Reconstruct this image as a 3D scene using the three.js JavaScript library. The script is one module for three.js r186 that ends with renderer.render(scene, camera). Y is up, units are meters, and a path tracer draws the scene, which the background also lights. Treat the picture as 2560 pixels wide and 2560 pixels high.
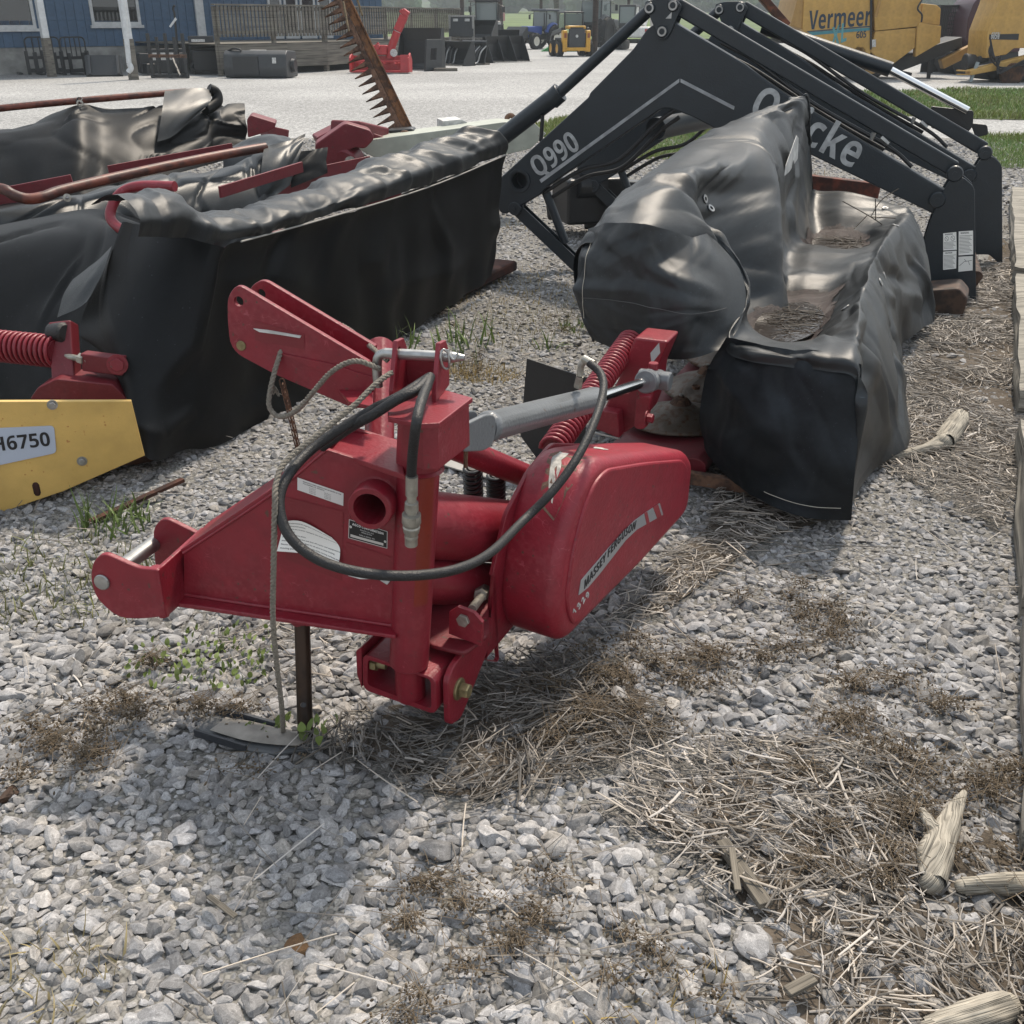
import * as THREE from 'three';
import { mergeGeometries, mergeVertices, toCreasedNormals } from 'three/addons/utils/BufferGeometryUtils.js';
import { RoundedBoxGeometry } from 'three/addons/geometries/RoundedBoxGeometry.js';
import { FontLoader } from 'three/addons/loaders/FontLoader.js';
import { TextGeometry } from 'three/addons/geometries/TextGeometry.js';

// ---------------------------------------------------------------- camera, sky, sun, exposure
const scene = new THREE.Scene();
const camera = new THREE.PerspectiveCamera(53, 1, 0.05, 3000);
camera.position.set(0, 1.6, 0);
camera.rotation.set(-25.6 * Math.PI / 180, 0, 0);
const renderer = new THREE.WebGLRenderer({ antialias: true });
renderer.setSize(1024, 1024);
renderer.toneMapping = THREE.LinearToneMapping;
renderer.toneMappingExposure = 1.55;
renderer.shadowMap.enabled = true;
const sunDir = new THREE.Vector3(.223, .848, -.482).normalize();
const skyTex = (() => {   // hazy bright summer sky: pale blue overhead, milky towards the horizon and round the sun
  const w = 256, h = 128, d = new Float32Array(w * h * 4), v = new THREE.Vector3();
  for (let j = 0; j < h; j++) for (let i = 0; i < w; i++) {
    const ph = ((i + .5) / w - .5) * 2 * Math.PI, th = ((j + .5) / h - .5) * Math.PI;
    v.set(Math.cos(ph) * Math.cos(th), Math.sin(th), Math.sin(ph) * Math.cos(th));
    const e = Math.max(0, v.y), z = Math.pow(1 - e, 2.2), ang = Math.acos(Math.min(1, Math.max(-1, v.dot(sunDir)))), k = (j * w + i) * 4;
    const au = 1.5 * Math.exp(-ang / .30) + .36 * Math.exp(-ang / .95);
    d[k] = .47 + .36 * z + au * 1.0; d[k + 1] = .55 + .30 * z + au; d[k + 2] = .66 + .20 * z + au * .97; d[k + 3] = 1;
  }
  const t = new THREE.DataTexture(d, w, h, THREE.RGBAFormat, THREE.FloatType); t.mapping = THREE.EquirectangularReflectionMapping; t.magFilter = t.minFilter = THREE.LinearFilter; t.wrapS = THREE.RepeatWrapping; t.needsUpdate = true; return t;
})();
scene.background = skyTex; scene.environment = skyTex;
scene.environmentIntensity = .75; scene.backgroundIntensity = .75;
const sun = new THREE.DirectionalLight(0xfff1de, 3.3);
sun.name = 'sun';
sun.position.copy(sunDir).multiplyScalar(60);
sun.castShadow = true;
sun.shadow.radius = 9;
sun.shadow.mapSize.set(4096, 4096);
Object.assign(sun.shadow.camera, { left: -45, right: 45, top: 45, bottom: -45, near: 1, far: 160 });
scene.add(sun, sun.target);
scene.fog = new THREE.FogExp2(0xcfd8de, .0009);

// ---------------------------------------------------------------- random, noise, textures
let seed = 12345;
const rnd = () => { seed = (seed * 1664525 + 1013904223) >>> 0; return seed / 4294967296; };
const rr = (a, b) => a + (b - a) * rnd();
const gauss = () => (rnd() + rnd() + rnd() + rnd() - 2) * 1.0;
const hash = (x, y, z) => { let h = (Math.imul(x, 374761393) ^ Math.imul(y, 668265263) ^ Math.imul(z, 2147483647 - 77777)) | 0; h = Math.imul(h ^ (h >>> 13), 1274126177); h ^= h >>> 16; return (h >>> 0) / 4294967296; };
const sm = t => t * t * (3 - 2 * t);
const mix = (a, b, t) => a + (b - a) * t;
const clamp = (x, a = 0, b = 1) => Math.min(b, Math.max(a, x));
function vn(x, y, z = 0, per = 0) {
  const X = Math.floor(x), Y = Math.floor(y), Z = Math.floor(z), u = sm(x - X), v = sm(y - Y), w = sm(z - Z);
  const m = i => per ? ((i % per) + per) % per : i;
  const g = (i, j, k) => hash(m(X + i), m(Y + j), Z + k);
  return mix(mix(mix(g(0, 0, 0), g(1, 0, 0), u), mix(g(0, 1, 0), g(1, 1, 0), u), v), mix(mix(g(0, 0, 1), g(1, 0, 1), u), mix(g(0, 1, 1), g(1, 1, 1), u), v), w);
}
function fbm(x, y, z = 0, o = 4, per = 0) { let s = 0, a = .5, t = 0; for (let i = 0; i < o; i++) { s += a * vn(x, y, z + i * 7.3, per); t += a; x *= 2; y *= 2; z *= 2; per *= 2; a *= .5; } return s / t; }
function tex(n, fn, color = true, m = n) {
  const d = new Uint8Array(n * m * 4);
  for (let j = 0; j < m; j++) for (let i = 0; i < n; i++) {
    const c = fn(i / n, j / m, i, j), k = (j * n + i) * 4;
    if (c.length) { d[k] = clamp(c[0]) * 255; d[k + 1] = clamp(c[1]) * 255; d[k + 2] = clamp(c[2]) * 255; } else d[k] = d[k + 1] = d[k + 2] = clamp(c) * 255;
    d[k + 3] = 255;
  }
  const t = new THREE.DataTexture(d, n, m); t.wrapS = t.wrapT = THREE.RepeatWrapping; t.magFilter = THREE.LinearFilter; t.minFilter = THREE.LinearMipmapLinearFilter; t.generateMipmaps = true;
  if (color) t.colorSpace = THREE.SRGBColorSpace; t.needsUpdate = true; return t;
}
const rep = (t, x, y = x) => { const c = t.clone(); c.repeat.set(x, y); c.needsUpdate = true; return c; };
const lin = (r, g, b) => new THREE.Color().setRGB(r, g, b);

// ---------------------------------------------------------------- geometry helpers (world metres)
const V3 = (a, b, c) => Array.isArray(a) ? new THREE.Vector3(...a) : new THREE.Vector3(a, b, c);
function boxUV(g) {   // uv in metres, projected along each face's main axis
  if (g.index) g = g.toNonIndexed();
  if (!g.attributes.normal) g.computeVertexNormals();
  const p = g.attributes.position, n = g.attributes.normal, uv = new Float32Array(p.count * 2);
  for (let i = 0; i < p.count; i += 3) {
    const ax = [0, 0, 0];
    for (let k = 0; k < 3; k++) { ax[0] += Math.abs(n.getX(i + k)); ax[1] += Math.abs(n.getY(i + k)); ax[2] += Math.abs(n.getZ(i + k)); }
    const a = ax[0] > ax[1] && ax[0] > ax[2] ? 0 : ax[1] > ax[2] ? 1 : 2;
    for (let k = 0; k < 3; k++) { const j = i + k, x = p.getX(j), y = p.getY(j), z = p.getZ(j); uv[j * 2] = a == 0 ? z : x; uv[j * 2 + 1] = a == 1 ? z : y; }
  }
  g.setAttribute('uv', new THREE.BufferAttribute(uv, 2)); return g;
}
const clean = g => { if (g.index) g = g.toNonIndexed(); for (const k of Object.keys(g.attributes)) if (!['position', 'normal', 'uv', 'color'].includes(k)) g.deleteAttribute(k); return g; };
const M = gs => { gs = gs.flat(9).map(clean); const cc = gs.some(g => g.attributes.color); if (cc) gs.forEach(g => { if (!g.attributes.color) g.setAttribute('color', new THREE.BufferAttribute(new Float32Array(g.attributes.position.count * 3).fill(1), 3)); }); return gs.length == 1 ? gs[0] : mergeGeometries(gs); };
function frame(o, u, v) { const U = V3(u).normalize(), W = U.clone().cross(V3(v)).normalize(), Vv = W.clone().cross(U); return new THREE.Matrix4().makeBasis(U, Vv, W).setPosition(V3(o)); }
// polygon in (u,v) of a frame, extruded from w0 to w1 with a small chamfer
function ext(poly, fr, w0, w1, bev = .002, holes = [], curve = 10) {
  const sh = poly.isShape ? poly : new THREE.Shape(poly.map(p => new THREE.Vector2(...p)));
  for (const h of holes) { const q = new THREE.Path(); if (h.length === 3) q.absarc(h[0], h[1], h[2], 0, Math.PI * 2, true); else h.forEach((p, i) => i ? q.lineTo(...p) : q.moveTo(...p)); sh.holes.push(q); }
  const g = new THREE.ExtrudeGeometry(sh, { depth: Math.max(w1 - w0 - 2 * bev, .0005), bevelEnabled: bev > 0, bevelThickness: bev, bevelSize: bev, bevelOffset: -bev, bevelSegments: bev > .012 ? 5 : 2, curveSegments: curve });
  g.translate(0, 0, w0 + bev); g.applyMatrix4(fr); return bev > .012 ? toCreasedNormals(g, .7) : g;
}
function rpoly(pts, r = .02, n = 5) {   // polygon with rounded corners
  const out = [], N = pts.length;
  for (let i = 0; i < N; i++) {
    const a = pts[(i + N - 1) % N], b = pts[i], c = pts[(i + 1) % N], R = b[2] !== undefined ? b[2] : r;
    const la = Math.hypot(a[0] - b[0], a[1] - b[1]), lc = Math.hypot(c[0] - b[0], c[1] - b[1]), t = Math.min(R, la * .45, lc * .45);
    if (t < 1e-4) { out.push([b[0], b[1]]); continue; }
    const p = [b[0] + (a[0] - b[0]) / la * t, b[1] + (a[1] - b[1]) / la * t], q = [b[0] + (c[0] - b[0]) / lc * t, b[1] + (c[1] - b[1]) / lc * t];
    for (let k = 0; k <= n; k++) { const s = k / n; out.push([(1 - s) * (1 - s) * p[0] + 2 * s * (1 - s) * b[0] + s * s * q[0], (1 - s) * (1 - s) * p[1] + 2 * s * (1 - s) * b[1] + s * s * q[1]]); }
  }
  return out;
}
function tube(pts, r, rad = 10, seg = 0, closed = false, tension = .5) {
  const v = pts.map(p => V3(p)), c = v.length == 2 ? new THREE.LineCurve3(v[0], v[1]) : new THREE.CatmullRomCurve3(v, closed, 'catmullrom', tension);
  const g = new THREE.TubeGeometry(c, seg || (v.length == 2 ? 1 : v.length * 7), r, rad, closed);
  if (closed) return g;
  const caps = [0, 1].map(t => { const d = new THREE.CircleGeometry(r, rad), n = c.getTangent(t).multiplyScalar(t ? 1 : -1); d.applyQuaternion(new THREE.Quaternion().setFromUnitVectors(V3(0, 0, 1), n)); const p = c.getPoint(t); d.translate(p.x, p.y, p.z); return d; });
  return M([g, ...caps]);
}
function cyl(a, b, r0, r1 = r0, n = 20, bev = 0) {   // solid of revolution from a to b
  const A = V3(a), B = V3(b), L = A.distanceTo(B), prof = bev ? [[0, 0], [r0 - bev, 0], [r0, bev], [r1, L - bev], [r1 - bev, L], [0, L]] : [[0, 0], [r0, 0], [r1, L], [0, L]];
  return turn(prof, a, b, n);
}
function turn(prof, a, b, n = 20) {   // profile [radius, distance from a] around the axis a-b
  const A = V3(a), d = V3(b).sub(A).normalize();
  let g = new THREE.LatheGeometry(prof.map(p => new THREE.Vector2(Math.max(p[0], 1e-5), p[1])), n); g = toCreasedNormals(g, .6);
  g.applyQuaternion(new THREE.Quaternion().setFromUnitVectors(V3(0, 1, 0), d)); g.translate(A.x, A.y, A.z); return g;
}
function box(c, s, rotY = 0, r = 0, rot = null) {
  const g = r ? new RoundedBoxGeometry(...s, 2, r) : new THREE.BoxGeometry(...s);
  if (rot) g.applyMatrix4(new THREE.Matrix4().makeRotationFromEuler(new THREE.Euler(...rot)));
  if (rotY) g.rotateY(rotY); g.translate(...c); return g;
}
function beam(a, b, w, h, r = 0, up = [0, 1, 0]) {   // rectangular bar a-b
  const A = V3(a), B = V3(b), L = A.distanceTo(B), g = r ? new RoundedBoxGeometry(w, h, L, 2, r) : new THREE.BoxGeometry(w, h, L);
  const z = B.clone().sub(A).normalize(), x = V3(up).cross(z).normalize(), y = z.clone().cross(x);
  g.applyMatrix4(new THREE.Matrix4().makeBasis(x, y, z)); const m = A.add(B).multiplyScalar(.5); g.translate(m.x, m.y, m.z); return g;
}
function bolt(p, d, r = .011, h = .009) {   // hexagon head with washer
  const P = V3(p), n = V3(d).normalize(), q = (k) => P.clone().addScaledVector(n, k).toArray();
  return [cyl(q(-.002), q(.002), r * 1.5, r * 1.5, 14), cyl(q(.002), q(.002 + h), r, r, 6, .0015)];
}
function spring(a, b, R, r, turns, n = 14) {
  const A = V3(a), B = V3(b), z = B.clone().sub(A), L = z.length(); z.normalize();
  const x = Math.abs(z.y) > .9 ? V3(1, 0, 0) : V3(0, 1, 0).cross(z).normalize(); x.addScaledVector(z, -x.dot(z)).normalize(); const y = z.clone().cross(x);
  class C extends THREE.Curve { getPoint(t) { const a = t * turns * Math.PI * 2; return A.clone().addScaledVector(z, t * L).addScaledVector(x, Math.cos(a) * R).addScaledVector(y, Math.sin(a) * R); } }
  return new THREE.TubeGeometry(new C(), Math.round(turns * n), r, 7, false);
}
// cloth: control grid of points -> smooth sheet with creases; g[row][col] = [x,y,z]
function cr(p0, p1, p2, p3, t) { const o = []; for (let k = 0; k < 3; k++) { const a = p0[k], b = p1[k], c = p2[k], d = p3[k]; o.push(b + .5 * t * (c - a + t * (2 * a - 5 * b + 4 * c - d + t * (3 * (b - c) + d - a)))); } return o; }
function line(P, n) { const o = [], N = P.length; for (let i = 0; i < N - 1; i++) for (let k = 0; k < n; k++) o.push(cr(P[Math.max(0, i - 1)], P[i], P[i + 1], P[Math.min(N - 1, i + 2)], k / n)); o.push(P[N - 1]); return o; }
function cloth(g, nu = 8, nv = 8, wrinkle = null) {
  let rows = g.map(r => line(r, nu)); const cols = rows[0].map((_, j) => line(rows.map(r => r[j]), nv)), U = cols.length, Vn = cols[0].length;
  const pos = [], uv = [], idx = [];
  let lu = [0]; for (let i = 1; i < U; i++) lu.push(lu[i - 1] + V3(cols[i][Vn >> 1]).distanceTo(V3(cols[i - 1][Vn >> 1])));
  let lv = [0]; for (let j = 1; j < Vn; j++) lv.push(lv[j - 1] + V3(cols[U >> 1][j]).distanceTo(V3(cols[U >> 1][j - 1])));
  for (let i = 0; i < U; i++) for (let j = 0; j < Vn; j++) { pos.push(...cols[i][j]); uv.push(lu[i], lv[j]); }
  for (let i = 0; i < U - 1; i++) for (let j = 0; j < Vn - 1; j++) { const a = i * Vn + j, b = a + Vn; idx.push(a, b, a + 1, b, b + 1, a + 1); }
  const G = new THREE.BufferGeometry(); G.setAttribute('position', new THREE.Float32BufferAttribute(pos, 3)); G.setAttribute('uv', new THREE.Float32BufferAttribute(uv, 2)); G.setIndex(idx); G.computeVertexNormals();
  if (wrinkle) {
    const p = G.attributes.position, n = G.attributes.normal;
    for (let i = 0; i < p.count; i++) { const w = wrinkle(uv[i * 2], uv[i * 2 + 1], i); p.setXYZ(i, p.getX(i) + n.getX(i) * w, p.getY(i) + n.getY(i) * w, p.getZ(i) + n.getZ(i) * w); }
    G.computeVertexNormals();
  }
  return G;
}
const unitUV = g => { const u = g.attributes.uv; let a = 0, b = 0; for (let i = 0; i < u.count; i++) { a = Math.max(a, u.getX(i)); b = Math.max(b, u.getY(i)); } for (let i = 0; i < u.count; i++) u.setXY(i, u.getX(i) / a, 1 - u.getY(i) / b); return g; };
const lenUV = (g, d) => { g = clean(g); const D = V3(d).normalize(), S = Math.abs(D.y) > .9 ? V3(1, 0, 0) : V3(0, 1, 0).cross(D).normalize(), T = D.clone().cross(S), p = g.attributes.position, u = new Float32Array(p.count * 2), a = new THREE.Vector3(); for (let i = 0; i < p.count; i++) { a.fromBufferAttribute(p, i); u[i * 2] = a.dot(D); u[i * 2 + 1] = a.dot(S) + a.dot(T) * .7; } g.setAttribute('uv', new THREE.BufferAttribute(u, 2)); return g; };
const ridge = (x, y, z) => { const v = 1 - Math.abs(2 * vn(x, y, z) - 1); return v * v; };
const folds = (A, f, sx = 1, sy = 1, o = 0) => (u, v) => { const w = vn(u * 2.3 + o, v * 2.3, 3) * 1.6; return A * (ridge(u * f * sx + w, v * f * sy + w * .6, o) - .4) + A * .45 * (ridge(u * f * 2.3 * sx + w * 1.7 + 5, v * f * 2.1 * sy - w, o + 4) - .4) + A * .10 * (vn(u * f * 9 * sx, v * f * 9 * sy, o) - .5); };

// sharp creases: short ridges and furrows laid at random over a sheet (metres)
function creases(n, U, V, amp, w, o = 1) {
  const keep = seed; seed = 777 + o * 131; const L = []; for (let i = 0; i < n; i++) { const a = rr(0, 3.14), l = rr(.08, .34), x = rr(0, U), y = rr(0, V); L.push([x, y, Math.cos(a), Math.sin(a), l, amp * rr(.35, 1) * (rnd() < .6 ? 1 : -1), w * rr(.6, 1.6), rr(-.6, .6)]); } seed = keep;
  return (u, v) => { let s = 0; for (const [x, y, c, d, l, A, k, b] of L) { const X = (u - x) * c + (v - y) * d; if (X < -l || X > l) continue; const Y = (v - y) * c - (u - x) * d - b * X * X; const f = 1 - (X / l) * (X / l), q = Math.abs(Y) / k; if (q < 1) s += A * f * (1 - q); } return s; };
}
const sum = (...f) => (u, v) => { let s = 0; for (const k of f) s += k(u, v); return s; };
const stick = (geo, o, d) => { const m = new THREE.Mesh(geo, new THREE.MeshBasicMaterial({ side: THREE.DoubleSide })), h = new THREE.Raycaster(V3(o), V3(d).normalize()).intersectObject(m)[0]; return h ? [h.point.toArray(), h.face.normal.dot(V3(d)) > 0 ? h.face.normal.clone().negate().toArray() : h.face.normal.toArray()] : null; };

// ---------------------------------------------------------------- things, parts
const used = {};
const numbered = n => { used[n] = (used[n] ?? -1) + 1; return used[n] ? n + '_' + String(used[n]).padStart(3, '0') : n; };
function thing(name, label, category, base = [0, 0, 0], group) {
  const o = new THREE.Group(); o.name = numbered(name); o.position.set(...base); o.userData = { label, category }; if (group) o.userData.group = group; scene.add(o); return o;
}
const rootOf = o => { const b = new THREE.Vector3(); for (let p = o; p && p !== scene; p = p.parent) b.add(p.position); return b; };
function part(parent, name, geos, mat, label) {   // geometry given in world metres
  let g = M(Array.isArray(geos) ? geos : [geos]); if (mat.userData.box !== false) g = boxUV(g);
  const b = rootOf(parent); g.translate(-b.x, -b.y, -b.z);
  const m = new THREE.Mesh(g, mat); m.name = name; m.castShadow = m.receiveShadow = true; if (label) m.userData.label = label; parent.add(m); return m;
}
function solo(name, geos, mat, label, category, group, kind) {
  let g = M(Array.isArray(geos) ? geos : [geos]); if (mat.userData.box !== false) g = boxUV(g);
  g.computeBoundingBox(); const b = g.boundingBox, c = [(b.min.x + b.max.x) / 2, b.min.y, (b.min.z + b.max.z) / 2]; g.translate(-c[0], -c[1], -c[2]);
  const m = new THREE.Mesh(g, mat); m.position.set(...c); m.name = numbered(name); m.castShadow = m.receiveShadow = true;
  if (label) m.userData = { label, category }; if (group) m.userData.group = group; if (kind) m.userData.kind = kind; scene.add(m); return m;
}

// ---------------------------------------------------------------- materials
const tNoise = tex(512, (u, v) => .62 + .38 * fbm(u * 8, v * 8, 1, 5, 8));
const tPaint = tex(512, (u, v) => { const d = fbm(u * 6, v * 6, 2, 5, 6), s = fbm(u * 40, v * 40, 9, 2, 40), c = clamp((s - .8) * 9) * clamp((d - .45) * 5); const t = .84 + .2 * d; return [mix(t, .72, c * .6), mix(t, .5, c * .6), mix(t, .45, c * .6)]; });
const tRough = tex(512, (u, v) => .45 + .55 * fbm(u * 10, v * 10, 5, 5, 10));
const tFine = tex(256, (u, v) => fbm(u * 32, v * 32, 4, 3, 32), false);
const tRust = tex(512, (u, v) => { const a = fbm(u * 6, v * 6, 6, 5, 6), b = fbm(u * 22, v * 22, 8, 3, 22); const k = clamp((a * .7 + b * .4 - .42) * 4); return [mix(.23, .42, k), mix(.16, .31, k), mix(.12, .24, k)]; });
const tSteel = tex(512, (u, v) => { const a = fbm(u * 5, v * 5, 11, 5, 5), b = fbm(u * 18, v * 18, 13, 4, 18), k = clamp((a - .45) * 5), r = clamp((b - .52) * 5) * (1 - k * .5); return [mix(mix(.52, .62, k), .45, r), mix(mix(.49, .59, k), .30, r), mix(mix(.45, .56, k), .2, r)]; });
const tVinyl = tex(1024, (u, v) => { const d = fbm(u * 5, v * 5, 21, 5, 5), g = fbm(u * 60, v * 60, 22, 2, 60), sp = hash(Math.floor(u * 420), Math.floor(v * 420), 5); let k = .115 + .07 * clamp((d - .35) * 2.5) + .03 * (g - .5); if (sp > .9985 && vn(u * 9, v * 9, 3, 9) > .5) k += .25; return [k * .94, k, k * 1.03]; });
const tVinylDark = tex(1024, (u, v) => { const d = fbm(u * 4, v * 4, 25, 5, 4), g = fbm(u * 60, v * 60, 22, 2, 60), sp = hash(Math.floor(u * 400), Math.floor(v * 400), 8); let k = .055 + .035 * clamp((d - .4) * 3) + .02 * (g - .5); if (sp > .9992) k += .3; return [k * .93, k, k * 1.08]; });
const tWeave = tex(256, (u, v) => .5 + .25 * Math.sin(u * Math.PI * 2 * 64) * Math.sin(v * Math.PI * 2 * 64) + .25 * fbm(u * 16, v * 16, 3, 3, 16), false);
const tWood = tex(512, (u, v) => { const g = fbm(u * 3 + .4 * fbm(u * 2, v * 4, 3, 3, 2), v * 40, 31, 4, 0), c = fbm(u * 4, v * 90, 7, 2, 0), w = fbm(u * 9, v * 9, 15, 3, 0), k = .53 + .26 * (g - .5) + .14 * (w - .5) - .16 * clamp((c - .58) * 6); return [k * 1.0, k * .975, k * .93]; });
const mat = (o) => new THREE.MeshStandardMaterial(o);
const pm = (o) => new THREE.MeshPhysicalMaterial(o);
const paint = (r, g, b, rough = .42, o = {}) => pm({ color: lin(r, g, b), roughness: rough, map: rep(tPaint, 2.2), roughnessMap: null, bumpMap: rep(tFine, 6), bumpScale: .0006, ...o });
const tRed = tex(1024, (u, v) => {   // red enamel with dust, scratches and chips down to primer
  const d = fbm(u * 5, v * 5, 71, 5, 5), f = fbm(u * 70, v * 70, 72, 2, 70), g = fbm(u * 18, v * 18, 73, 3, 18), du = clamp((d - .42) * 2.2) * clamp((f - .35) * 2.4) * .34, k = .93 + .16 * (g - .5);
  let r = .505 * k, gg = .095 * k, b = .158 * k; r = mix(r, .60, du); gg = mix(gg, .40, du); b = mix(b, .37, du);
  const sx = u * 9 + v * 2.3, sc = Math.abs(fbm(sx * 3, v * 31, 75, 2) - .5) < .006 && fbm(u * 9, v * 9, 76, 2, 9) > .56 ? .5 : 0, ch = clamp((fbm(u * 48, v * 48, 77, 3, 48) - .735) * 14) * (fbm(u * 7, v * 7, 78, 2, 7) > .52 ? 1 : .2);
  r = mix(r, .62, sc); gg = mix(gg, .36, sc); b = mix(b, .38, sc); return [mix(r, .33, ch), mix(gg, .22, ch), mix(b, .18, ch)];
});
const red = (k, rough, o = {}) => pm({ color: lin(k, k, k), map: rep(tRed, 1.6), roughness: rough, bumpMap: rep(tFine, 6), bumpScale: .0006, ...o });
const RED = red(1, .42), REDD = red(.66, .52), REDP = red(1.22, .43);
const STEEL = mat({ color: lin(.55, .55, .54), metalness: .85, roughness: .38, map: rep(tNoise, 5) }), CHROME = mat({ color: lin(.75, .75, .75), metalness: 1, roughness: .14 });
const ZINC = mat({ color: lin(.52, .50, .44), metalness: .7, roughness: .45, map: rep(tNoise, 9) });
const BRASSY = mat({ color: lin(.38, .31, .16), metalness: .6, roughness: .45, map: rep(tNoise, 12) });
const GREYP = paint(.15, .16, .17, .33), RUST = mat({ color: lin(1, 1, 1), map: rep(tRust, 3), roughness: .85, bumpMap: rep(tFine, 6), bumpScale: .002 });
const DISCM = mat({ color: lin(.44, .40, .37), map: rep(tSteel, 3.1), metalness: .35, roughness: .5, bumpMap: rep(tFine, 5), bumpScale: .0015 });
const BLACKP = paint(.012, .013, .015, .4), RUBBER = mat({ color: lin(.014, .014, .016), roughness: .55, map: rep(tNoise, 6), bumpMap: rep(tFine, 14), bumpScale: .0012 });
const SLATE = paint(.012, .019, .026, .40), VINYL = pm({ specularIntensity: .75, color: lin(.95, 1, 1.06), map: rep(tVinyl, 1.4), roughness: .40, bumpMap: rep(tWeave, 9), bumpScale: .0006, side: THREE.DoubleSide });
const VINYLD = pm({ specularIntensity: .36, color: lin(1, 1, 1), map: rep(tVinylDark, 1.2), roughness: .45, bumpMap: rep(tWeave, 9), bumpScale: .0006, side: THREE.DoubleSide });
const VINYLF = VINYLD.clone(); VINYLF.map = rep(tVinyl, 1.7); VINYLF.color.copy(lin(.66, .74, .86)); VINYLF.roughness = .45; VINYLF.userData = { box: false };
VINYL.userData.box = VINYLD.userData.box = false;
const YELLOW = paint(.66, .43, .125, .42), ROPE = mat({ color: lin(.40, .36, .30), roughness: .95, map: rep(tNoise, 30), bumpMap: rep(tFine, 40), bumpScale: .003 });
const WHITE = mat({ color: lin(.74, .74, .72), roughness: .6, map: rep(tNoise, 4) }), BLACK = mat({ color: lin(.01, .01, .012), roughness: .5 });
const THREAD = mat({ color: lin(.5, .47, .40), roughness: .9 });
// a flat print: canvas drawn in the sticker's own plane
function print(w, h, draw, o = {}) {
  const c = document.createElement('canvas'); c.width = w; c.height = h; const x = c.getContext('2d'); draw(x, w, h);
  const t = new THREE.CanvasTexture(c); t.colorSpace = THREE.SRGBColorSpace; t.anisotropy = 8; const m = mat({ map: t, roughness: .5, ...o }); m.userData.box = false; return m;
}
function panel(fr, u0, u1, v0, v1, w, thick = .0015) {   // a thin sticker lying in a frame, printed on its outer face
  const g = new THREE.BoxGeometry(u1 - u0, v1 - v0, thick); g.translate((u0 + u1) / 2, (v0 + v1) / 2, w); g.applyMatrix4(fr); return g;
}
const font = await new FontLoader().loadAsync('fonts/droid/droid_sans_bold.typeface.json');
function letters(s, size, fr, depth = .002, shear = 0) { const g = new TextGeometry(s, { font, size, depth, curveSegments: 3 }); if (shear) g.applyMatrix4(new THREE.Matrix4().makeShear(0, 0, shear, 0, 0, 0)); g.applyMatrix4(fr); return g; }

// ---------------------------------------------------------------- ground, gravel, straw, grass
const inPoly = (x, z, P) => { let c = false; for (let i = 0, j = P.length - 1; i < P.length; j = i++) if ((P[i][1] > z) != (P[j][1] > z) && x < (P[j][0] - P[i][0]) * (z - P[i][1]) / (P[j][1] - P[i][1]) + P[i][0]) c = !c; return c; };
const STRAW = [
  [[[-.519,-1.981],[-.379,-2.183],[.05,-2.377],[.39,-2.404],[.39,-1.991],[.114,-1.84],[-.078,-1.77],[-.276,-1.858]], 1.0],
  [[[.194,-1.77],[.281,-1.932],[.567,-2.041],[.768,-2.011],[.97,-1.858],[1.135,-1.737],[1.288,-1.673],[.968,-.918],[.442,-1.081],[.445,-1.336],[.389,-1.526],[.309,-1.657]], 1.0],
  [[[.25,-2.513],[.467,-2.89],[.678,-3.236],[.893,-3.869],[1.245,-3.322],[.938,-3.154],[.602,-2.788],[.407,-2.541]], .95],
  [[[1.336,-3.759],[1.755,-4.369],[2.179,-5.359],[2.8,-6.533],[4.291,-9.207],[5.034,-9.207],[2.664,-4.511],[1.837,-3.435],[1.668,-3.154],[1.585,-3.366],[1.481,-3.628]], 1.0],
  [[[-.872,-2.541],[-.628,-2.556],[-.345,-2.513],[-.391,-2.277],[-.571,-2.253],[-.778,-2.352]], .30],
  [[[.489,-2.377],[.798,-2.57],[1.083,-2.404],[1.035,-2.183],[.816,-2.183],[.573,-2.206]], .10],
  [[[-1.184,-1.951],[-1.237,-2.301],[-1.14,-2.43],[-.938,-2.352],[-.983,-1.991],[-1.025,-1.805]], .16],
  [[[.387,-6.533],[.542,-5.563],[1.006,-5.168],[.786,-3.869],[.072,-3.759],[-.177,-4.989]], .10]];
const strawAt = (x, z) => { let d = 0; for (const [P, w] of STRAW) if (inPoly(x, z, P)) d = Math.max(d, w); if (!d) return 0; const n = fbm(x * 3.1 + 9, z * 3.1, 4, 3); return d >= .9 ? clamp((n - .31) * 6) * d : clamp((n - .3) * 3) * d; };
const tGround = tex(1536, (u, v) => {
  const N = 360, X = u * N, Y = v * N, x0 = Math.floor(X), y0 = Math.floor(Y); let b = 9, b2 = 9, id = 0;
  for (let j = -1; j < 2; j++) for (let i = -1; i < 2; i++) { const gx = (x0 + i + N) % N, gy = (y0 + j + N) % N, d = (x0 + i + hash(gx, gy, 1) - X) ** 2 + (y0 + j + hash(gx, gy, 2) - Y) ** 2; if (d < b) { b2 = b; b = d; id = hash(gx, gy, 3); } else if (d < b2) b2 = d; }
  const gap = clamp((Math.sqrt(b2) - Math.sqrt(b)) * 4), m = fbm(u * 6, v * 6, 3, 4, 6), k = (.52 + .22 * id + .15 * (m - .5)) * (.66 + .34 * gap);
  return [k * 1.005, k, k * .985];
});
const GROUND = mat({ map: rep(tGround, 1), roughness: .95, color: lin(.93, .94, .96), bumpMap: rep(tGround, 1), bumpScale: .012 }); GROUND.userData.box = false;
{
  const g = new THREE.PlaneGeometry(900, 900, 2, 2).rotateX(-Math.PI / 2).translate(0, 0, -300), p = g.attributes.position, uv = g.attributes.uv;
  for (let i = 0; i < p.count; i++) uv.setXY(i, p.getX(i) / 13, p.getZ(i) / 13);
  solo('ground', g, GROUND, null, null, null, 'structure');
}
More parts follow.
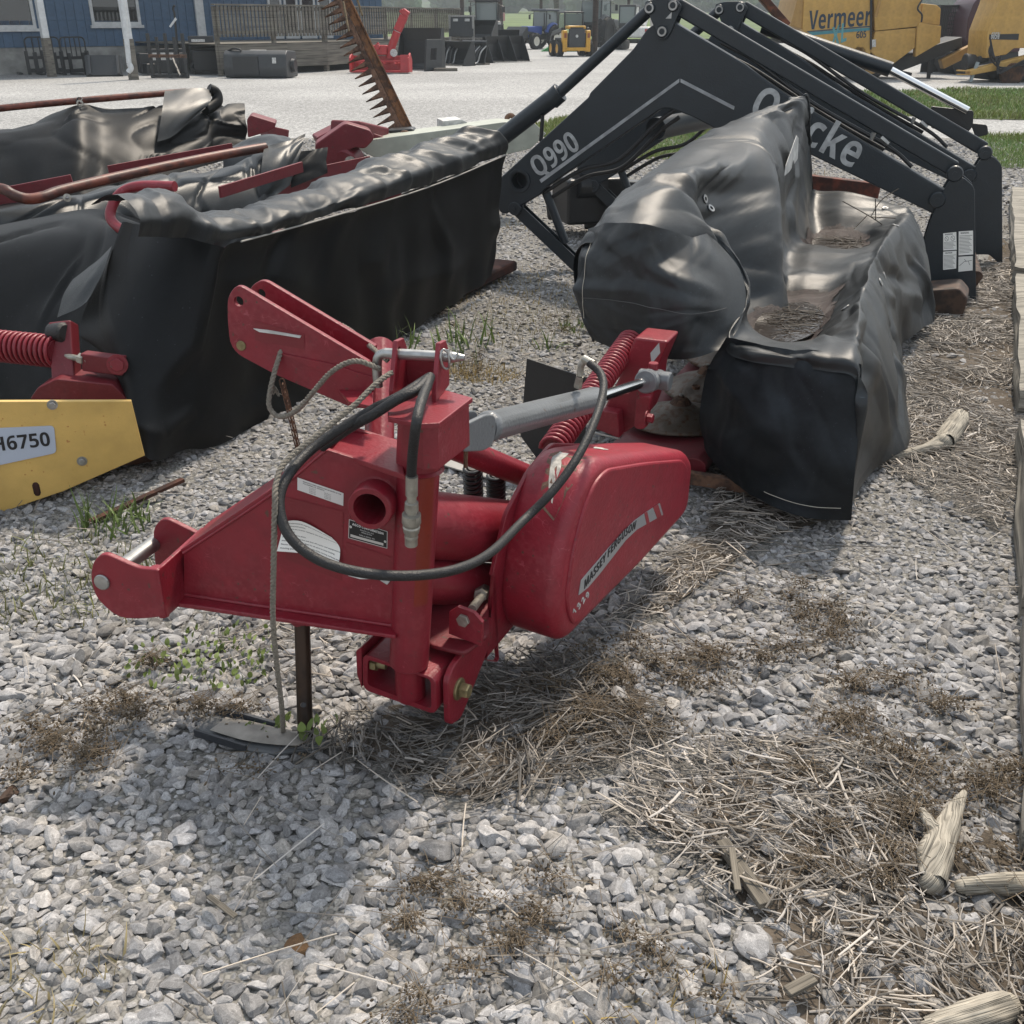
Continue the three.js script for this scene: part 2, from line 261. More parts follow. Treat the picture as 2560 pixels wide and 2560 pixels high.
{ // finer dusty bed that the near stones lie in
  const g = new THREE.PlaneGeometry(34, 16.6, 1, 1).rotateX(-Math.PI / 2).translate(0, .004, -8), p = g.attributes.position, uv = g.attributes.uv; for (let i = 0; i < p.count; i++) uv.setXY(i, p.getX(i) / 4, p.getZ(i) / 4);
  const B = mat({ map: rep(tGround, 1), roughness: 1, color: lin(.50, .485, .46), bumpMap: rep(tGround, 1), bumpScale: .006 }); B.userData.box = false; solo('gravel_bed', g, B, null, null, null, 'structure');
}
{ // soil sheets under the straw, coloured dark for the shade between stems
  const SOIL_SHADE = mat({ color: lin(.13, .105, .08), roughness: 1, map: rep(tNoise, 2), bumpMap: rep(tFine, 3), bumpScale: .01 });
  STRAW.slice(0, 4).forEach(([P], k) => { const o = []; P.forEach((a, i) => { const b = P[(i + 1) % P.length], n = Math.max(3, Math.round(Math.hypot(a[0] - b[0], a[1] - b[1]) / .06)); for (let j = 0; j < n; j++) { const x = mix(a[0], b[0], j / n), z = mix(a[1], b[1], j / n), cx = P.reduce((s, p) => s + p[0], 0) / P.length, cz = P.reduce((s, p) => s + p[1], 0) / P.length, f = .82 + .3 * (fbm(x * 5, z * 5, 9, 3) - .5); o.push([cx + (x - cx) * f, cz + (z - cz) * f]); } }); solo('soil_shade_patch', ext(o, frame([0, .0095 + k * .0008, 0], [1, 0, 0], [0, 0, 1]), 0, .002, 0), SOIL_SHADE, null, null, null, 'structure'); });
}
const stoneShape = k => {
  let g = new THREE.IcosahedronGeometry(1, 2); g.deleteAttribute('uv'); g.deleteAttribute('normal'); g = mergeVertices(g, 1e-4); const p = g.attributes.position, pl = [];
  for (let i = 0; i < 13; i++) pl.push([V3(gauss(), gauss(), gauss()).normalize(), rr(.48, .80)]);
  for (let i = 0; i < p.count; i++) { const v = V3(p.getX(i), p.getY(i), p.getZ(i)); for (const [n, d] of pl) { const e = v.dot(n) - d; if (e > 0) v.addScaledVector(n, -e); } v.multiplyScalar(1 + .10 * (vn(v.x * 2 + k * 9, v.y * 2, v.z * 2) - .5)); p.setXYZ(i, v.x * 1.15, v.y * .8, v.z * 1.0); }
  g = toCreasedNormals(g, .32); return boxUV(g);
};
const tStone = tex(256, (u, v) => { const a = fbm(u * 5, v * 5, 41, 5, 5), b = fbm(u * 30, v * 30, 43, 2, 30), w = Math.abs(fbm(u * 4, v * 4, 47, 3, 4) - .5) < .012 ? .14 : 0; const k = .74 + .34 * (a - .5) + .20 * (b - .5) + w; return [k, k, k]; });
const STONE = mat({ color: lin(1, 1, 1), map: rep(tStone, .8), roughness: .92 });
function scatter(name, shapes, material, list, kind = 'stuff', label, category) {   // list: [matrix, color, variant]
  shapes.forEach((g, k) => {
    const L = list.filter(e => e[2] === k); if (!L.length) return;
    const m = new THREE.InstancedMesh(g, material, L.length); L.forEach((e, i) => { m.setMatrixAt(i, e[0]); m.setColorAt(i, e[1]); });
    m.name = numbered(name); m.userData = { kind }; if (label) { m.userData.label = label; m.userData.category = category; } m.castShadow = m.receiveShadow = true; scene.add(m);
  });
}
const mtx = (p, e, s) => new THREE.Matrix4().compose(V3(p), new THREE.Quaternion().setFromEuler(new THREE.Euler(...e)), V3(s));
{
  const shapes = Array.from({ length: 9 }, (_, k) => stoneShape(k)), L = [];
  const bands = [[-.75, -5, .0190, 1], [-5, -9, .029, 1.12], [-9, -16, .052, 1.45]];
  for (const [z0, z1, c, gs] of bands) for (let z = z0; z > z1; z -= c) {
    const W = .62 * -z + .75;
    for (let x = -W; x < W; x += c) {
      const X = x + rr(-.5, .5) * c, Z = z + rr(-.5, .5) * c, s0 = strawAt(X, Z); if (rnd() < s0 * .72) continue;
      const big = fbm(X * 1.3, Z * 1.3, 8, 2), near = clamp(1 + (Z + 2.4) * .9, 0, 1);
      let r = .0118 * Math.exp(gauss() * .46) * (.82 + .45 * big) * gs * (1 + .28 * near); const lot = rnd(); if (lot < .2) r *= .62; else if (lot > .965) r *= 1.55; r = Math.min(r, .042);
      const f = rr(.62, .95), t = rr(.8, 1.15);
      const n = vn(X * 2, Z * 2, 5), tone = rr(.25, .60) * (.93 + .14 * n), warm = rnd() < .3 ? rr(.0, .10) : rr(-.03, .03);
      L.push([mtx([X, r * .28 * rr(.3, 1.9), Z], [rr(-.5, .5), rr(0, 6.3), rr(-.5, .5)], [r * t * 1.1, r * f * .95, r * rr(.72, 1)]), lin(tone * (1.02 + warm * .6), tone, tone * (1.0 - warm)), Math.floor(rnd() * 9)]);
    }
  }
  scatter('gravel', shapes, STONE, L);
  // one rusty brown stone stands out
  solo('stone', shapes[3].clone().scale(.026, .016, .036).rotateY(.4).translate(...[[-.402,.014,-1.399]][0]), mat({ color: lin(.22, .115, .045), map: rep(tStone, 20), roughness: .8 }), 'rusty orange brown stone lying alone among the grey gravel', 'stone');
  solo('stone', shapes[5].clone().scale(.03, .018, .024).rotateY(1.4).translate(...[[-1.145,.012,-1.826]][0]), mat({ color: lin(.09, .05, .03), map: rep(tStone, 20), roughness: .8 }), 'dark red brown stone at the left edge of the gravel', 'stone');
}
{ // straw stems
  const st = [0, 1, 2].map(k => { const b = [0, 2, -3.5][k], g = new THREE.CylinderGeometry(.42, .5, 1, 5, 4, true).rotateZ(Math.PI / 2), p = g.attributes.position; for (let i = 0; i < p.count; i++) { const x = p.getX(i); p.setZ(i, p.getZ(i) + b * (x * x - .12) + (k ? .8 * x : 0)); } g.computeVertexNormals(); return g; });
  // unit tube has radius .5; scale y,z by the stem's diameter
  const L = [];
  const stem = (x, z, y, len, dia, yaw, tilt, col) => L.push([mtx([x, y, z], [0, yaw, tilt], [len, dia, dia]), col, Math.floor(rnd() * 3)]);
  const tone = (k = 1) => { const t = (.07 + .52 * rnd() * rnd() + .08 * rnd()) * k, w = rr(.0, 1); return lin(t * 1.05, t * mix(.92, .98, w), t * mix(.77, .91, w)); };
  const cell = .0125;
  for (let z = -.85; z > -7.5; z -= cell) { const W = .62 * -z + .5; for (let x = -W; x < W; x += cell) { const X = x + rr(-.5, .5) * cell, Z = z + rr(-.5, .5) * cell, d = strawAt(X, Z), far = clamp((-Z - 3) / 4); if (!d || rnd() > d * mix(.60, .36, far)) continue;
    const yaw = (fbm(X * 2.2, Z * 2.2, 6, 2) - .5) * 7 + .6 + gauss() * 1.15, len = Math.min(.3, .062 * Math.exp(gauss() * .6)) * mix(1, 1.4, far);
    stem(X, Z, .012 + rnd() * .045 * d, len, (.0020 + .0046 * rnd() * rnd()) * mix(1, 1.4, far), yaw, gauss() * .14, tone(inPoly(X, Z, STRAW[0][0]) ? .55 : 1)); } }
  for (let i = 0; i < 260; i++) { const z = -rr(1.2, 4.2), x = rr(-.6, .75) * -z; stem(x, z, .028 + rnd() * .02, rr(.06, .26), rr(.002, .0036), rr(0, 6.3), gauss() * .1, tone()); }
  for (const [a, b] of [[[1500, 1430], [1425, 1560]], [[1180, 1545], [1420, 1470]], [[1370, 1600], [1480, 1800]], [[1100, 1610], [1350, 1510]]]) { }
  scatter('straw', st, mat({ color: lin(1, 1, 1), roughness: .85 }), L);
  // brown dried weeds: fine crumbs and thin twigs
  const W = [], crumb = [new THREE.IcosahedronGeometry(1, 0)], spots = [[[[.949,-2.352]][0], .20, 700], [[[.553,-2.326]][0], .17, 420], [[[.868,-2.66]][0], .12, 260], [[[.992,-1.951]][0], .26, 620], [[[.829,-1.876]][0], .24, 520], [[[-.101,-1.499]][0], .15, 380], [[[-.006,-1.36]][0], .16, 300], [[[-1.134,-2.183]][0], .20, 620], [[[-1.112,-1.991]][0], .14, 320], [[[.802,-1.612]][0], .16, 380], [[[.298,-2.094]][0], .22, 520], [[[.16,-2.253]][0], .2, 420], [[[.99,-1.612]][0], .18, 300], [[[.278,-1.336]][0], .16, 220], [[[1.805,-4.82]][0], .3, 300], [[[4,-8.953]][0], .5, 400], [[[-.973,-2.073]][0], .2, 260], [[[-.123,-4.989]][0], .2, 150], [[[.277,-5.563]][0], .5, 260]];
  const sub = []; for (const [[cx, cz], R, n] of spots) for (let k = 0; k < 6; k++) sub.push([[cx + gauss() * R * 1.3, cz + gauss() * R * .8], R * rr(.2, .55), n / 7]);
  for (const [[cx, cz], R, n] of sub) for (let i = 0; i < n * 1.8; i++) { const a = rr(0, 6.3), r = R * Math.abs(gauss()) * 1.1, s = rr(.0010, .0032), t = rr(.45, 1.3); W.push([mtx([cx + Math.cos(a) * r * 1.3, .022 + rnd() * .03, cz + Math.sin(a) * r * .8], [rr(0, 3), rr(0, 3), rr(0, 3)], [s * rr(1, 2.6), s, s]), lin(.115 * t, .086 * t, .056 * t), 0]); }
  scatter('dead_weed', crumb, mat({ color: lin(1, 1, 1), roughness: .95 }), W);
  const T = []; for (const [[cx, cz], R, n] of sub) for (let i = 0; i < n * .4; i++) { const a = rr(0, 6.3), r = R * Math.abs(gauss()), t = rr(.5, 1.3); T.push([mtx([cx + Math.cos(a) * r * 1.3, .035 + rnd() * .03, cz + Math.sin(a) * r * .8], [0, rr(0, 6.3), gauss() * .35], [rr(.03, .12), .0014, .0014]), lin(.125 * t, .095 * t, .062 * t), Math.floor(rnd() * 3)]); }
  scatter('dead_twig', st, mat({ color: lin(1, 1, 1), roughness: .95 }), T);
}
{ // grass: bent blades
  const blade = k => { const g = new THREE.BufferGeometry(), pos = [], idx = [], n = 4; for (let i = 0; i <= n; i++) { const t = i / n, w = .035 * (1 - t * t * .9), b = (.16 + k * .14) * t * t; pos.push(-w, t * (1 - b * .3), b, w, t * (1 - b * .3), b); if (i < n) idx.push(i * 2, i * 2 + 1, i * 2 + 2, i * 2 + 1, i * 2 + 3, i * 2 + 2); } g.setAttribute('position', new THREE.Float32BufferAttribute(pos, 3)); g.setIndex(idx); g.computeVertexNormals(); g.setAttribute('uv', new THREE.Float32BufferAttribute(new Float32Array(pos.length / 3 * 2), 2)); return g; };
  const B = [0, 1, 2, 3].map(blade), GM = pm({ color: lin(1, 1, 1), roughness: .7, side: THREE.DoubleSide, transmission: .25, thickness: 0 }), L = [], Y = [];
  const fields = [[[[.162,-17.549],[.887,-19.497],[2.746,-20.756],[4.349,-20.756],[5.216,-18.093],[3.615,-13.775],[2.494,-13.556],[1.584,-13.775],[.653,-15.943]], 1500, .075], [[[6.765,-26.442],[10.508,-27.659],[14.788,-28.534],[10.014,-19.075],[7.953,-19.715],[6.389,-20.878]], 420, .10], [[[7.047,-16.55],[8.584,-16.241],[6.771,-12.649],[5.79,-12.84]], 1300, .08]];
  const LAWN = mat({ color: lin(.085, .115, .03), roughness: 1, map: rep(tNoise, .6) }); for (const [P] of fields) solo('lawn', ext(P.map(p => [p[0], p[1]]), frame([0, .012, 0], [1, 0, 0], [0, 0, 1]), 0, .006, 0), LAWN, null, null, null, 'structure');
  for (const [P, n, h] of fields) { const xs = P.map(p => p[0]), zs = P.map(p => p[1]), x0 = Math.min(...xs), x1 = Math.max(...xs), z0 = Math.min(...zs), z1 = Math.max(...zs), N = Math.min(110000, (x1 - x0) * (z1 - z0) * n);
    for (let i = 0; i < N; i++) { const x = rr(x0, x1), z = rr(z0, z1); if (!inPoly(x + gauss() * .1, z + gauss() * .15, P)) continue; const k = vn(x * .8, z * .8, 3), t = rr(.65, 1.3), H = h * rr(.5, 1.3) * (.7 + .6 * k), f = Math.max(1, -z / 9); L.push([mtx([x, 0, z], [gauss() * .22, rr(0, 6.3), gauss() * .22], [H * 1.3 * f * .8, H, H]), rnd() < .12 ? lin(.22 * t, .19 * t, .08 * t) : lin(.125 * t * mix(.8, 1.3, k), .20 * t, .035 * t), Math.floor(rnd() * 4)]); } }
  scatter('grass', B, GM, L);
  const tuft = (c, R, n, h, col) => { for (let i = 0; i < n; i++) { const a = rr(0, 6.3), r = R * Math.sqrt(rnd()), t = rr(.6, 1.3); Y.push([mtx([c[0] + Math.cos(a) * r * 1.5, .0, c[1] + Math.sin(a) * r], [gauss() * .5, rr(0, 6.3), gauss() * .5], [h * rr(.4, 1), h * rr(.35, 1), h * rr(.5, 1)]), lin(col[0] * t, col[1] * t, col[2] * t), Math.floor(rnd() * 4)]); } };
  const gr = [.11, .17, .035], ye = [.40, .29, .10], ol = [.19, .19, .06];
  tuft([[-.161,-4.887]][0], .14, 380, .07, ye); tuft([[-.229,-4.946]][0], .2, 120, .06, [.3, .22, .08]); tuft([[.119,-6.749]][0], .55, 500, .07, ye); tuft([[-.224,-6.533]][0], .5, 260, .06, ye); tuft([[.284,-5.725]][0], .45, 520, .07, [.27, .22, .08]); tuft([[.435,-5.725]][0], .12, 90, .10, gr); tuft([[.107,-6.013]][0], .4, 160, .06, ol);
  tuft([[-.388,-5.359]][0], .18, 28, .20, gr); tuft([[-.22,-5.459]][0], .10, 18, .22, gr); tuft([[-.261,-5.077]][0], .06, 14, .16, gr); tuft([[.953,-5.359]][0], .16, 34, .16, gr); tuft([[.183,-5.359]][0], .05, 12, .18, gr);
  tuft([[-1.513,-2.821]][0], .30, 420, .09, [.16, .17, .05]); tuft([[-1.277,-2.723]][0], .2, 160, .07, [.17, .16, .05]); tuft([[-1.385,-3.194]][0], .09, 60, .17, gr); tuft([[-1.341,-3.257]][0], .05, 20, .14, gr); tuft([[-.916,-1.336]][0], .13, 130, .08, [.34, .28, .14]); tuft([[.252,-1.28]][0], .1, 60, .07, ye);
  tuft([[-.072,-8.953]][0], .3, 90, .07, ye); tuft([[3.835,-8.053]][0], .3, 160, .08, ye); tuft([[2.333,-12.281]][0], .5, 200, .08, ol); tuft([[2.94,-12.281]][0], .5, 200, .08, [.3, .22, .08]);
  scatter('weed_grass', B, GM, Y);
  // broad-leaved weeds by the parking leg
  const lf = (() => { const s = new THREE.Shape(); s.moveTo(0, 0); s.bezierCurveTo(.5, .15, .45, .75, 0, 1); s.bezierCurveTo(-.45, .75, -.5, .15, 0, 0); const g = new THREE.ShapeGeometry(s, 5); const p = g.attributes.position; for (let i = 0; i < p.count; i++) p.setZ(i, .25 * p.getY(i) * p.getY(i) - .3 * Math.abs(p.getX(i))); g.computeVertexNormals(); return g; })();
  const Q = []; const weed = (c, R, n, h, s) => { for (let i = 0; i < n; i++) { const a = rr(0, 6.3), r = R * Math.sqrt(rnd()), t = rr(.6, 1.4); Q.push([mtx([c[0] + Math.cos(a) * r * 1.6, rr(.02, h), c[1] + Math.sin(a) * r], [rr(-1.6, -.3), rr(0, 6.3), gauss() * .3], [s * rr(.5, 1), s * rr(.6, 1.2), s]), lin(.13 * t, .18 * t, .035 * t), 0]); } };
  weed([[-.855,-2.314]][0], .12, 90, .06, .022); weed([[-.791,-2.404]][0], .10, 60, .06, .02); weed([[-.47,-1.991]][0], .05, 10, .07, .035); weed([[-.622,-2.041]][0], .04, 16, .03, .018); weed([[-.57,-2.041]][0], .05, 9, .05, .03); weed([[-.768,-2.253]][0], .08, 30, .04, .018);
  scatter('weed_leaf', [lf], GM, Q);
}

// ---------------------------------------------------------------- the red disc mower in front
const HX = [.983, 0, .185], HNv = [-.185, 0, .983], UP = [0, 1, 0];
const hw = (a, h, n) => [-.23 + .983 * a - .185 * n, h, -1.972 + .185 * a + .983 * n];       // headstock: along the beam, height, towards the viewer
const HSF = frame([-.23, 0, -1.972], HX, UP);
const DX = [.40, 0, -.917], PX = [.917, 0, .40];
const mw = (s, q, h) => [.687 + .40 * s + .917 * q, h, -3.963 - .917 * s + .40 * q];         // cutter bar: along the bar, across it, height
const HF = h => frame([0, h, 0], [1, 0, 0], [0, 0, 1]);                                        // level plate: poly in x,z, thickness downwards
{
  const R0 = thing('disc_mower', 'red disc mower with black vinyl covers and a grey hydraulic cylinder, standing in front', 'mower', [0, 0, -2.6]);
  // --- headstock beam
  const pl = [[-.548,.484],[-.312,.655],[-.176,.771],[-.005,.727],[-.037,.341],[-.201,.35],[-.565,.372]];
  const bore = [[-.079,.655]][0];
  const hs = part(R0, 'headstock', [ext(pl, HSF, -.047, -.035, .002, [[bore[0], bore[1], .038]]), ext(pl, HSF, -.187, -.175, .002),
    ext([pl[0], pl[1], pl[2], [pl[2][0] - .006, pl[2][1] + .009], [pl[1][0] - .006, pl[1][1] + .009], [pl[0][0] - .008, pl[0][1] + .008]], HSF, -.187, -.035, .002)], RED);
  part(R0, 'bottom_flange', ext([[-.575, .358], [-.035, .331], [-.035, .341], [-.575, .37]], HSF, -.21, 0, .003), RED);
  part(R0, 'top_gusset', ext([[-.403,-2.08],[-.221,-1.935],[-.253,-2.134],[-.368,-2.201]], HF(.757), 0, .012, .002), RED);
  const bc = [[-.071,.663]][0], bp = hw(bc[0], bc[1], 0), bn = hw(bc[0], bc[1] , -.2);
  part(R0, 'bore_ring', turn([[.036, 0], [.047, 0], [.049, .003], [.049, .05], [.06, .052], [.063, .056], [.06, .06], [.04, .06], [.036, .2], [.036, 0]], hw(bc[0], bc[1], .016), bn, 36), RED);
  part(R0, 'weld_bead', [tube(pl.slice(0, 3).map(p => hw(p[0], p[1], -.034)), .0035, 7, 60), tube([hw(-.56, .372, -.034), hw(-.05, .345, -.034)], .005, 7, 12)], RED);
  // --- front hitch fork
  const leg0 = rpoly([[-.735,.447],[-.721,.493],[-.691,.521],[-.608,.489],[-.563,.49],[-.567,.367],[-.624,.354],[-.685,.35],[-.73,.397]].map((p, i) => [...p, [.03, .03, .02, .01, .004, .004, .03, .03, .03][i]]));
  const lo = [[-.725, .375], [-.725, .475], [-.69, .53], [-.56, .50], [-.56, .36], [-.66, .345]];
  const fork = part(R0, 'hitch_fork', [ext(leg0, HSF, .045, .06, .003, [[-.705, .447, .014]]),
    ext(rpoly([[-.694,.474],[-.661,.508],[-.563,.464],[-.572,.378],[-.659,.31],[-.707,.358]], .025), HSF, -.175, -.16, .003),
    ext(rpoly([[.06, .365], [.06, .489], [-.175, .482], [-.175, .345]], .004), frame(hw(-.605, 0, 0), HNv, UP), -.045, -.033, .003)], RED);
  part(R0, 'fork_bend', [cyl(hw(-.573, .362, .047), hw(-.573, .489, .047), .0125, .0125, 14)], RED);
  part(R0, 'hitch_pin', [cyl(hw(-.705, .445, .066), hw(-.70, .428, -.18), .019, .019, 24, .002)], STEEL);
  // --- pivot tube, sleeve and the block on top
  const tb = hw(-.022, .235, -.05), tt = hw(.024, .765, -.05);
  part(R0, 'pivot_tube', cyl(tb, tt, .046, .046, 40, .003), RED);
  part(R0, 'pivot_sleeve', [cyl(hw(.022, .742, -.05), hw(.034, .872, -.05), .0485, .0485, 40, .002), turn([[.05, 0], [.056, .004], [.05, .01]], hw(.021, .735, -.05), hw(.023, .76, -.05), 40)], RED);
  part(R0, 'cylinder_anchor_block', ext([[-.221,-2.004],[-.216,-1.948],[-.179,-1.918],[-.148,-1.921],[-.091,-2.051],[-.136,-2.099]], HF(.873), 0, .098, .003), RED);
  part(R0, 'top_plate', ext([[-.261,-2.046],[-.248,-1.931],[-.178,-1.893],[-.143,-1.898],[-.083,-2.049],[-.133,-2.091],[-.235,-2.16]], HF(.885), 0, .011, .002), RED);
  { const a = V3(hw(-.006, .42, -.05)), b = V3(hw(.021, .735, -.05)), L = a.distanceTo(b), g = new THREE.CylinderGeometry(.0466, .0466, L, 10, 1, true, .15, .75); g.translate(0, L / 2, 0); g.applyQuaternion(new THREE.Quaternion().setFromUnitVectors(V3(0, 1, 0), b.clone().sub(a).normalize())); g.translate(...a.toArray()); part(R0, 'reflector_strip', g, paint(.20, .016, .006, .35, { side: THREE.DoubleSide })); }
  // --- clevis with pin on top
  const cp = [[.045, 0], [.045, .018], [-.002, .112], [-.05, .105], [-.07, .08], [-.07, 0]];
  const clv = part(R0, 'top_clevis', [-.034, .058].map(a => ext(cp, frame(hw(a, .885, -.105), HNv, UP), -.005, .005, .0015, [[-.012, .085, .012]])).concat([ext([[-.03, .0], [.055, .0], [.055, .06], [-.03, .06]], frame(hw(0, .885, -.168), HX, UP), -.004, .004, .001)]), RED);
  const pn = (a, dh = 0, dn = 0) => hw(a, .966 + dh, -.117 + dn);
  part(R0, 'clevis_pin', [cyl(pn(-.06), pn(.088), .0115, .0115, 20), cyl(pn(.088), pn(.112), .0115, .006, 20), tube([pn(-.045), pn(-.06), pn(-.075, -.008), pn(-.08, -.03), pn(-.08, -.075)], .0105, 12, 30)], STEEL);
  part(clv, 'hairpin', tube([pn(.08, .02, .012), pn(.082, -.008, .014), pn(.078, -.022, .01), pn(.07, -.018, .018), pn(.066, .004, .022), pn(.07, .02, .016), pn(.08, .012, .012), pn(.092, .0, .016), pn(.10, .012, .01)], .0028, 7, 50), STEEL);
  // --- hoses and coupler
  part(R0, 'hydraulic_hose', tube([[-.168,.939,-2.023],[-.173,.932,-1.964],[-.178,.926,-1.889],[-.183,.904,-1.84],[-.194,.84,-1.865],[-.201,.786,-1.889],[-.202,.766,-1.896]], .0105, 12, 60), RUBBER, 'black hose hanging from the top clevis');
  const cpl = [[-.201,.775,-1.889],[-.211,.608,-1.909]];
  const q = (t) => V3(cpl[0]).lerp(V3(cpl[1]), t).toArray(), cl = V3(cpl[0]).distanceTo(V3(cpl[1]));
  part(R0, 'quick_coupler', turn([[0, 0], [.0125, 0], [.0125, .27], [.010, .28], [.010, .36], [.014, .37], [.0145, .48], [.0115, .49], [.0115, .53], [.0195, .54], [.020, .66], [.0165, .70], [.0185, .72], [.0165, .80], [.013, .84], [.0145, .86], [.0145, .88], [.0135, .90], [.0135, .99], [.011, 1], [.006, 1]].map(p => [p[0], p[1] * cl]), cpl[0], cpl[1], 6 * 3), ZINC);
  part(R0, 'hydraulic_hose', tube([[-.172,.938,-2.012],[-.191,.933,-1.954],[-.228,.92,-1.936],[-.28,.885,-1.942],[-.324,.852,-1.97],[-.375,.808,-2.005],[-.402,.786,-2.016]], .0105, 12, 60), RUBBER, 'short black hose with a capped end');
  part(R0, 'hydraulic_hose', tube([[-.171,.937,-2.022],[-.216,.92,-1.975],[-.252,.904,-1.962],[-.287,.883,-1.974],[-.393,.825,-1.935],[-.439,.794,-1.854],[-.451,.755,-1.802],[-.43,.704,-1.766],[-.374,.662,-1.746],[-.293,.637,-1.74],[-.202,.624,-1.75],[-.113,.606,-1.808],[-.046,.58,-1.929],[.023,.551,-2.136],[.092,.599,-2.193],[.15,.655,-2.253],[.196,.707,-2.344],[.229,.757,-2.457],[.226,.786,-2.515],[.199,.805,-2.546]], .0105, 12, 160), RUBBER, 'long black hose looping in front of the beam to the cylinder');
  // --- hydraulic cylinder
  const c0 = [[-.071,.764,-2.183]][0], c1 = [[.219,.666,-2.657]][0], c2 = [[.421,.578,-3.081]][0];
  const cd = V3(c1).sub(V3(c0)).normalize(), ce = (p, k) => V3(p).addScaledVector(cd, k).toArray();
  const cy = part(R0, 'hydraulic_cylinder', [turn([[0, 0], [.031, 0], [.035, .006], [.0365, .012], [.0365, .022], [.0345, .026], [.0345, V3(c0).distanceTo(V3(c1)) - .012], [.033, V3(c0).distanceTo(V3(c1))], [.018, V3(c0).distanceTo(V3(c1)) + .002], [0, V3(c0).distanceTo(V3(c1)) + .002]], ce(c0, .02), c1, 36)], GREYP);
  part(cy, 'piston_rod', cyl(c1, c2, .016, .016, 24), CHROME);
  const ex = V3(c2), ed = V3(c2).sub(V3(c1)).normalize(), ek = k => ex.clone().addScaledVector(ed, k).toArray();
  part(cy, 'rod_eye', [turn([[0, 0], [.033, 0], [.038, .006], [.038, .03], [.03, .038], [0, .038]], ek(-.01), ek(.05), 24), beam(ek(.02), ek(.10), .06, .062, .012), cyl(V3(ek(.065)).add(V3(PX).multiplyScalar(-.045)).toArray(), V3(ek(.065)).add(V3(PX).multiplyScalar(.06)).toArray(), .03, .03, 22, .004)], GREYP);
  part(cy, 'eye_pin', [cyl(V3(ek(.065)).add(V3(0, .02, 0)).toArray(), V3(ek(.065)).add(V3(0, .055, 0)).toArray(), .016, .016, 18, .002)], RED);
  const ek0 = k => V3(c0).addScaledVector(cd, k).toArray();
  part(cy, 'base_yoke', [-1, 1].map(s => ext(rpoly([[-.105, -.03], [-.105, .03], [-.02, .042], [.02, .036], [.03, 0], [.02, -.036], [-.02, -.042]], .015), frame(ek0(-.01), cd.toArray(), [0, 1, 0]), s > 0 ? .018 : -.03, s > 0 ? .03 : -.018, .003)), GREYP);
  part(cy, 'yoke_pin', [cyl(V3(ek0(-.035)).add(V3(-.012, .01, .045)).toArray(), V3(ek0(-.035)).add(V3(.01, -.005, -.05)).toArray(), .014, .014, 18, .003), cyl(V3(ek0(-.033)).add(V3(-.012, .012, .05)).toArray(), V3(ek0(-.033)).add(V3(-.016, -.07, .045)).toArray(), .005, .005, 8)], RUST);
  part(cy, 'port_fitting', [cyl([[.173,.73,-2.577]][0], [[.177,.762,-2.57]][0], .012, .010, 6), cyl([[.177,.762,-2.57]][0], [[.18,.792,-2.573]][0], .0085, .0085, 12), cyl([[.177,.787,-2.571]][0], [[.19,.808,-2.57]][0], .0095, .0095, 12), cyl([[.186,.809,-2.57]][0], [[.21,.801,-2.544]][0], .010, .0115, 12)], ZINC);
  // --- mast: inclined tube and the two top link plates
  part(R0, 'mast_tube', cyl([[-.305,.697,-2.184]][0], [[-.323,.884,-2.451]][0], .034, .034, 32, .008), RED);
  const am = rpoly([[-.469,.991],[-.463,1.038],[-.436,1.069],[-.14,.905],[-.128,.874],[-.135,.794],[-.185,.791],[-.367,.861],[-.472,.913]].map((p, i) => [...p, [.01, .03, .03, .002, .002, .002, .02, .02, .04][i]]), .02);
  const h1 = [[-.437,1.029]][0], h2 = [[-.443,.926]][0];
  const am2 = rpoly([[-.444,1.042],[-.408,1.065],[-.147,.92],[-.156,.839],[-.238,.783],[-.453,.872]].map((p, i) => [...p, [.03, .03, .002, .002, .002, .03][i]]), .02), h3 = [[-.416,1.029]][0];
  const lp = part(R0, 'top_link_plate', ext(am, HSF, -.255, -.24, .002, [[h1[0], h1[1], .0135]]), RED);
  part(lp, 'rivet', cyl(hw(h2[0], h2[1], -.25), hw(h2[0], h2[1], -.237), .0115, .0115, 20, .001), BRASSY);
  part(lp, 'stiffener', ext([[-.355,.916],[-.231,.897],[-.13,.87],[-.135,.799],[-.191,.81],[-.233,.867]], HSF, -.24, -.236, .001), RED);
  part(lp, 'shelf', ext([[-.602,-2.542],[-.429,-2.324],[-.363,-2.166],[-.306,-2.134],[-.328,-2.338]], HF(.835), 0, .008, .001), RED);
  part(R0, 'top_link_plate', ext(am2, HSF, -.33, -.315, .002, [[h3[0], h3[1], .0135]]), RED);
  // --- lower swivel block
  const LB = frame([-.354, 0, -2.054], PX, UP);
  const o1 = rpoly([[-.002,.243],[.194,.224],[.192,.121],[-.008,.137]], .022, 6), i1 = rpoly([[.01,.232],[.182,.221],[.181,.133],[.004,.153]], .014, 5);
  part(R0, 'swivel_block', ext(o1, LB, -.135, 0, .002, [i1]), RED);
  part(R0, 'swivel_stub', cyl(hw(-.026, .13, -.065), hw(-.022, .25, -.055), .036, .036, 30, .003), RED);
  part(R0, 'swivel_arm', [ext(rpoly([[-.02,.245],[-.002,.261],[-.011,.141],[-.022,.176]], .005), LB, -.30, 0, .002)], RED);
  const ra = frame([[-.159,.215,-1.988]][0], DX, UP);
  part(R0, 'swivel_arm', ext(rpoly([[0, -.13], [.0, .0], [.03, .02], [.22, .05], [.25, .03], [.25, -.03], [.06, -.15]], .02), ra, -.004, .012, .003), RED);
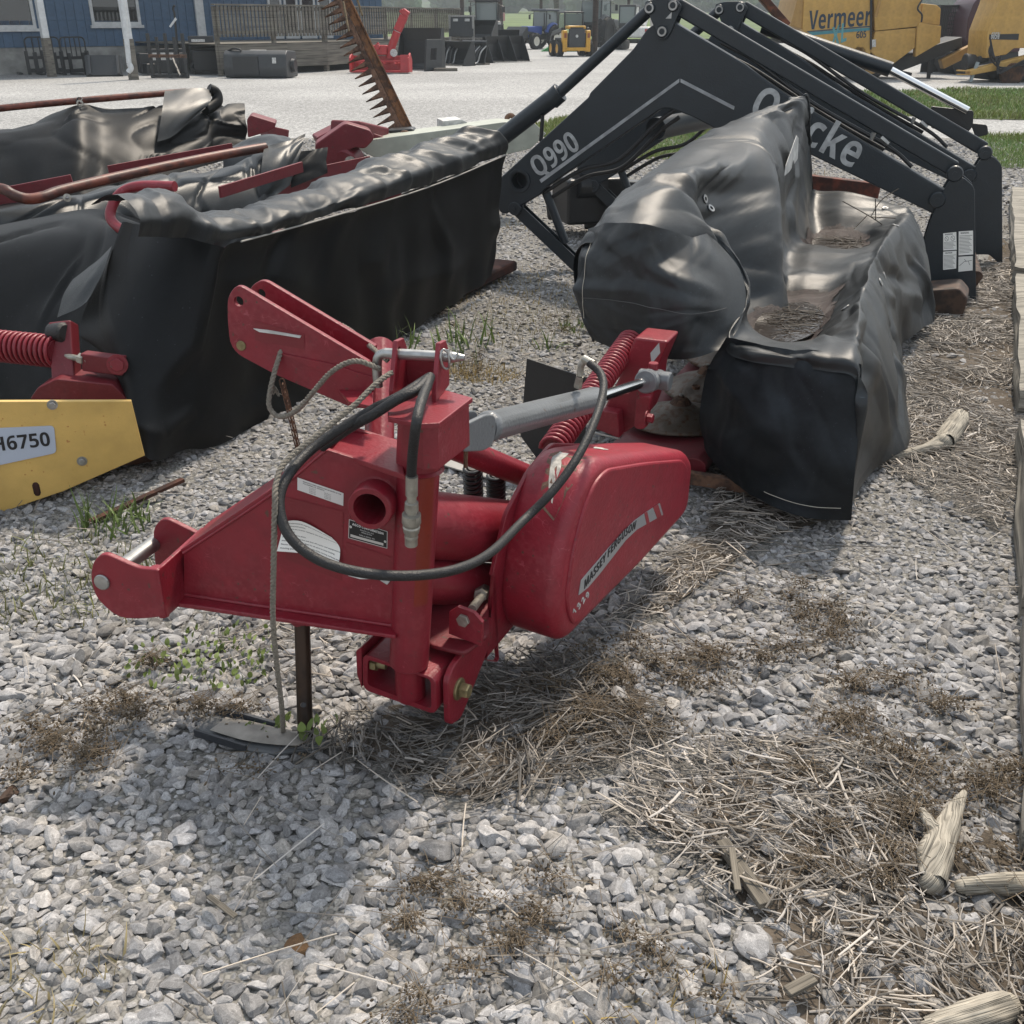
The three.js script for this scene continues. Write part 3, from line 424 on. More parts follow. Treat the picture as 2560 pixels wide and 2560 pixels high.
  part(R0, 'pivot_bolt', [...[[.05, -.055]].map(([s, h]) => { const p = V3([[-.159,.215,-1.988]][0]).addScaledVector(V3(DX), s); p.y += h; return [cyl(p.clone().addScaledVector(V3(PX), .01).toArray(), p.clone().addScaledVector(V3(PX), .018).toArray(), .028, .028, 22, .002), cyl(p.clone().addScaledVector(V3(PX), .018).toArray(), p.clone().addScaledVector(V3(PX), .042).toArray(), .019, .019, 6, .003)]; })], BRASSY);
  part(R0, 'block_bolt', [cyl([[-.333,.205,-2.07]][0], [[-.301,.205,-2.06]][0], .010, .010, 10), cyl([[-.337,.205,-2.07]][0], [[-.322,.205,-2.064]][0], .017, .017, 6, .002)], BRASSY);
  part(R0, 'swing_plate', ext(rpoly([[-.208,-2.317],[-.161,-2.422],[-.061,-2.368],[-.056,-2.11],[-.11,-2.028],[-.201,-2.067]], .02), HF(.262), 0, .012, .004), REDD);
  const lugO = [[-.11,.262,-2.062]][0], LG = frame(lugO, PX, UP);
  const lug = part(R0, 'adjuster_lug', ext([[.045,.26],[.048,.327],[.026,.349],[-.016,.355],[-.039,.335],[-.042,.274]], frame([-0.1110, 0, -2.0810], PX, UP), -.006, .006, .0015), RED);
  part(R0, 'adjuster_bolt', bolt([[-.112,.323,-2.081]][0], [-.4, 0, .917], .017, .012).concat([cyl([[-.097,.316,-2.135]][0], [[-.073,.279,-2.272]][0], .011, .011, 12), cyl([[-.08,.291,-2.245]][0], [[-.072,.27,-2.312]][0], .019, .019, 6, .002), cyl([[-.072,.268,-2.312]][0], [[-.059,.198,-2.544]][0], .007, .007, 8)]), ZINC);
  // --- carrying arm tubes behind the headstock
  part(R0, 'swing_tube', [cyl([[-.282,.533,-2.172]][0], [[.028,.33,-2.519]][0], .085, .085, 40, .004), cyl([[-.266,.375,-2.185]][0], [[.028,.177,-2.479]][0], .06, .06, 30)], RED);
  part(R0, 'brace_tube', cyl([[-.207,.719,-2.261]][0], [[.065,.449,-2.609]][0], .033, .033, 30), RED);
  for (const [a, b] of [[[[-.104,.532,-2.504]][0], [[-.105,.422,-2.541]][0]], [[[-.044,.482,-2.569]][0], [[-.044,.39,-2.592]][0]]]) { const sp = part(R0, 'float_spring', spring(a, b, .0215, .0065, 7), BLACKP); part(sp, 'spring_core', cyl(a, b, .013, .013, 14), BLACK); part(sp, 'spring_seat', cyl(V3(b).add(V3(0, -.012, 0)).toArray(), b, .034, .034, 6), ZINC); }
  // --- belt guard
  const GD = [.51, 0, -.86], GP = [.127, -2.214];
  const GF = frame([GP[0], 0, GP[1]], GD, UP);     // outer side: u along the guard, w towards the right
  const go = rpoly([[.006,.152],[.504,.159],[.863,.18],[.873,.352],[.817,.408],[.48,.522],[.194,.607],[.113,.592],[.044,.524],[-.016,.403],[-.043,.26]].map((p, i) => [...p, [.06, .02, .06, .03, .04, .1, .1, .05, .1, .1, .05][i]]), .05, 6);
  const guard = part(R0, 'belt_guard', ext(go, GF, -.175, .0, .034), REDP, 'faded red plastic belt guard');
  const cx = go.reduce((a, p) => a + p[0], 0) / go.length, cyy = go.reduce((a, p) => a + p[1], 0) / go.length;
  part(guard, 'raised_panel', ext(go.map(p => [cx + (p[0] - cx) * .87, cyy + (p[1] - cyy) * .85]), GF, -.01, .007, .0065), REDP);
  const dec = [[.069,.278],[.08,.316],[.154,.326],[.243,.338],[.328,.346],[.401,.35],[.479,.343],[.579,.331],[.613,.28],[.521,.296],[.422,.313],[.347,.312],[.27,.297],[.187,.282],[.121,.274]];
  part(guard, 'decal_plate', ext(dec, GF, .0075, .0095, .0004), mat({ color: lin(.36, .37, .38), roughness: .3, metalness: .4 }), 'silver curved nameplate');
  part(guard, 'decal_band', [ext([[.465,.347],[.486,.342],[.51,.296],[.489,.3]], GF, .0096, .0103, 0), ext([[.528,.339],[.565,.333],[.598,.283],[.565,.289]], GF, .0096, .0103, 0)], paint(.30, .03, .04));
  { // lettering follows the curved plate
    const path = new THREE.CatmullRomCurve3([[.096,.281],[.174,.298],[.252,.315],[.33,.326],[.409,.323]].map(p => V3(p[0], p[1], 0))), txt = 'MASSEY FERGUSON', gs = [];
    let tot = 0; const adv = [...txt].map(c => { const a = (font.data.glyphs[c] || font.data.glyphs['o']).ha / font.data.resolution; tot += a; return a; });
    const L = path.getLength(), sz = L / tot; let t = 0;
    [...txt].forEach((c, i) => { if (c != ' ') { const g = new TextGeometry(c, { font, size: sz * .98, depth: .001, curveSegments: 2 }); g.applyMatrix4(new THREE.Matrix4().makeShear(0, 0, .22, 0, 0, 0)); const P = path.getPointAt(t / tot), T = path.getTangentAt(t / tot); g.rotateZ(Math.atan2(T.y, T.x)); g.translate(P.x, P.y, .0096); g.applyMatrix4(GF); gs.push(g); } t += adv[i]; });
    part(guard, 'lettering', gs, BLACK);
  }
  part(guard, 'model_numeral', [...'1329'].map((c, i) => letters(c, .022, new THREE.Matrix4().multiplyMatrices(GF, new THREE.Matrix4().makeTranslation(...[[.052,.226],[.124,.238]].reduce((a, b) => a.map((v, k) => v + (b[k] - v) * i / 3)), .0075).multiply(new THREE.Matrix4().makeRotationZ(.75))), .0008)), WHITE);
  part(guard, 'guard_screw', bolt([[-.023,.212,-2.319]][0], [-.75, 0, .66], .009, .006), BRASSY); part(guard, 'guard_screw', bolt([[.018,.435,-2.385]][0], [-.75, 0, .66], .011, .006), BRASSY);
  { const ga = ext(go, GF, -.175, .0, .034), peel = (pts, h) => { const c = [0, 1].map(k => pts.reduce((a, p) => a + p[k], 0) / pts.length), ring = []; pts.forEach((p, i) => { const q = pts[(i + 1) % pts.length]; for (let k = 0; k < 4; k++) ring.push([mix(p[0], q[0], k / 4) + rr(-.004, .004), mix(p[1], q[1], k / 4) + rr(-.004, .004)]); }); const hit = p => { const s = stick(ga, [p[0], 1.2, p[1]], [0, -1, 0]); return s && s[0][1] > h ? V3(s[0]).addScaledVector(V3(s[1]), .0012).toArray() : null; }, C = hit(c), o = [], R = ring.map(hit); if (!C) return null; for (let i = 0; i < R.length; i++) { const a = R[i], b = R[(i + 1) % R.length]; if (a && b) { const m1 = hit([(c[0] + ring[i][0]) / 2, (c[1] + ring[i][1]) / 2]) || C, m2 = hit([(c[0] + ring[(i + 1) % R.length][0]) / 2, (c[1] + ring[(i + 1) % R.length][1]) / 2]) || C; o.push(...C, ...m1, ...m2, ...m1, ...a, ...b, ...m1, ...b, ...m2); } } const g = new THREE.BufferGeometry(); g.setAttribute('position', new THREE.Float32BufferAttribute(o, 3)); g.computeVertexNormals(); return g; };
    const PAPER = mat({ color: lin(.62, .60, .56), roughness: .8, map: rep(tNoise, 14), side: THREE.DoubleSide }), GLUE = mat({ color: lin(.20, .11, .075), roughness: .7, map: rep(tNoise, 20), side: THREE.DoubleSide });
    for (const [pts, h, m] of [[[[.091,-2.323],[.098,-2.404],[.125,-2.434],[.141,-2.425],[.123,-2.38],[.103,-2.285]], .4, PAPER], [[[.224,-2.599],[.243,-2.601],[.26,-2.576],[.248,-2.561],[.221,-2.561]], .4, PAPER], [[[.067,-2.3],[.099,-2.43],[.152,-2.455],[.196,-2.43],[.15,-2.308],[.105,-2.262]], .4, GLUE]]) { const g = peel(pts, h); if (g) part(guard, m === GLUE ? 'glue_stain' : 'peeled_label', m === GLUE ? g.translate(0, -.0006, 0) : g, m); } }
  part(R0, 'guard_back_plate', ext(rpoly([[-.081,.131],[-.013,.088],[-.034,.204],[-.043,.273],[-.031,.366],[-.043,.354],[.025,.496],[.143,.574],[.263,.605],[.488,.524],[.511,.236]], .02), frame([-.02, 0, -2.26], GD, UP), -.02, -.008, .002), RED);
  // --- coil spring, casting and link at the cutter bar
  const s0 = [[.118,.461,-2.803]][0], s1 = [[.419,.585,-3.528]][0];
  const cs = part(R0, 'lift_spring', spring(s0, s1, .036, .0072, 36, 16), RED, 'long red close-wound coil spring'); part(cs, 'spring_tube', cyl(s0, s1, .031, .031, 20), REDD);
  const MF = [[.334,.426,-3.074]][0], CF = frame(MF, PX, UP), cq = [[.03,.641],[.147,.641],[.113,.542],[.107,.444],[.085,.37],[.051,.328],[.008,.291],[-.098,.319],[-.062,.385],[-.008,.517]];
  part(R0, 'gearbox_casting', [ext(rpoly(cq, .012), frame([.375, 0, -3.35], PX, UP), -.16, -.02, .008), ext(rpoly([[-.06,.387],[.001,.385],[.012,.294],[-.1,.321]], .008), frame([.375, 0, -3.35], PX, UP), -.02, .035, .004), ext(rpoly([[.058,.451],[.11,.458],[.1,.336],[.056,.329]], .02), frame([.375, 0, -3.35], PX, UP), -.01, .02, .004)], RED);
  part(R0, 'casting_bolt', [...bolt([[.438,.433,-3.144]][0], PX, .016, .02)], RED);
  part(R0, 'tie_bar', ext(rpoly([[.285,-3.442],[.323,-3.465],[.394,-3.393],[.376,-3.343],[.287,-3.403]], .01), HF(.285), 0, .008, .002), STEEL);
  part(R0, 'tie_bar_bolt', bolt([[.303,.288,-3.434]][0], [0, 1, 0], .014, .012), STEEL); part(R0, 'tie_bar_bolt', bolt([[.368,.288,-3.378]][0], [0, 1, 0], .013, .008), RUST);
  part(R0, 'warning_sticker', ext([[.133,.643],[.139,.609],[.112,.568],[.106,.605]], frame([.36, 0, -3.335], PX, UP), -.004, -.003, 0), mat({ color: lin(.35, .36, .36), roughness: .5 }));
  // --- cutter bar, skids and discs
  part(R0, 'cutter_bar', [ext(rpoly([[-.2, .05], [-.2, .085], [.17, .11], [.2, .09], [.2, .05]], .01), frame(mw(-.35, 0, 0), PX, UP), -2.95, .0, .004)], REDD);
  for (let i = 0; i < 6; i++) {
    const s = i * .44, y = .145, P = (q, ss, h) => mw(s + ss, q, y + h), prof = [[0, .052], [.03, .052], [.05, .046], [.09, .030], [.15, .012], [.205, -.012], [.215, -.024], [.208, -.03], [.14, -.018], [0, -.02]].map(p => [p[0], p[1] + .03]);
    let g = new THREE.LatheGeometry(prof.map(p => new THREE.Vector2(Math.max(p[0], 1e-4), p[1])), 48); const p = g.attributes.position;
    for (let k = 0; k < p.count; k++) { const x = p.getX(k), z = p.getZ(k), r = Math.hypot(x, z), th = Math.atan2(z, x) + i * 1.1; const f = 1 - .16 * Math.pow(Math.abs(Math.sin(th)), 2) * clamp(r / .2); const cup = Math.exp(-Math.pow((Math.abs(Math.cos(th)) * r - .15) / .035, 2) - Math.pow(Math.sin(th) * r / .035, 2)); p.setXYZ(k, x * f, p.getY(k) - .018 * cup * (p.getY(k) > .02 ? 1 : 0), z * f); }
    g.computeVertexNormals(); const o = P(0, 0, -.03); g.translate(...o);
    const dk = part(R0, 'cutting_disc', g, DISCM, i == 0 ? 'nearest worn steel cutting disc' : undefined);
    part(dk, 'hub_cap', [turn([[0, .034], [.012, .034], [.014, .028], [.022, .028], [.03, .022], [.044, .002], [.044, -.006], [0, -.006]], P(0, 0, .046), P(0, 0, .1), 28)], RUST);
    part(dk, 'hub_nut', cyl(P(0, 0, .074), P(0, 0, .086), .009, .009, 6, .001), STEEL);
    for (const k of [0, Math.PI]) { const A = -(i * 1.1) + k, x = .15 * Math.cos(A), z = .15 * Math.sin(A), c = [o[0] + x, y + .018, o[2] + z]; part(dk, 'blade_bolt', [turn([[.010, .0], [.017, 0], [.019, .012], [.015, .014], [.012, .008], [0, .006]], c, [c[0], c[1] + .1, c[2]], 18)], RUST);
      const bx = [o[0] + .19 * Math.cos(A), y - .025, o[2] + .19 * Math.sin(A)]; part(dk, 'blade', box(bx, [.12, .004, .045], -A, 0), DISCM); }
  }
  part(R0, 'end_shoe', [beam(mw(-.42, .0, .06), mw(-.42, .45, .06), .03, .05, .006)], RUST);
  part(R0, 'side_shield', [ext([[-.017,.12],[.008,.44],[.25,.394],[.254,.054],[.059,.021]].map(p => [p[0], Math.max(p[1], .03)]), frame([.05, 0, -3.78], PX, UP), -.004, .004, .001)], BLACKP, 'black steel side plate');
  // --- cover frame and vinyl covers
  const fr = [[-.45, .25], [-.5, .66]];
  part(R0, 'cover_frame', [tube([mw(-.45, .62, .53), mw(.5, .57, .51), mw(1.4, .56, .53), mw(2.2, .57, .53)], .016, 8, 40), tube([mw(-.2, -.3, .83), mw(.6, -.34, .93), mw(1.7, -.3, 1.0), mw(2.36, -.03, 1.1)], .014, 8, 40), tube([mw(2.36, -.03, 1.1), mw(2.42, .02, .5)], .014, 8), tube([mw(1.4, .57, .53), mw(1.45, .1, .52)], .014, 8), tube([mw(1.4, .0, .5), mw(1.4, .0, .12)], .03, 8), tube([mw(-.1, .5, .1), mw(-.1, .5, .5)], .03, 8)], REDD);
  const ST = [
    [[-.51, .742, .05], [-.555, .74, .32], [-.575, .715, .55], [-.565, .60, .575], [-.545, .48, .567], [-.505, .34, .557], [-.40, .24, .565], [-.155, .235, .66], [-.10, .075, .835], [-.39, -.1, .90], [-.31, -.34, .855], [-.27, -.42, .72], [-.25, -.45, .5]],
    [[-.5, .74, .07], [-.54, .735, .33], [-.54, .71, .60], [-.52, .60, .625], [-.50, .48, .615], [-.46, .34, .605], [-.36, .25, .61], [-.12, .245, .70], [-.05, .07, .885], [-.3, -.1, .955], [-.25, -.33, .905], [-.25, -.42, .72], [-.25, -.45, .5]],
    [[-.12, .77, .05], [-.2, .74, .32], [-.28, .69, .615], [-.22, .6, .615], [-.15, .48, .55], [-.12, .36, .53], [-.1, .26, .58], [-.06, .225, .74], [.02, .05, .90], [.0, -.12, 1.03], [0, -.335, .95], [0, -.44, .7], [0, -.48, .48]],
    [[.12, .84, .05], [.12, .765, .32], [.10, .65, .62], [.15, .575, .59], [.15, .46, .47], [.15, .33, .445], [.18, .2, .46], [.2, .02, .62], [.22, -.07, .86], [.3, -.1, 1.045], [.3, -.35, .98], [.3, -.46, .7], [.3, -.5, .45]],
    [[.28, .88, .06], [.35, .785, .32], [.40, .63, .60], [.42, .56, .575], [.42, .43, .45], [.4, .33, .435], [.4, .22, .445], [.45, .03, .66], [.5, -.05, .88], [.65, -.04, 1.055], [.65, -.36, 1.01], [.6, -.48, .7], [.6, -.52, .45]],
    [[.5, .86, .07], [.55, .77, .33], [.6, .625, .62], [.62, .555, .58], [.6, .43, .47], [.59, .36, .45], [.6, .30, .475], [.72, .22, .72], [1.0, .09, .98], [1.12, -.06, 1.08], [1.05, -.37, 1.04], [1.0, -.49, .7], [1.0, -.52, .45]],
    [[.8, .80, .07], [.85, .735, .34], [.88, .605, .60], [.9, .55, .59], [.85, .43, .50], [.83, .33, .485], [.83, .22, .49], [.95, .13, .72], [1.2, .05, .97], [1.28, -.07, 1.09], [1.25, -.37, 1.055], [1.2, -.5, .7], [1.2, -.52, .45]],
    [[1.5, .74, .1], [1.45, .695, .35], [1.36, .61, .63], [1.34, .55, .62], [1.35, .41, .592], [1.4, .27, .582], [1.45, .14, .585], [1.5, .08, .76], [1.6, .02, 1.0], [1.66, -.12, 1.13], [1.72, -.32, 1.095], [1.75, -.48, .7], [1.75, -.52, .45]],
    [[1.95, .82, .1], [1.95, .74, .35], [1.85, .615, .61], [1.9, .55, .575], [1.95, .42, .49], [1.98, .32, .475], [1.98, .18, .49], [2.0, .10, .75], [2.03, .02, 1.0], [2.05, -.08, 1.16], [2.0, -.19, 1.15], [2.1, -.4, .7], [2.1, -.5, .45]],
    [[2.13, .86, .1], [2.2, .78, .38], [2.25, .66, .61], [2.26, .56, .62], [2.3, .43, .625], [2.36, .27, .635], [2.42, .1, .62], [2.40, .06, .78], [2.40, .03, 1.0], [2.40, .0, 1.20], [2.36, -.05, 1.185], [2.4, -.3, .7], [2.4, -.4, .45]],
    [[2.25, .84, .12], [2.38, .77, .38], [2.5, .64, .61], [2.52, .55, .65], [2.56, .42, .67], [2.62, .26, .69], [2.66, .08, .68], [2.52, .065, .75], [2.44, .035, 1.0], [2.42, .005, 1.195], [2.40, -.04, 1.18], [2.44, -.25, .7], [2.44, -.35, .45]],
    [[2.42, .78, .2], [2.55, .73, .36], [2.66, .62, .48], [2.70, .54, .52], [2.74, .42, .52], [2.80, .26, .52], [2.82, .08, .50], [2.66, .07, .6], [2.5, .05, .85], [2.47, .02, 1.05], [2.46, -.03, 1.05], [2.5, -.2, .6], [2.5, -.3, .4]]];
  for (const r of ST) { const e = r[10]; r[11] = [e[0], e[1] - .015, e[2] - .17]; r[12] = [e[0], e[1] + .06, e[2] - .36]; }
  const cg0 = cloth(ST.map(r => r.map(p => mw(p[0], p[1], p[2]))), 15, 19, sum(folds(.008, 2.1, .8, 1.25, 2), creases(120, 2.6, 3.2, .030, .07, 3), creases(150, 2.6, 3.2, .008, .02, 5)));
  const sqh = v => { const X = v.x - .687, Z = v.z + 3.963; return [X * .40 - Z * .917, X * .917 + Z * .40, v.y]; };
  const cov = part(R0, 'vinyl_cover', cg0.clone(), VINYL, 'sagging dark grey vinyl cover holding dirty water');
  { // mud washed into the two hollows, and the water standing in them
    const g = cg0.toNonIndexed(), p = g.attributes.position, n = g.attributes.normal, out = [], c = new THREE.Vector3(), a = new THREE.Vector3();
    for (let i = 0; i < p.count; i += 3) { c.set(0, 0, 0); for (let k = 0; k < 3; k++) c.add(a.fromBufferAttribute(p, i + k)); c.multiplyScalar(1 / 3); const [s, q, h] = sqh(c), w = fbm(s * 7, q * 7, 3, 3) - .5; if (q > .10 && q < .5 && ((s > -.05 && s < .9 && h < .505 + w * .12) || (s > 1.6 && s < 2.35 && h < .545 + w * .12))) for (let k = 0; k < 3; k++) { a.fromBufferAttribute(p, i + k); const sg = n.getY(i + k) < 0 ? -1 : 1; out.push(a.x + .003 * sg * n.getX(i + k), a.y + .003 * sg * n.getY(i + k), a.z + .003 * sg * n.getZ(i + k)); } }
    const d = new THREE.BufferGeometry(); d.setAttribute('position', new THREE.Float32BufferAttribute(out, 3)); d.computeVertexNormals(); part(cov, 'mud', d, mat({ color: lin(.060, .036, .031), roughness: .5, map: rep(tNoise, 9), bumpMap: rep(tFine, 20), bumpScale: .004, side: THREE.DoubleSide }), 'reddish brown mud in the hollows');
    const WATER = pm({ color: lin(.03, .024, .020), roughness: .05, ior: 1.33, bumpMap: rep(tFine, 3), bumpScale: .0008 });
    const pool = (s, q, rs, rq, h) => ext(Array.from({ length: 36 }, (_, i) => { const t = i / 36 * 6.283, w = mw(s + Math.cos(t) * rs, q + Math.sin(t) * rq, 0); return [w[0], w[2]]; }), HF(h), 0, .004, 0);
    part(cov, 'puddle', pool(.38, .34, .34, .13, .476), WATER); part(cov, 'puddle', pool(1.98, .33, .26, .15, .514), WATER);
    const L = [], tw = new THREE.CylinderGeometry(.5, .4, 1, 5).rotateZ(1.57); for (let i = 0; i < 100; i++) { const A = i % 3 == 0, s = A ? 1.98 + gauss() * .18 : .38 + gauss() * .2, q = A ? .36 + gauss() * .09 : .36 + gauss() * .08, w = mw(s, q, (A ? .518 : .48) + rnd() * .012), t = rr(.4, 1.5); L.push([mtx(w, [gauss() * .06, rr(0, 6.3), gauss() * .08], [rr(.03, .16), rr(.002, .005), rr(.002, .005)]), lin(.05 * t, .038 * t, .026 * t), 0]); } scatter('wet_straw', [tw], mat({ color: lin(1, 1, 1), roughness: .5 }), L);
    const tg = thing('twig', 'thin dry branching twig resting on the far hollow of the grey cover', 'twig', mw(2.15, .45, .6)); const t0 = mw(2.15, .45, .56); part(tg, 'stem', [[[-.16, .10, -.02], [0, .02, 0], [.13, -.06, .02]], [[0, .02, 0], [.06, .10, -.05], [.15, .16, -.06]], [[-.02, .03, 0], [-.10, -.03, .06]], [[.03, .0, 0], [.0, .12, .03]], [[0, .02, 0], [.10, .03, .10]]].map(b => tube(b.map(k => [t0[0] + k[0], t0[1] + k[1] + .05, t0[2] + k[2]]), .0028, 5, 8)), mat({ color: lin(.06, .05, .04), roughness: .9 }));
  }
  for (const [o, dr] of [[mw(.92, 2, .55), [-.917, 0, -.40]], [mw(1.2, 2, .52), [-.917, 0, -.40]], [mw(-.42, 2, .545), [-.917, 0, -.40]], [mw(.30, .56, 2), [0, -1, 0]], [mw(1.9, .6, 2), [0, -1, 0]], [mw(2.4, .5, 2), [0, -1, 0]], [mw(.45, 2, .93), [-.917, 0, -.40]], [mw(.47, 2, .89), [-.917, 0, -.40]]]) { const h = stick(cg0, o, dr); if (h) part(cov, 'grommet', turn([[.009, 0], [.0175, 0], [.019, .003], [.017, .005], [.009, .004], [.009, 0]], V3(h[0]).addScaledVector(V3(h[1]), .001).toArray(), V3(h[0]).add(V3(h[1])).toArray(), 18), STEEL); }
  part(R0, 'tear_light_sliver', ext([[-.662,.896],[-.648,.946],[-.417,1.067],[-.346,1.049],[-.299,.94],[-.517,.902]], frame([1.622, 0, -5.956], DX, UP), .0, .002, 0), WHITE, 'light through a tear in the far face of the cover, painted as a white sliver');  // white sheet paints the bright ground seen through a tear in the cover
  const ef = cloth([[[-.44, .245, .607], [-.47, .36, .608], [-.505, .48, .618], [-.525, .60, .627], [-.545, .712, .602]], [[-.42, .20, .52], [-.47, .32, .55], [-.54, .46, .56], [-.57, .61, .55], [-.565, .725, .52]], [[-.37, .165, .40], [-.47, .30, .42], [-.565, .45, .42], [-.60, .61, .40], [-.58, .738, .38]], [[-.34, .155, .27], [-.46, .29, .28], [-.575, .44, .30], [-.62, .60, .27], [-.60, .748, .24]], [[-.32, .19, .13], [-.44, .30, .09], [-.575, .45, .085], [-.64, .61, .08], [-.58, .758, .07]]].map(r => r.map(p => mw(...p))), 16, 16, sum(folds(.006, 2.2, .7, .5, 9), creases(24, .6, .6, .018, .07, 9), creases(26, .6, .6, .004, .018, 19)));
  const f1 = part(R0, 'end_flap', ef, VINYLF, 'dark end flap hanging from the rear cover');
  const ef2 = cloth([[[-.25, -.335, .907], [-.36, -.17, .957], [-.36, -.05, .95], [-.22, .05, .905], [-.05, .07, .888]], [[-.33, -.335, .83], [-.40, -.18, .87], [-.405, -.05, .86], [-.33, .08, .83], [-.09, .20, .78]], [[-.37, -.33, .73], [-.42, -.17, .75], [-.43, -.02, .75], [-.41, .12, .74], [-.16, .252, .69]], [[-.38, -.31, .62], [-.42, -.15, .62], [-.44, 0, .62], [-.43, .13, .63], [-.28, .262, .615]], [[-.38, -.26, .53], [-.41, -.12, .505], [-.43, .01, .505], [-.44, .13, .52], [-.40, .235, .560]]].map(r => r.map(p => mw(...p))), 16, 16, sum(folds(.004, 2.0, 1, 1, 31), creases(20, .6, .45, .014, .06, 13), creases(24, .6, .45, .004, .016, 23)));
  const f2 = part(R0, 'end_flap', ef2, VINYL, 'rounded grey flap hanging over the front of the mower');
  { // stitched hems
    const row = (g, pts) => { const o = []; for (const [a, d] of pts) { const h = stick(g, a, d); if (h) o.push(V3(h[0]).addScaledVector(V3(h[1]), .0015).toArray()); } return o.length > 2 ? tube(o, .0012, 4, o.length * 3) : null; };
    const N = [-.4, 0, .917].map(v => -v); const dir = [.40, 0, -.917];
    const r1 = row(ef, Array.from({ length: 14 }, (_, i) => [mw(-2, .46 + i * .02, .125 - i * .0005), dir])), r2 = row(ef2, Array.from({ length: 18 }, (_, i) => [mw(-2, -.30 + i * .03, .685 + .01 * Math.sin(i * .3)), dir])), r3 = row(ef2, Array.from({ length: 12 }, (_, i) => [mw(-2, -.295, .88 - i * .025), dir]));
    if (r1) part(f1, 'stitching', r1, THREAD); if (r2) part(f2, 'stitching', r2, mat({ color: lin(.10, .10, .10), roughness: .9 })); if (r3) part(f2, 'stitching', r3, THREAD);
  }
  // --- stickers on the headstock
  const txt = (x, s, X, Y, f, c = '#111') => { x.fillStyle = c; x.font = f; x.fillText(s, X, Y); };
  const P1 = [[-.248,.701],[-.145,.672],[-.148,.641],[-.251,.671]];
  const skew = (pts, w, t = .0012) => { const g = new THREE.BufferGeometry(); const P = pts.map(p => hw(p[0], p[1], w)); g.setAttribute('position', new THREE.Float32BufferAttribute([...P[0], ...P[3], ...P[1], ...P[1], ...P[3], ...P[2]], 3)); g.setAttribute('uv', new THREE.Float32BufferAttribute([0, 1, 0, 0, 1, 1, 1, 1, 0, 0, 1, 0], 2)); g.computeVertexNormals(); return g; };
  part(hs, 'patent_label', skew(P1, -.0335), print(512, 150, (x, w, h) => { x.fillStyle = '#c9c6c4'; x.fillRect(0, 0, w, h); txt(x, 'MANUFACTURED UNDER ONE OR MORE OF THE', 60, 34, 'bold 19px sans-serif'); txt(x, 'FOLLOWING U.S. PATENTS:', 60, 56, 'bold 19px sans-serif'); ['Re 30,617', '4,567,712', '4,586,326', '4,696,150'].forEach((s, i) => { txt(x, s, 130, 80 + i * 19, '17px sans-serif'); txt(x, s, 300, 80 + i * 19, '17px sans-serif'); }); }));
  part(hs, 'name_plate', skew([[-.137,.61],[-.05,.588],[-.053,.545],[-.142,.563]], -.033), print(512, 240, (x, w, h) => { x.fillStyle = '#b9b6b4'; x.fillRect(0, 0, w, h); x.fillStyle = '#101112'; x.fillRect(8, 8, w - 16, h - 16); txt(x, 'AGCO CORPORATION', 46, 62, 'bold 41px sans-serif', '#ddd'); txt(x, 'DULUTH, GA, USA', 150, 96, 'bold 22px sans-serif', '#bbb'); txt(x, 'MADE IN USA', 170, 122, 'bold 22px sans-serif', '#bbb'); txt(x, 'TYPE & SERIAL NO.', 140, 165, 'bold 24px sans-serif', '#bbb'); x.fillStyle = '#b9b5b0'; x.fillRect(28, 180, w - 80, 34); for (const [a, b] of [[26, 90], [w - 30, 150]]) { x.fillStyle = '#c4c2be'; x.beginPath(); x.arc(a, b, 16, 0, 7); x.fill(); x.fillStyle = '#777'; x.beginPath(); x.arc(a, b, 6, 0, 7); x.fill(); } }));
  const DKRED = paint(.19, .012, .02, .5);
  part(hs, 'sticker_ghost', [skew([[-.28,.652],[-.149,.627],[-.165,.451],[-.296,.494]], -.0338), skew([[-.148,.552],[-.046,.524],[-.051,.454],[-.153,.479]], -.0338)], DKRED, 'darker red patches where stickers peeled off');
  part(hs, 'torn_sticker', [unitUV(cloth([[[-.292, .595, -.02], [-.245, .598, -.026], [-.18, .562, -.031]], [[-.298, .562, -.03], [-.24, .555, -.032], [-.163, .535, -.032]], [[-.305, .525, -.012], [-.235, .512, -.031], [-.165, .492, -.014]]].map(r => r.map(p => hw(...p))), 6, 6))], print(512, 360, (x, w, h) => { x.fillStyle = '#dedcd8'; x.fillRect(0, 0, w, h); ['Read and understand the Operator’s Manual for safety information', 'and operating instructions.', 'Operate only on a tractor equipped with Roll-over Protective Structure', 'and seat belt.', 'Keep all shields in place.', 'Stop engine, set brake and shut off tractor and equipment before', 'working on machine. Wait for all parts to stop rotating.', 'Never clean, adjust or lubricate while running and keep away from', 'moving parts.'].forEach((s, i) => txt(x, s, 14, 44 + i * 36, 'bold 17px sans-serif')); }, { side: THREE.DoubleSide }));
  part(hs, 'torn_sticker', ext([[-.151,.482],[-.128,.479],[-.097,.472],[-.051,.463],[-.058,.454],[-.078,.466],[-.121,.462],[-.148,.467]], HSF, -.033, -.031, 0), WHITE, 'shred of white sticker');
  part(lp, 'sticker_ghost', ext([[-.403,.986],[-.287,.96],[-.291,.926],[-.407,.941]], HSF, -.2395, -.2385, 0), DKRED);
  part(lp, 'paper_scrap', ext([[-.407,.969],[-.37,.967],[-.294,.958],[-.297,.953],[-.344,.958],[-.393,.962]], HSF, -.2385, -.235, 0), WHITE);
  // --- parking jack
  const jk = part(R0, 'jack_stand', [cyl([[-.505,0,-2.021]][0], hw(-.30, .31, -.10), .019, .019, 20)], mat({ color: lin(.30, .30, .27), roughness: .5, metalness: .4, map: rep(tRust, 2) }), 'dark bare steel parking leg');
  part(jk, 'jack_socket', [cyl(hw(-.302, .285, -.10), hw(-.299, .36, -.10), .027, .027, 20, .003)], RED);
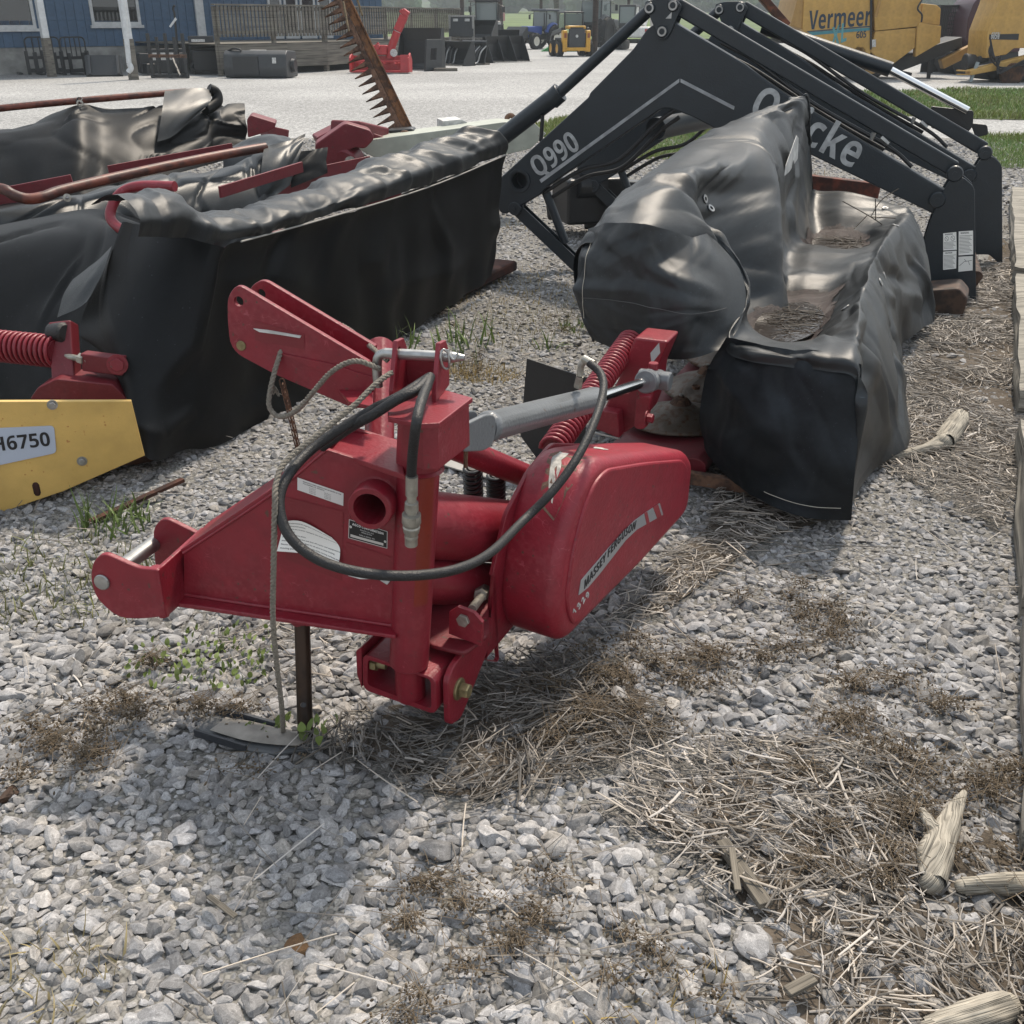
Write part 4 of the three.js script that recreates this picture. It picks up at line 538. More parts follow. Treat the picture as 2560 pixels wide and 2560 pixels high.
  part(jk, 'jack_pin', cyl(hw(-.335, .335, -.08), hw(-.28, .33, -.08), .008, .008, 8), ZINC);
  part(jk, 'jack_hole', cyl([[-.479,.18,-1.937]][0], [[-.489,.156,-1.97]][0], .006, .006, 12), BLACK);
  globalThis.CYL0 = c0;
}
// --- rope and chain on the headstock
{
  const rp = [[-.279,.912,-2.221],[-.358,.924,-2.36],[-.411,.935,-2.431],[-.457,.951,-2.417],[-.49,.96,-2.366],[-.517,.941,-2.301],[-.538,.886,-2.252],[-.554,.82,-2.221],[-.546,.794,-2.209],[-.52,.788,-2.195],[-.476,.818,-2.165],[-.433,.868,-2.144],[-.384,.922,-2.115],[-.331,.95,-2.095],[-.276,.938,-2.078]];
  const rp2 = [[-.249,.941,-2.046],[-.278,.929,-2.007],[-.32,.898,-1.959],[-.383,.859,-1.907],[-.424,.834,-1.873],[-.447,.817,-1.843],[-.455,.794,-1.809],[-.455,.76,-1.782],[-.469,.638,-1.779],[-.489,.494,-1.799],[-.504,.354,-1.842],[-.516,.214,-1.886],[-.562,.02,-2.04]];
  const twist = (pts, r) => { const c = new THREE.CatmullRomCurve3(pts.map(p => V3(p)), false, 'catmullrom', .5), L = c.getLength(), n = Math.round(L / .008), F = c.computeFrenetFrames(n), gs = []; for (let k = 0; k < 3; k++) { const ps = []; for (let i = 0; i <= n; i++) { const t = i / n, a = t * L / .03 * Math.PI * 2 + k * 2.094; ps.push(c.getPointAt(t).addScaledVector(F.normals[i], Math.cos(a) * r * .5).addScaledVector(F.binormals[i], Math.sin(a) * r * .5)); } gs.push(new THREE.TubeGeometry(new THREE.CatmullRomCurve3(ps), n * 2, r * .58, 6, false)); } return gs; };
  const ro = thing('rope', 'grey twisted rope looped over the red headstock and hanging to the ground', 'rope', hw(-.24, 0, .1));
  part(ro, 'loop', twist(rp, .0062), ROPE); part(ro, 'tail', twist(rp2, .0062), ROPE);
  part(ro, 'frayed_end', [[C => 0, 0]].flatMap(() => Array.from({ length: 9 }, (_, i) => { const a = [[-.545,.849,-2.24]][0]; return tube([a, [a[0] + rr(-.004, .012), a[1] - .012, a[2] + rr(-.004, .004)], [a[0] + rr(-.01, .02), a[1] - .026, a[2] + rr(-.01, .01)]], .0012, 4, 4); })), ROPE);
  const ch = [[-.585,.763,-2.504],[-.579,.697,-2.517],[-.574,.606,-2.54],[-.572,.562,-2.552],[-.571,.504,-2.58]], cc = new THREE.CatmullRomCurve3(ch.map(p => V3(p)));
  const cg = thing('chain', 'thin rusty chain hanging under the red top link plates', 'chain', ch[4]);
  const N = 22, ring = (() => { const pts = []; for (let i = 0; i < 12; i++) { const a = i / 12 * 6.283; pts.push([Math.cos(a) * .0065, Math.sin(a) * .0065 + (Math.sin(a) > 0 ? .007 : -.007), 0]); } return tube(pts, .0019, 5, 20, true); })();
  for (let i = 0; i < N; i++) { const g = ring.clone(); if (i & 1) g.rotateY(1.57); g.rotateZ(.12); const p = cc.getPointAt(i / (N - 1)); g.translate(p.x, p.y, p.z); part(cg, 'chain_link', g, RUST); }
}

// ---------------------------------------------------------------- dark grey front loader
{
  const LU = [.947, 0, .322], NF = frame([2.88, 0, -6.33], LU, UP), FF = frame([3.50, 0, -7.39], LU, UP);
  const np = (p, w) => V3(p[0], p[1], w).applyMatrix4(NF).toArray(), fp = (p, w) => V3(p[0], p[1], w).applyMatrix4(FF).toArray();
  const Ld = thing('front_loader', 'dark slate grey tractor front loader with two bent arms behind the mowers', 'loader', [1.9, 0, -7.2]);
  const beamPoly = rpoly([[-3.165,.592],[-2.521,1.15],[-2.51,1.177],[-2.241,1.435],[-2.154,1.556],[-2.033,1.613],[-1.956,1.567],[-1.54,1.354],[-1.439,1.288],[-1.224,1.158],[-.189,.624],[-.264,.507],[-1.169,.88],[-1.659,.968],[-1.836,1.048],[-2.019,1.106],[-2.789,.584],[-2.841,.527],[-2.962,.453],[-3.138,.356]].map((p, i) => [...p, [.05, .01, .01, .02, .03, .03, .02, .01, .02, .01, .01, .02, .02, .06, .04, .06, .02, .05, .05, .1][i]]), .02);
  const hc = [[-2.989,.612]][0];
  const a1 = part(Ld, 'lift_arm', ext(beamPoly, NF, -.12, 0, .008, [[hc[0], hc[1], .062]]), SLATE);
  part(a1, 'cross_tube_ring', turn([[.062, 0], [.078, 0], [.08, .006], [.078, .01], [.062, .012], [.06, .14], [.0, .141]], np(hc, .008), np(hc, -.2), 30), SLATE);
  const beamFar = beamPoly.map(p => [p[0] + .0, p[1]]);
  const a2 = part(Ld, 'lift_arm', ext(beamFar, FF, -.12, 0, .008), SLATE);
  part(Ld, 'cross_tube', cyl(np([hc[0] + .9, hc[1] + .35], -.1), fp([hc[0] + .9, hc[1] + .35], 0), .07, .07, 24), SLATE);
  // head plates with pins, links, brackets: near side from the photograph, far side alike
  const head = rpoly([[-2.182,1.699],[-2.117,1.716],[-1.995,1.718],[-1.947,1.68],[-2.01,1.52],[-2.04,1.489],[-2.085,1.489],[-2.106,1.546]], .02), bar = [[-1.994,1.68],[-.249,.79]], pins = [[-2.146,1.665],[-2.001,1.68],[-2.059,1.536]];
  const brk = rpoly([[-.31,.633],[-.268,.74],[-.204,.761],[-.126,.703],[.009,.01],[-.095,.092],[-.279,.078],[-.361,.319],[-.342,.465]].map((p, i) => [...p, [.04, .04, .04, .03, .02, .02, .03, .04, .04][i]]), .03), bpin = [[-.247,.774],[-.32,.62]];
  const tri = [[-2.043,1.608],[-2.007,1.644],[-2.008,1.608]];
  for (const [P, fn, F, s] of [[a1, np, NF, 0], [a2, fp, FF, 1]]) {
    const hd = part(Ld, 'head_plate', [ext(head, F, .004, .018, .003), ext(head, F, -.138, -.124, .003)], SLATE);
    for (const q of pins) part(hd, 'pin', [cyl(fn(q, .016), fn(q, .03), .036, .034, 22, .003), cyl(fn(q, .03), fn(q, .035), .016, .016, 6)], SLATE);
    for (const q of pins) part(hd, 'pin_lock', turn([[.018, 0], [.028, 0], [.028, .005], [.018, .005]], fn(q, .031), fn(q, .06), 20), STEEL);
    part(Ld, 'levelling_link', beam(fn(bar[0], -.06), fn(bar[1], -.06), .055, .092, .012), SLATE);
    const bk = part(Ld, 'tool_bracket', [ext(brk, F, .008, .024, .003), ext(brk, F, -.15, -.134, .003)], SLATE);
    for (const q of bpin) part(bk, 'pin', [cyl(fn(q, .022), fn(q, .04), .048, .044, 26, .004), cyl(fn(q, .04), fn(q, .046), .014, .014, 12)], SLATE);
    if (!s) {
      const dec = (x, w, h, hd2, lines, pic) => { x.fillStyle = '#e6e6e2'; x.fillRect(0, 0, w, h); x.strokeStyle = '#222'; x.lineWidth = 4; x.strokeRect(2, 2, w - 4, h - 4); x.fillStyle = '#222'; x.font = 'bold 26px sans-serif'; x.fillText('▲ ' + hd2, 14, 34); x.font = '13px sans-serif'; if (pic) { for (const cxx of [w * .28, w * .72]) { x.lineWidth = 4; x.beginPath(); x.arc(cxx, 82, 30, 0, 7); x.stroke(); x.beginPath(); x.moveTo(cxx - 20, 62); x.lineTo(cxx + 20, 102); x.stroke(); } } for (let i = 0; i < lines; i++) x.fillRect(14, (pic ? 128 : 54) + i * 16, w - 28 - (i * 37 % 50), 4); };
      const sq4 = (pts, w) => { const g = new THREE.BufferGeometry(), P2 = pts.map(p => np(p, w)); g.setAttribute('position', new THREE.Float32BufferAttribute([...P2[0], ...P2[3], ...P2[1], ...P2[1], ...P2[3], ...P2[2]], 3)); g.setAttribute('uv', new THREE.Float32BufferAttribute([0, 1, 0, 0, 1, 1, 1, 1, 0, 0, 1, 0], 2)); g.computeVertexNormals(); return g; };
      part(bk, 'warning_label', sq4([[-.255,.427],[-.18,.44],[-.158,.331],[-.237,.321]], .0255), print(220, 240, (x, w, h) => dec(x, w, h, 'WARNING', 6, true)));
      part(bk, 'warning_label', sq4([[-.17,.444],[-.088,.454],[-.061,.309],[-.145,.297]], .0255), print(220, 280, (x, w, h) => dec(x, w, h, 'WARNING', 13, false)));
      part(bk, 'warning_label', sq4([[-.237,.318],[-.159,.329],[-.142,.218],[-.218,.204]], .0255), print(220, 240, (x, w, h) => dec(x, w, h, 'CAUTION', 11, false)));
      part(bk, 'warning_label', sq4([[-.145,.293],[-.062,.304],[-.046,.213],[-.129,.198]], .0255), print(220, 200, (x, w, h) => { x.fillStyle = '#dcdcd8'; x.fillRect(0, 0, w, h); x.strokeStyle = '#333'; x.lineWidth = 5; x.strokeRect(2, 2, w - 4, h - 4); x.beginPath(); x.moveTo(20, 120); x.lineTo(90, 70); x.lineTo(200, 60); x.moveTo(120, 66); x.lineTo(90, 40); x.moveTo(150, 64); x.lineTo(170, 120); x.stroke(); }));
      part(hd, 'mark_sticker', ext(tri.concat([]), NF, .019, .020, 0), WHITE);
    }
    // pipes along the top of the arm
    const e = [[-1.704,1.475],[-1.492,1.373],[-1.112,1.139],[-.648,.908],[-.492,.796]], e2 = [[-1.663,1.403],[-1.464,1.311],[-1.05,1.077],[-.666,.886]];
    part(P, 'hydraulic_pipe', tube(e.map(q => fn(q, -.05)), .012, 8, 40), BLACKP); part(P, 'hydraulic_pipe', tube(e2.map(q => fn(q, -.075)), .012, 8, 40), RUBBER);
    const f2 = [[-.749,.942],[-.739,.985],[-.693,.96],[-.645,.924]];
    part(P, 'pipe_fitting', [cyl(fn(f2[0], -.04), fn(f2[1], -.04), .012, .016, 8), cyl(fn(f2[2], -.04), fn(f2[3], -.04), .017, .015, 6)], STEEL);
    // underside hoses
    const u1 = [[-2.815,.571],[-2.558,.726],[-2.31,.84],[-2.074,1.029],[-1.954,1.12]];
    for (const k of [0, 1]) part(P, 'hydraulic_hose', tube(u1.map((q, i) => fn([q[0] + .02 * k, q[1] - .03 - .05 * k - (i == 2 ? .04 : 0)], -.03 - .04 * k)), .014, 8, 40), RUBBER);
    // bright edge of the upper flange
    // lift cylinder
    const y0 = [[-3.216,.821],[-2.728,1.174],[-2.154,1.662]];
    const cy = part(Ld, 'lift_cylinder', [cyl(fn(y0[0], -.06), fn(y0[1], -.06), .058, .058, 24, .004), cyl(fn([y0[1][0] - .06, y0[1][1] - .05], -.06), fn(y0[1], -.06), .063, .063, 24)], SLATE);
    part(cy, 'piston_rod', cyl(fn(y0[1], -.06), fn(y0[2], -.06), .036, .036, 20), SLATE);
    part(cy, 'hose', tube([[-2.835,1.032],[-2.84,.939],[-2.845,.869]].map(q => fn(q, -.02)), .013, 8, 20), RUBBER);
    // parking support
    const g = [[-3.022,.425],[-2.529,.017],[-2.821,.546],[-2.669,.2]];
    const leg = part(Ld, 'parking_support', [beam(fn(g[0], -.02), fn([g[1][0], Math.max(.02, g[1][1])], -.02), .012, .085, .002), beam(fn(g[0], -.09), fn([g[1][0], Math.max(.02, g[1][1])], -.09), .012, .085, .002), beam(fn(g[0], -.055), fn([g[1][0], Math.max(.02, g[1][1])], -.055), .07, .01, .002)], SLATE);
    part(leg, 'strut', cyl(fn(g[2], -.06), fn(g[3], -.06), .03, .03, 16), SLATE);
    part(leg, 'pivot_pin', [cyl(fn(g[0], -.13), fn(g[0], .012), .045, .045, 20, .004), cyl(fn(g[0], .012), fn(g[0], .02), .012, .012, 6)], SLATE);
  }
  // stripe and lettering on the near arm
  const st = [[-2.845,.624],[-1.938,1.27],[-1.582,1.116],[-1.584,1.096],[-1.937,1.249],[-2.832,.604]];
  part(a1, 'stripe', [ext([st[0], st[1], st[4], st[5]], NF, .001, .0025, 0), ext([[st[1][0] + .008, st[1][1]], st[2], st[3], [st[4][0] + .008, st[4][1]]], NF, .001, .0025, 0)], mat({ color: lin(.45, .47, .49), roughness: .45, map: rep(tNoise, 3) }));
  const LET = mat({ color: lin(.55, .57, .58), roughness: .5, map: rep(tNoise, 4) });
  const along = (s, p0, p1, size, name) => { const a = Math.atan2(p1[1] - p0[1], p1[0] - p0[0]), L = Math.hypot(p1[0] - p0[0], p1[1] - p0[1]); const g = new TextGeometry(s, { font, size, depth: .0012, curveSegments: 4 }); g.computeBoundingBox(); const w = g.boundingBox.max.x - g.boundingBox.min.x; g.translate(-g.boundingBox.min.x, 0, 0); g.scale(L / w, 1, 1); g.rotateZ(a); g.translate(p0[0], p0[1], .001); g.applyMatrix4(NF); part(a1, name, g, LET); };
  const t1 = [[-2.853,.636],[-2.561,.837]], t2 = [[-1.494,1.074],[-.835,.777]];
  along('Q990', t1[0], t1[1], .135, 'lettering'); along('Quicke', t2[0], t2[1], .19, 'lettering');
  part(Ld, 'tilt_cylinder', [cyl(fp([[-1.86,1.556]][0], -.2), fp([[-.942,1.284]][0], -.2), .05, .05, 22)], SLATE);
  part(Ld, 'tilt_rod', [cyl(fp([[-.941,1.278]][0], -.2), fp([[-.392,1.026]][0], -.2), .027, .027, 20)], CHROME);
  part(Ld, 'rear_bracket', [ext(rpoly([[-.638,1.05],[-.351,1.027],[-.339,.925],[-.376,.863],[-.615,.905]], .02), FF, -.24, -.21, .003), ext(rpoly([[-.353,.937],[-.238,.928],[-.218,.862],[-.3,.842]], .02), FF, -.34, -.32, .003)], BLACKP);
  part(Ld, 'tool_carrier', ext(rpoly([[-.083,.172],[.093,.202],[.152,.145],[.124,-.079],[-.05,-.026]], .02), frame([2.5, 0, -5.95], PX, UP), -.28, 0, .012), mat({ color: lin(.42, .42, .42), map: rep(tRust, 2.5), roughness: .7 }), 'rusty dark steel wedge at the foot of the near bracket');
  part(Ld, 'tool_crossbar', [ext(rpoly([[-.22, .03], [-.20, .17], [.0, .20], [.03, .17], [-.04, .02]], .02), frame(np([0, 0], -.05), LU, UP), -1.2, .0, .004)], mat({ color: lin(.5, .5, .5), map: rep(tRust, 2), roughness: .8 }), 'rusty dark cross bar under the tool brackets');
}

// ---------------------------------------------------------------- mowers on the left, sickle bar, beige beam
{
  const PNd = [.38, 0, -.925], Nh = thing('disc_mower', 'disc mower with a long plain black curtain and a yellow end panel', 'mower', [-1.2, 0, -4.6]);
  const sh = (pts, k) => pts.map(p => [p[0] - .925 * k, p[1], p[2] - .38 * k]);
  const R = [
    [...[[-1.511,.277,-3.824],[-1.371,.115,-3.569]], ...[[-1.287,.061,-3.787],[-1.206,.017,-3.984],[-.925,.011,-4.667],[-.498,.051,-5.706],[-.116,.106,-6.636]]],
    [...[[-1.616,.409,-3.931],[-1.418,.287,-3.673]], ...[[-1.26,.289,-3.852],[-1.176,.322,-4.057],[-.906,.346,-4.714],[-.488,.374,-5.731],[-.088,.385,-6.705]]],
    [...[[-1.736,.474,-4.029],[-1.485,.493,-3.849]], ...[[-1.223,.53,-3.941],[-1.149,.591,-4.122],[-.89,.627,-4.754],[-.48,.629,-5.75],[-.07,.657,-6.748]]],
    [...[[-1.677,.637,-4.152],[-1.508,.691,-4.055]], ...[[-1.191,.72,-4.02],[-1.132,.731,-4.163],[-.883,.736,-4.769],[-.477,.726,-5.757],[-.067,.768,-6.757]]],
    sh([...[[-1.585,.833,-4.29],[-1.508,.852,-4.243]], ...[[-1.174,.809,-4.061],[-1.121,.799,-4.192],[-.88,.789,-4.777],[-.475,.794,-5.762],[-.063,.839,-6.766]]], -.015)];
  const ccr = creases(34, 4.6, 1.3, .024, .09, 33);
  const cur = part(Nh, 'curtain', cloth(R, 44, 16, (u, v) => { return .02 * (ridge(u * 1.1, v * 2.2 + u * .35, 3) - .4) + .012 * Math.sin(u * 15 + 3 * vn(u * 2, v * 2, 5)) * clamp(1.15 - v) + .006 * (ridge(u * 3, v * 2.6 + 4, 9) - .4) + ccr(u, v); }), VINYLD, 'long black curtain');
  const top = [sh([[-1.332,.915,-3.678],[-1.234,.861,-3.915],[-1.133,.811,-4.162],[-.88,.793,-4.777],[-.475,.8,-5.763],[-.063,.846,-6.766]], -.018), sh([[-1.329,.974,-3.685],[-1.228,.94,-3.93],[-1.127,.85,-4.175],[-.877,.844,-4.784],[-.473,.876,-5.769],[-.072,.917,-6.743]], -.03), sh([[-1.318,1.021,-3.71],[-1.218,.994,-3.955],[-1.115,.877,-4.206],[-.875,.88,-4.789],[-.483,.927,-5.744],[-.091,.971,-6.697]], .04), sh([[-1.304,1.037,-3.744],[-1.205,1.001,-3.985],[-1.108,.883,-4.223],[-.874,.889,-4.791],[-.506,.945,-5.688],[-.131,.995,-6.599]], .14), sh([[-1.297,.998,-3.761],[-1.203,.961,-3.992],[-1.104,.844,-4.232],[-.877,.85,-4.785],[-.508,.892,-5.684],[-.132,.926,-6.598]], .26)];
  const wf = folds(.012, 2.6, 1.2, 1.6, 17);
  part(Nh, 'top_cover', cloth(top, 56, 10, sum(wf, creases(80, 4.2, .5, .017, .06, 21), creases(110, 4.2, .5, .007, .022, 22))), VINYL, 'creased top roll of the black cover');
  part(cur, 'torn_edge', tube(R[4].slice(3).map((p, i) => [p[0] + .022, p[1] + .01 * Math.sin(i * 3), p[2] + .008]), .004, 5, 60), mat({ color: lin(.3, .29, .27), roughness: .9 }));
  // near end of the cover
  part(Nh, 'end_flap', cloth([[[-1.604,.783,-4.177],[-1.684,.711,-4.176],[-1.791,.642,-4.198]], [[-1.616,.708,-4.074],[-1.706,.651,-4.092],[-1.821,.584,-4.148]], [[-1.679,.594,-4.02],[-1.748,.556,-4.046],[-1.847,.506,-4.111]]], 8, 8, folds(.012, 3, 1, 1, 4)), VINYL, 'grey folded flap on the near end');
  part(Nh, 'front_cover', cloth([[[-2.595,.701,-5.003],[-2.269,.764,-4.978],[-2.001,.817,-4.892],[-1.807,.835,-4.734],[-1.599,.838,-4.514]], [[-2.463,.665,-4.708],[-2.152,.718,-4.678],[-1.896,.758,-4.586],[-1.717,.766,-4.479],[-1.549,.775,-4.317]], [[-2.41,.494,-4.515],[-2.151,.527,-4.476],[-1.944,.549,-4.431],[-1.743,.603,-4.346],[-1.571,.646,-4.256]], [[-2.384,.234,-4.335],[-2.127,.228,-4.277],[-1.944,.264,-4.239],[-1.788,.36,-4.23],[-1.615,.409,-4.142]], [[-2.384,.003,-4.225],[-2.127,.021,-4.178],[-1.944,.059,-4.141],[-1.788,.138,-4.123],[-1.615,.211,-4.047]]], 10, 10, sum(folds(.02, 1.4, 1, 1, 12), creases(22, 2, 1.4, .03, .025, 12))), VINYLD);
  part(Nh, 'frame_hook', tube([[-1.428,.964,-4.519],[-1.599,.957,-4.571],[-1.691,.921,-4.576],[-1.73,.845,-4.539],[-1.69,.801,-4.496],[-1.608,.786,-4.433]], .022, 10, 40), RED, 'bent red frame tube at the cover corner');
  part(Nh, 'frame_rail', beam(sh([[-.962,.912,-4.578]], .36)[0], sh([[-.708,.943,-5.196]], .36)[0], .012, .05, .002), REDD);
  const yp = frame([-1.42, 0, -3.50], [-.93, 0, .367], UP), YP = [[-.049,.362],[.471,.427],[.566,-.032],[.455,.003],[.233,.052],[-.063,.147]];
  // yellow end panel
  const ye = part(Nh, 'end_panel', ext(YP, yp, -.01, .012, .003), YELLOW, 'yellow steel end panel');
  const W4 = (pts, w) => { const g = new THREE.BufferGeometry(), P2 = pts.map(p => V3(p[0], p[1], w).applyMatrix4(yp).toArray()); g.setAttribute('position', new THREE.Float32BufferAttribute([...P2[0], ...P2[3], ...P2[1], ...P2[1], ...P2[3], ...P2[2]], 3)); g.setAttribute('uv', new THREE.Float32BufferAttribute([0, 1, 0, 0, 1, 1, 1, 1, 0, 0, 1, 0], 2)); g.computeVertexNormals(); return g; };
  const mp = part(ye, 'model_plate', ext(rpoly([[.491,.33],[.22,.306],[.23,.204],[.523,.176]], .015), yp, -.014, -.0105, .0005), mat({ color: lin(.42, .47, .56), roughness: .4 }));
  { const p0 = [[.409,.239],[.243,.235]]; const up = [[.409,.239],[.395,.308]]; const g = new TextGeometry('H6750', { font, size: .052, depth: .001, curveSegments: 4 }); g.computeBoundingBox(); const bw = g.boundingBox.max.x; const L = p0[0][0] - p0[1][0]; g.scale(L * 1.13 / bw, 1, 1); const a = Math.atan2(p0[1][1] - p0[0][1], L); g.rotateZ(a); const b3 = new THREE.Matrix4().makeBasis(V3(.93, 0, -.367), V3(UP), V3(.367, 0, .93)); g.applyMatrix4(b3); const o = V3(p0[0][0] + L * .13, p0[0][1], -.0145).applyMatrix4(yp); g.translate(o.x, o.y, o.z); part(ye, 'lettering', g, BLACK); }
  for (const q of [[.244,-.133],[.212,.382],[.152,.159]].slice(1)) part(ye, 'panel_bolt', bolt(V3(q[0], q[1], -.01).applyMatrix4(yp).toArray(), [.367, 0, .93], .012, .01), STEEL);
  // spring, brackets and cutter bar at the near end
  const sp = part(Nh, 'lift_spring', spring([[-2.108,.432,-3.987]][0], [[-1.755,.44,-3.857]][0], .058, .0075, 15, 16), RED, 'red close-wound coil spring'); part(sp, 'spring_core', cyl([[-2.108,.432,-3.987]][0], [[-1.759,.44,-3.857]][0], .05, .05, 20), REDD);
  part(Nh, 'spring_rod', [cyl([[-1.763,.432,-3.854]][0], [[-1.625,.425,-3.795]][0], .012, .012, 10), cyl([[-1.66,.43,-3.808]][0], [[-1.635,.427,-3.796]][0], .022, .022, 6, .003)], ZINC);
  part(Nh, 'spring_bracket', [beam([[-1.644,.419,-3.814]][0], [[-1.479,.41,-3.777]][0], .05, .07, .006), beam([[-1.722,.308,-3.794]][0], [[-1.747,.535,-3.925]][0], .09, .07, .008, [0, 0, 1]), ext(rpoly([[-.296,.291],[-.256,.338],[-.179,.372],[.03,.351],[.08,.287]], .01), frame([-1.55, 0, -3.75], [1, 0, 0], UP), -.12, .02, .004)], REDD);
  part(Nh, 'spring_bolt', [...bolt([[-1.483,.432,-3.72]][0], [.2, .1, .97], .026, .016)], RED);
  part(Nh, 'rubber_bumper', cyl([[-1.792,.501,-3.909]][0], [[-1.719,.512,-3.87]][0], .04, .04, 20, .01), RUBBER);
  part(Nh, 'cutter_bar', [beam([-1.9, .075, -3.45], [-.15, .075, -7.2], .42, .07, .02), beam([-1.62, .05, -3.6], [-.1, .05, -7.1], .1, .035, .01)], mat({ color: lin(.42, .22, .21), map: rep(tRust, 1.5), roughness: .9 }), 'dirty rusted red cutter bar');
  for (let i = 0; i < 6; i++) { const s = .2 + i * .6, c = [-1.60 + .38 * s, .07, -3.66 - .925 * s]; part(Nh, 'skid_shoe', [cyl([c[0], .03, c[2]], [c[0], .085, c[2]], .15, .17, 14)], mat({ color: lin(.4, .3, .28), map: rep(tRust, 3), roughness: .9 })); }
  part(Nh, 'rear_bar', [beam([[-1.473,.02,-3.216]][0], [[-1.231,.05,-3.515]][0], .025, .012)], mat({ color: lin(.45, .28, .25), map: rep(tRust, 3), roughness: .9 }));
  part(Nh, 'carrier_leg', tube([[-1.62, .08, -4.3], [-1.62, .55, -4.4]], .05, 10), REDD);
}
{ // mower in the middle of the left group
  const m3 = thing('disc_mower', 'disc mower with a flaking red pipe over a slack grey cover, behind the black curtain', 'mower', [-1.9, 0, -6.4]);
  part(m3, 'rail_pipe', tube([[-3.412,.703,-6.5],[-3.042,.697,-6.332],[-2.955,.667,-6.295],[-2.876,.641,-6.305],[-2.799,.647,-6.363],[-2.731,.667,-6.483],[-2.453,.707,-6.89],[-2.093,.75,-7.355],[-1.765,.779,-7.757]], .032, 12, 80), paint(.30, .045, .035, .5, { map: rep(tRust, 1.3), color: lin(.95, .42, .36) }), 'red pipe with flaking paint');
  part(m3, 'frame_rail', beam([[-3.371,.577,-6.496]][0], [[-2.733,.681,-6.656]][0], .02, .11, .003), REDD); part(m3, 'frame_rail', beam([[-2.866,.624,-7.627]][0], [[-2.148,.705,-8.331]][0], .012, .09, .003), REDD);
  part(m3, 'frame_rail', beam([[-1.719,.522,-7.578]][0], [[-1.087,.582,-8.272]][0], .012, .16, .003), REDD);
  const cf = sum(folds(.03, 1.5, 1, 1, 41), creases(50, 4, 1.2, .03, .02, 41));
  part(m3, 'vinyl_cover', cloth([[[-3.397,.517,-6.522],[-3.167,.558,-6.542],[-2.959,.584,-6.555],[-2.795,.611,-6.678],[-2.631,.625,-7.018],[-2.411,.641,-7.302],[-2.129,.654,-7.586],[-1.944,.701,-7.775],[-1.795,.756,-7.857]], [[-3.29,.521,-6.302],[-3.067,.551,-6.317],[-2.889,.573,-6.383],[-2.707,.587,-6.501],[-2.529,.611,-6.789],[-2.342,.624,-7.072],[-2.044,.617,-7.346],[-1.892,.643,-7.525],[-1.746,.654,-7.641]], [[-3.264,.41,-6.194],[-3.042,.43,-6.203],[-2.866,.44,-6.264],[-2.664,.461,-6.329],[-2.491,.468,-6.61],[-2.308,.479,-6.892],[-2.015,.483,-7.171],[-1.866,.482,-7.337],[-1.722,.454,-7.435]], [[-3.264,.16,-6.074],[-3.042,.19,-6.089],[-2.866,.199,-6.148],[-2.664,.208,-6.208],[-2.491,.194,-6.478],[-2.308,.183,-6.75],[-2.015,.198,-7.035],[-1.866,.215,-7.209],[-1.722,.195,-7.311]]], 22, 14, cf), VINYL, 'slack grey cover catching the light');
  part(m3, 'back_cover', cloth([[[-2.247,.707,-8.443],[-2.015,.779,-8.477],[-1.841,.805,-8.49],[-1.703,.789,-8.371]], [[-2.205,.647,-8.248],[-1.965,.716,-8.226],[-1.783,.747,-8.185],[-1.66,.753,-8.132]], [[-2.191,.525,-8.134],[-1.952,.557,-8.094],[-1.772,.602,-8.06],[-1.649,.608,-8.008]]], 8, 8, folds(.03, 2, 1, 1, 5)), VINYL);
  part(m3, 'corner_flap', cloth([[[-1.771,.789,-7.762],[-1.636,.804,-7.824],[-1.508,.846,-7.955]], [[-1.755,.667,-7.537],[-1.642,.684,-7.6],[-1.528,.738,-7.792]], [[-1.762,.486,-7.394],[-1.67,.484,-7.449],[-1.574,.546,-7.59]]], 10, 10, folds(.03, 2.2, 1, 1, 8)), VINYL, 'grey flap folded over the pipe end');
  part(m3, 'corner_flap', cloth([[[-1.552,.732,-7.845],[-1.44,.75,-7.909],[-1.356,.758,-8.024]], [[-1.582,.641,-7.746],[-1.471,.659,-7.81],[-1.36,.671,-7.927]], [[-1.595,.507,-7.682],[-1.471,.549,-7.757],[-1.36,.584,-7.885]]], 8, 8, folds(.025, 2.4, 1, 1, 3)), VINYLD);
  part(m3, 'grommet', turn([[.012, 0], [.022, 0], [.024, .004], [.012, .006]], [[-2.685,.632,-6.411]][0], V3([[-2.685,.632,-6.411]][0]).add(V3(.3, .2, 1)).toArray(), 18), ZINC);
  part(m3, 'gearbox', [ext(rpoly([[-.16,.714],[.091,.869],[.284,.811],[.311,.748],[.232,.672],[.145,.688],[-.072,.536],[-.075,.494],[-.161,.524]], .03), frame([-1.4, 0, -8.6], [.985, 0, -.17], UP), -.25, .0, .01), cyl([[-1.323,.566,-8.819]][0], [[-1.351,.564,-8.596]][0], .13, .11, 24, .02), beam([[-1.385,.776,-9.031]][0], [[-1.192,.687,-9.431]][0], .3, .16, .02)], REDD);
  part(m3, 'gearbox_bolt', bolt([[-1.284,.583,-8.55]][0], [.1, .1, 1], .03, .03), ZINC);
  part(m3, 'stand_frame', [beam([-2.9, .1, -5.4], [-1.5, .1, -8.2], .35, .12, .03)], REDD);
}
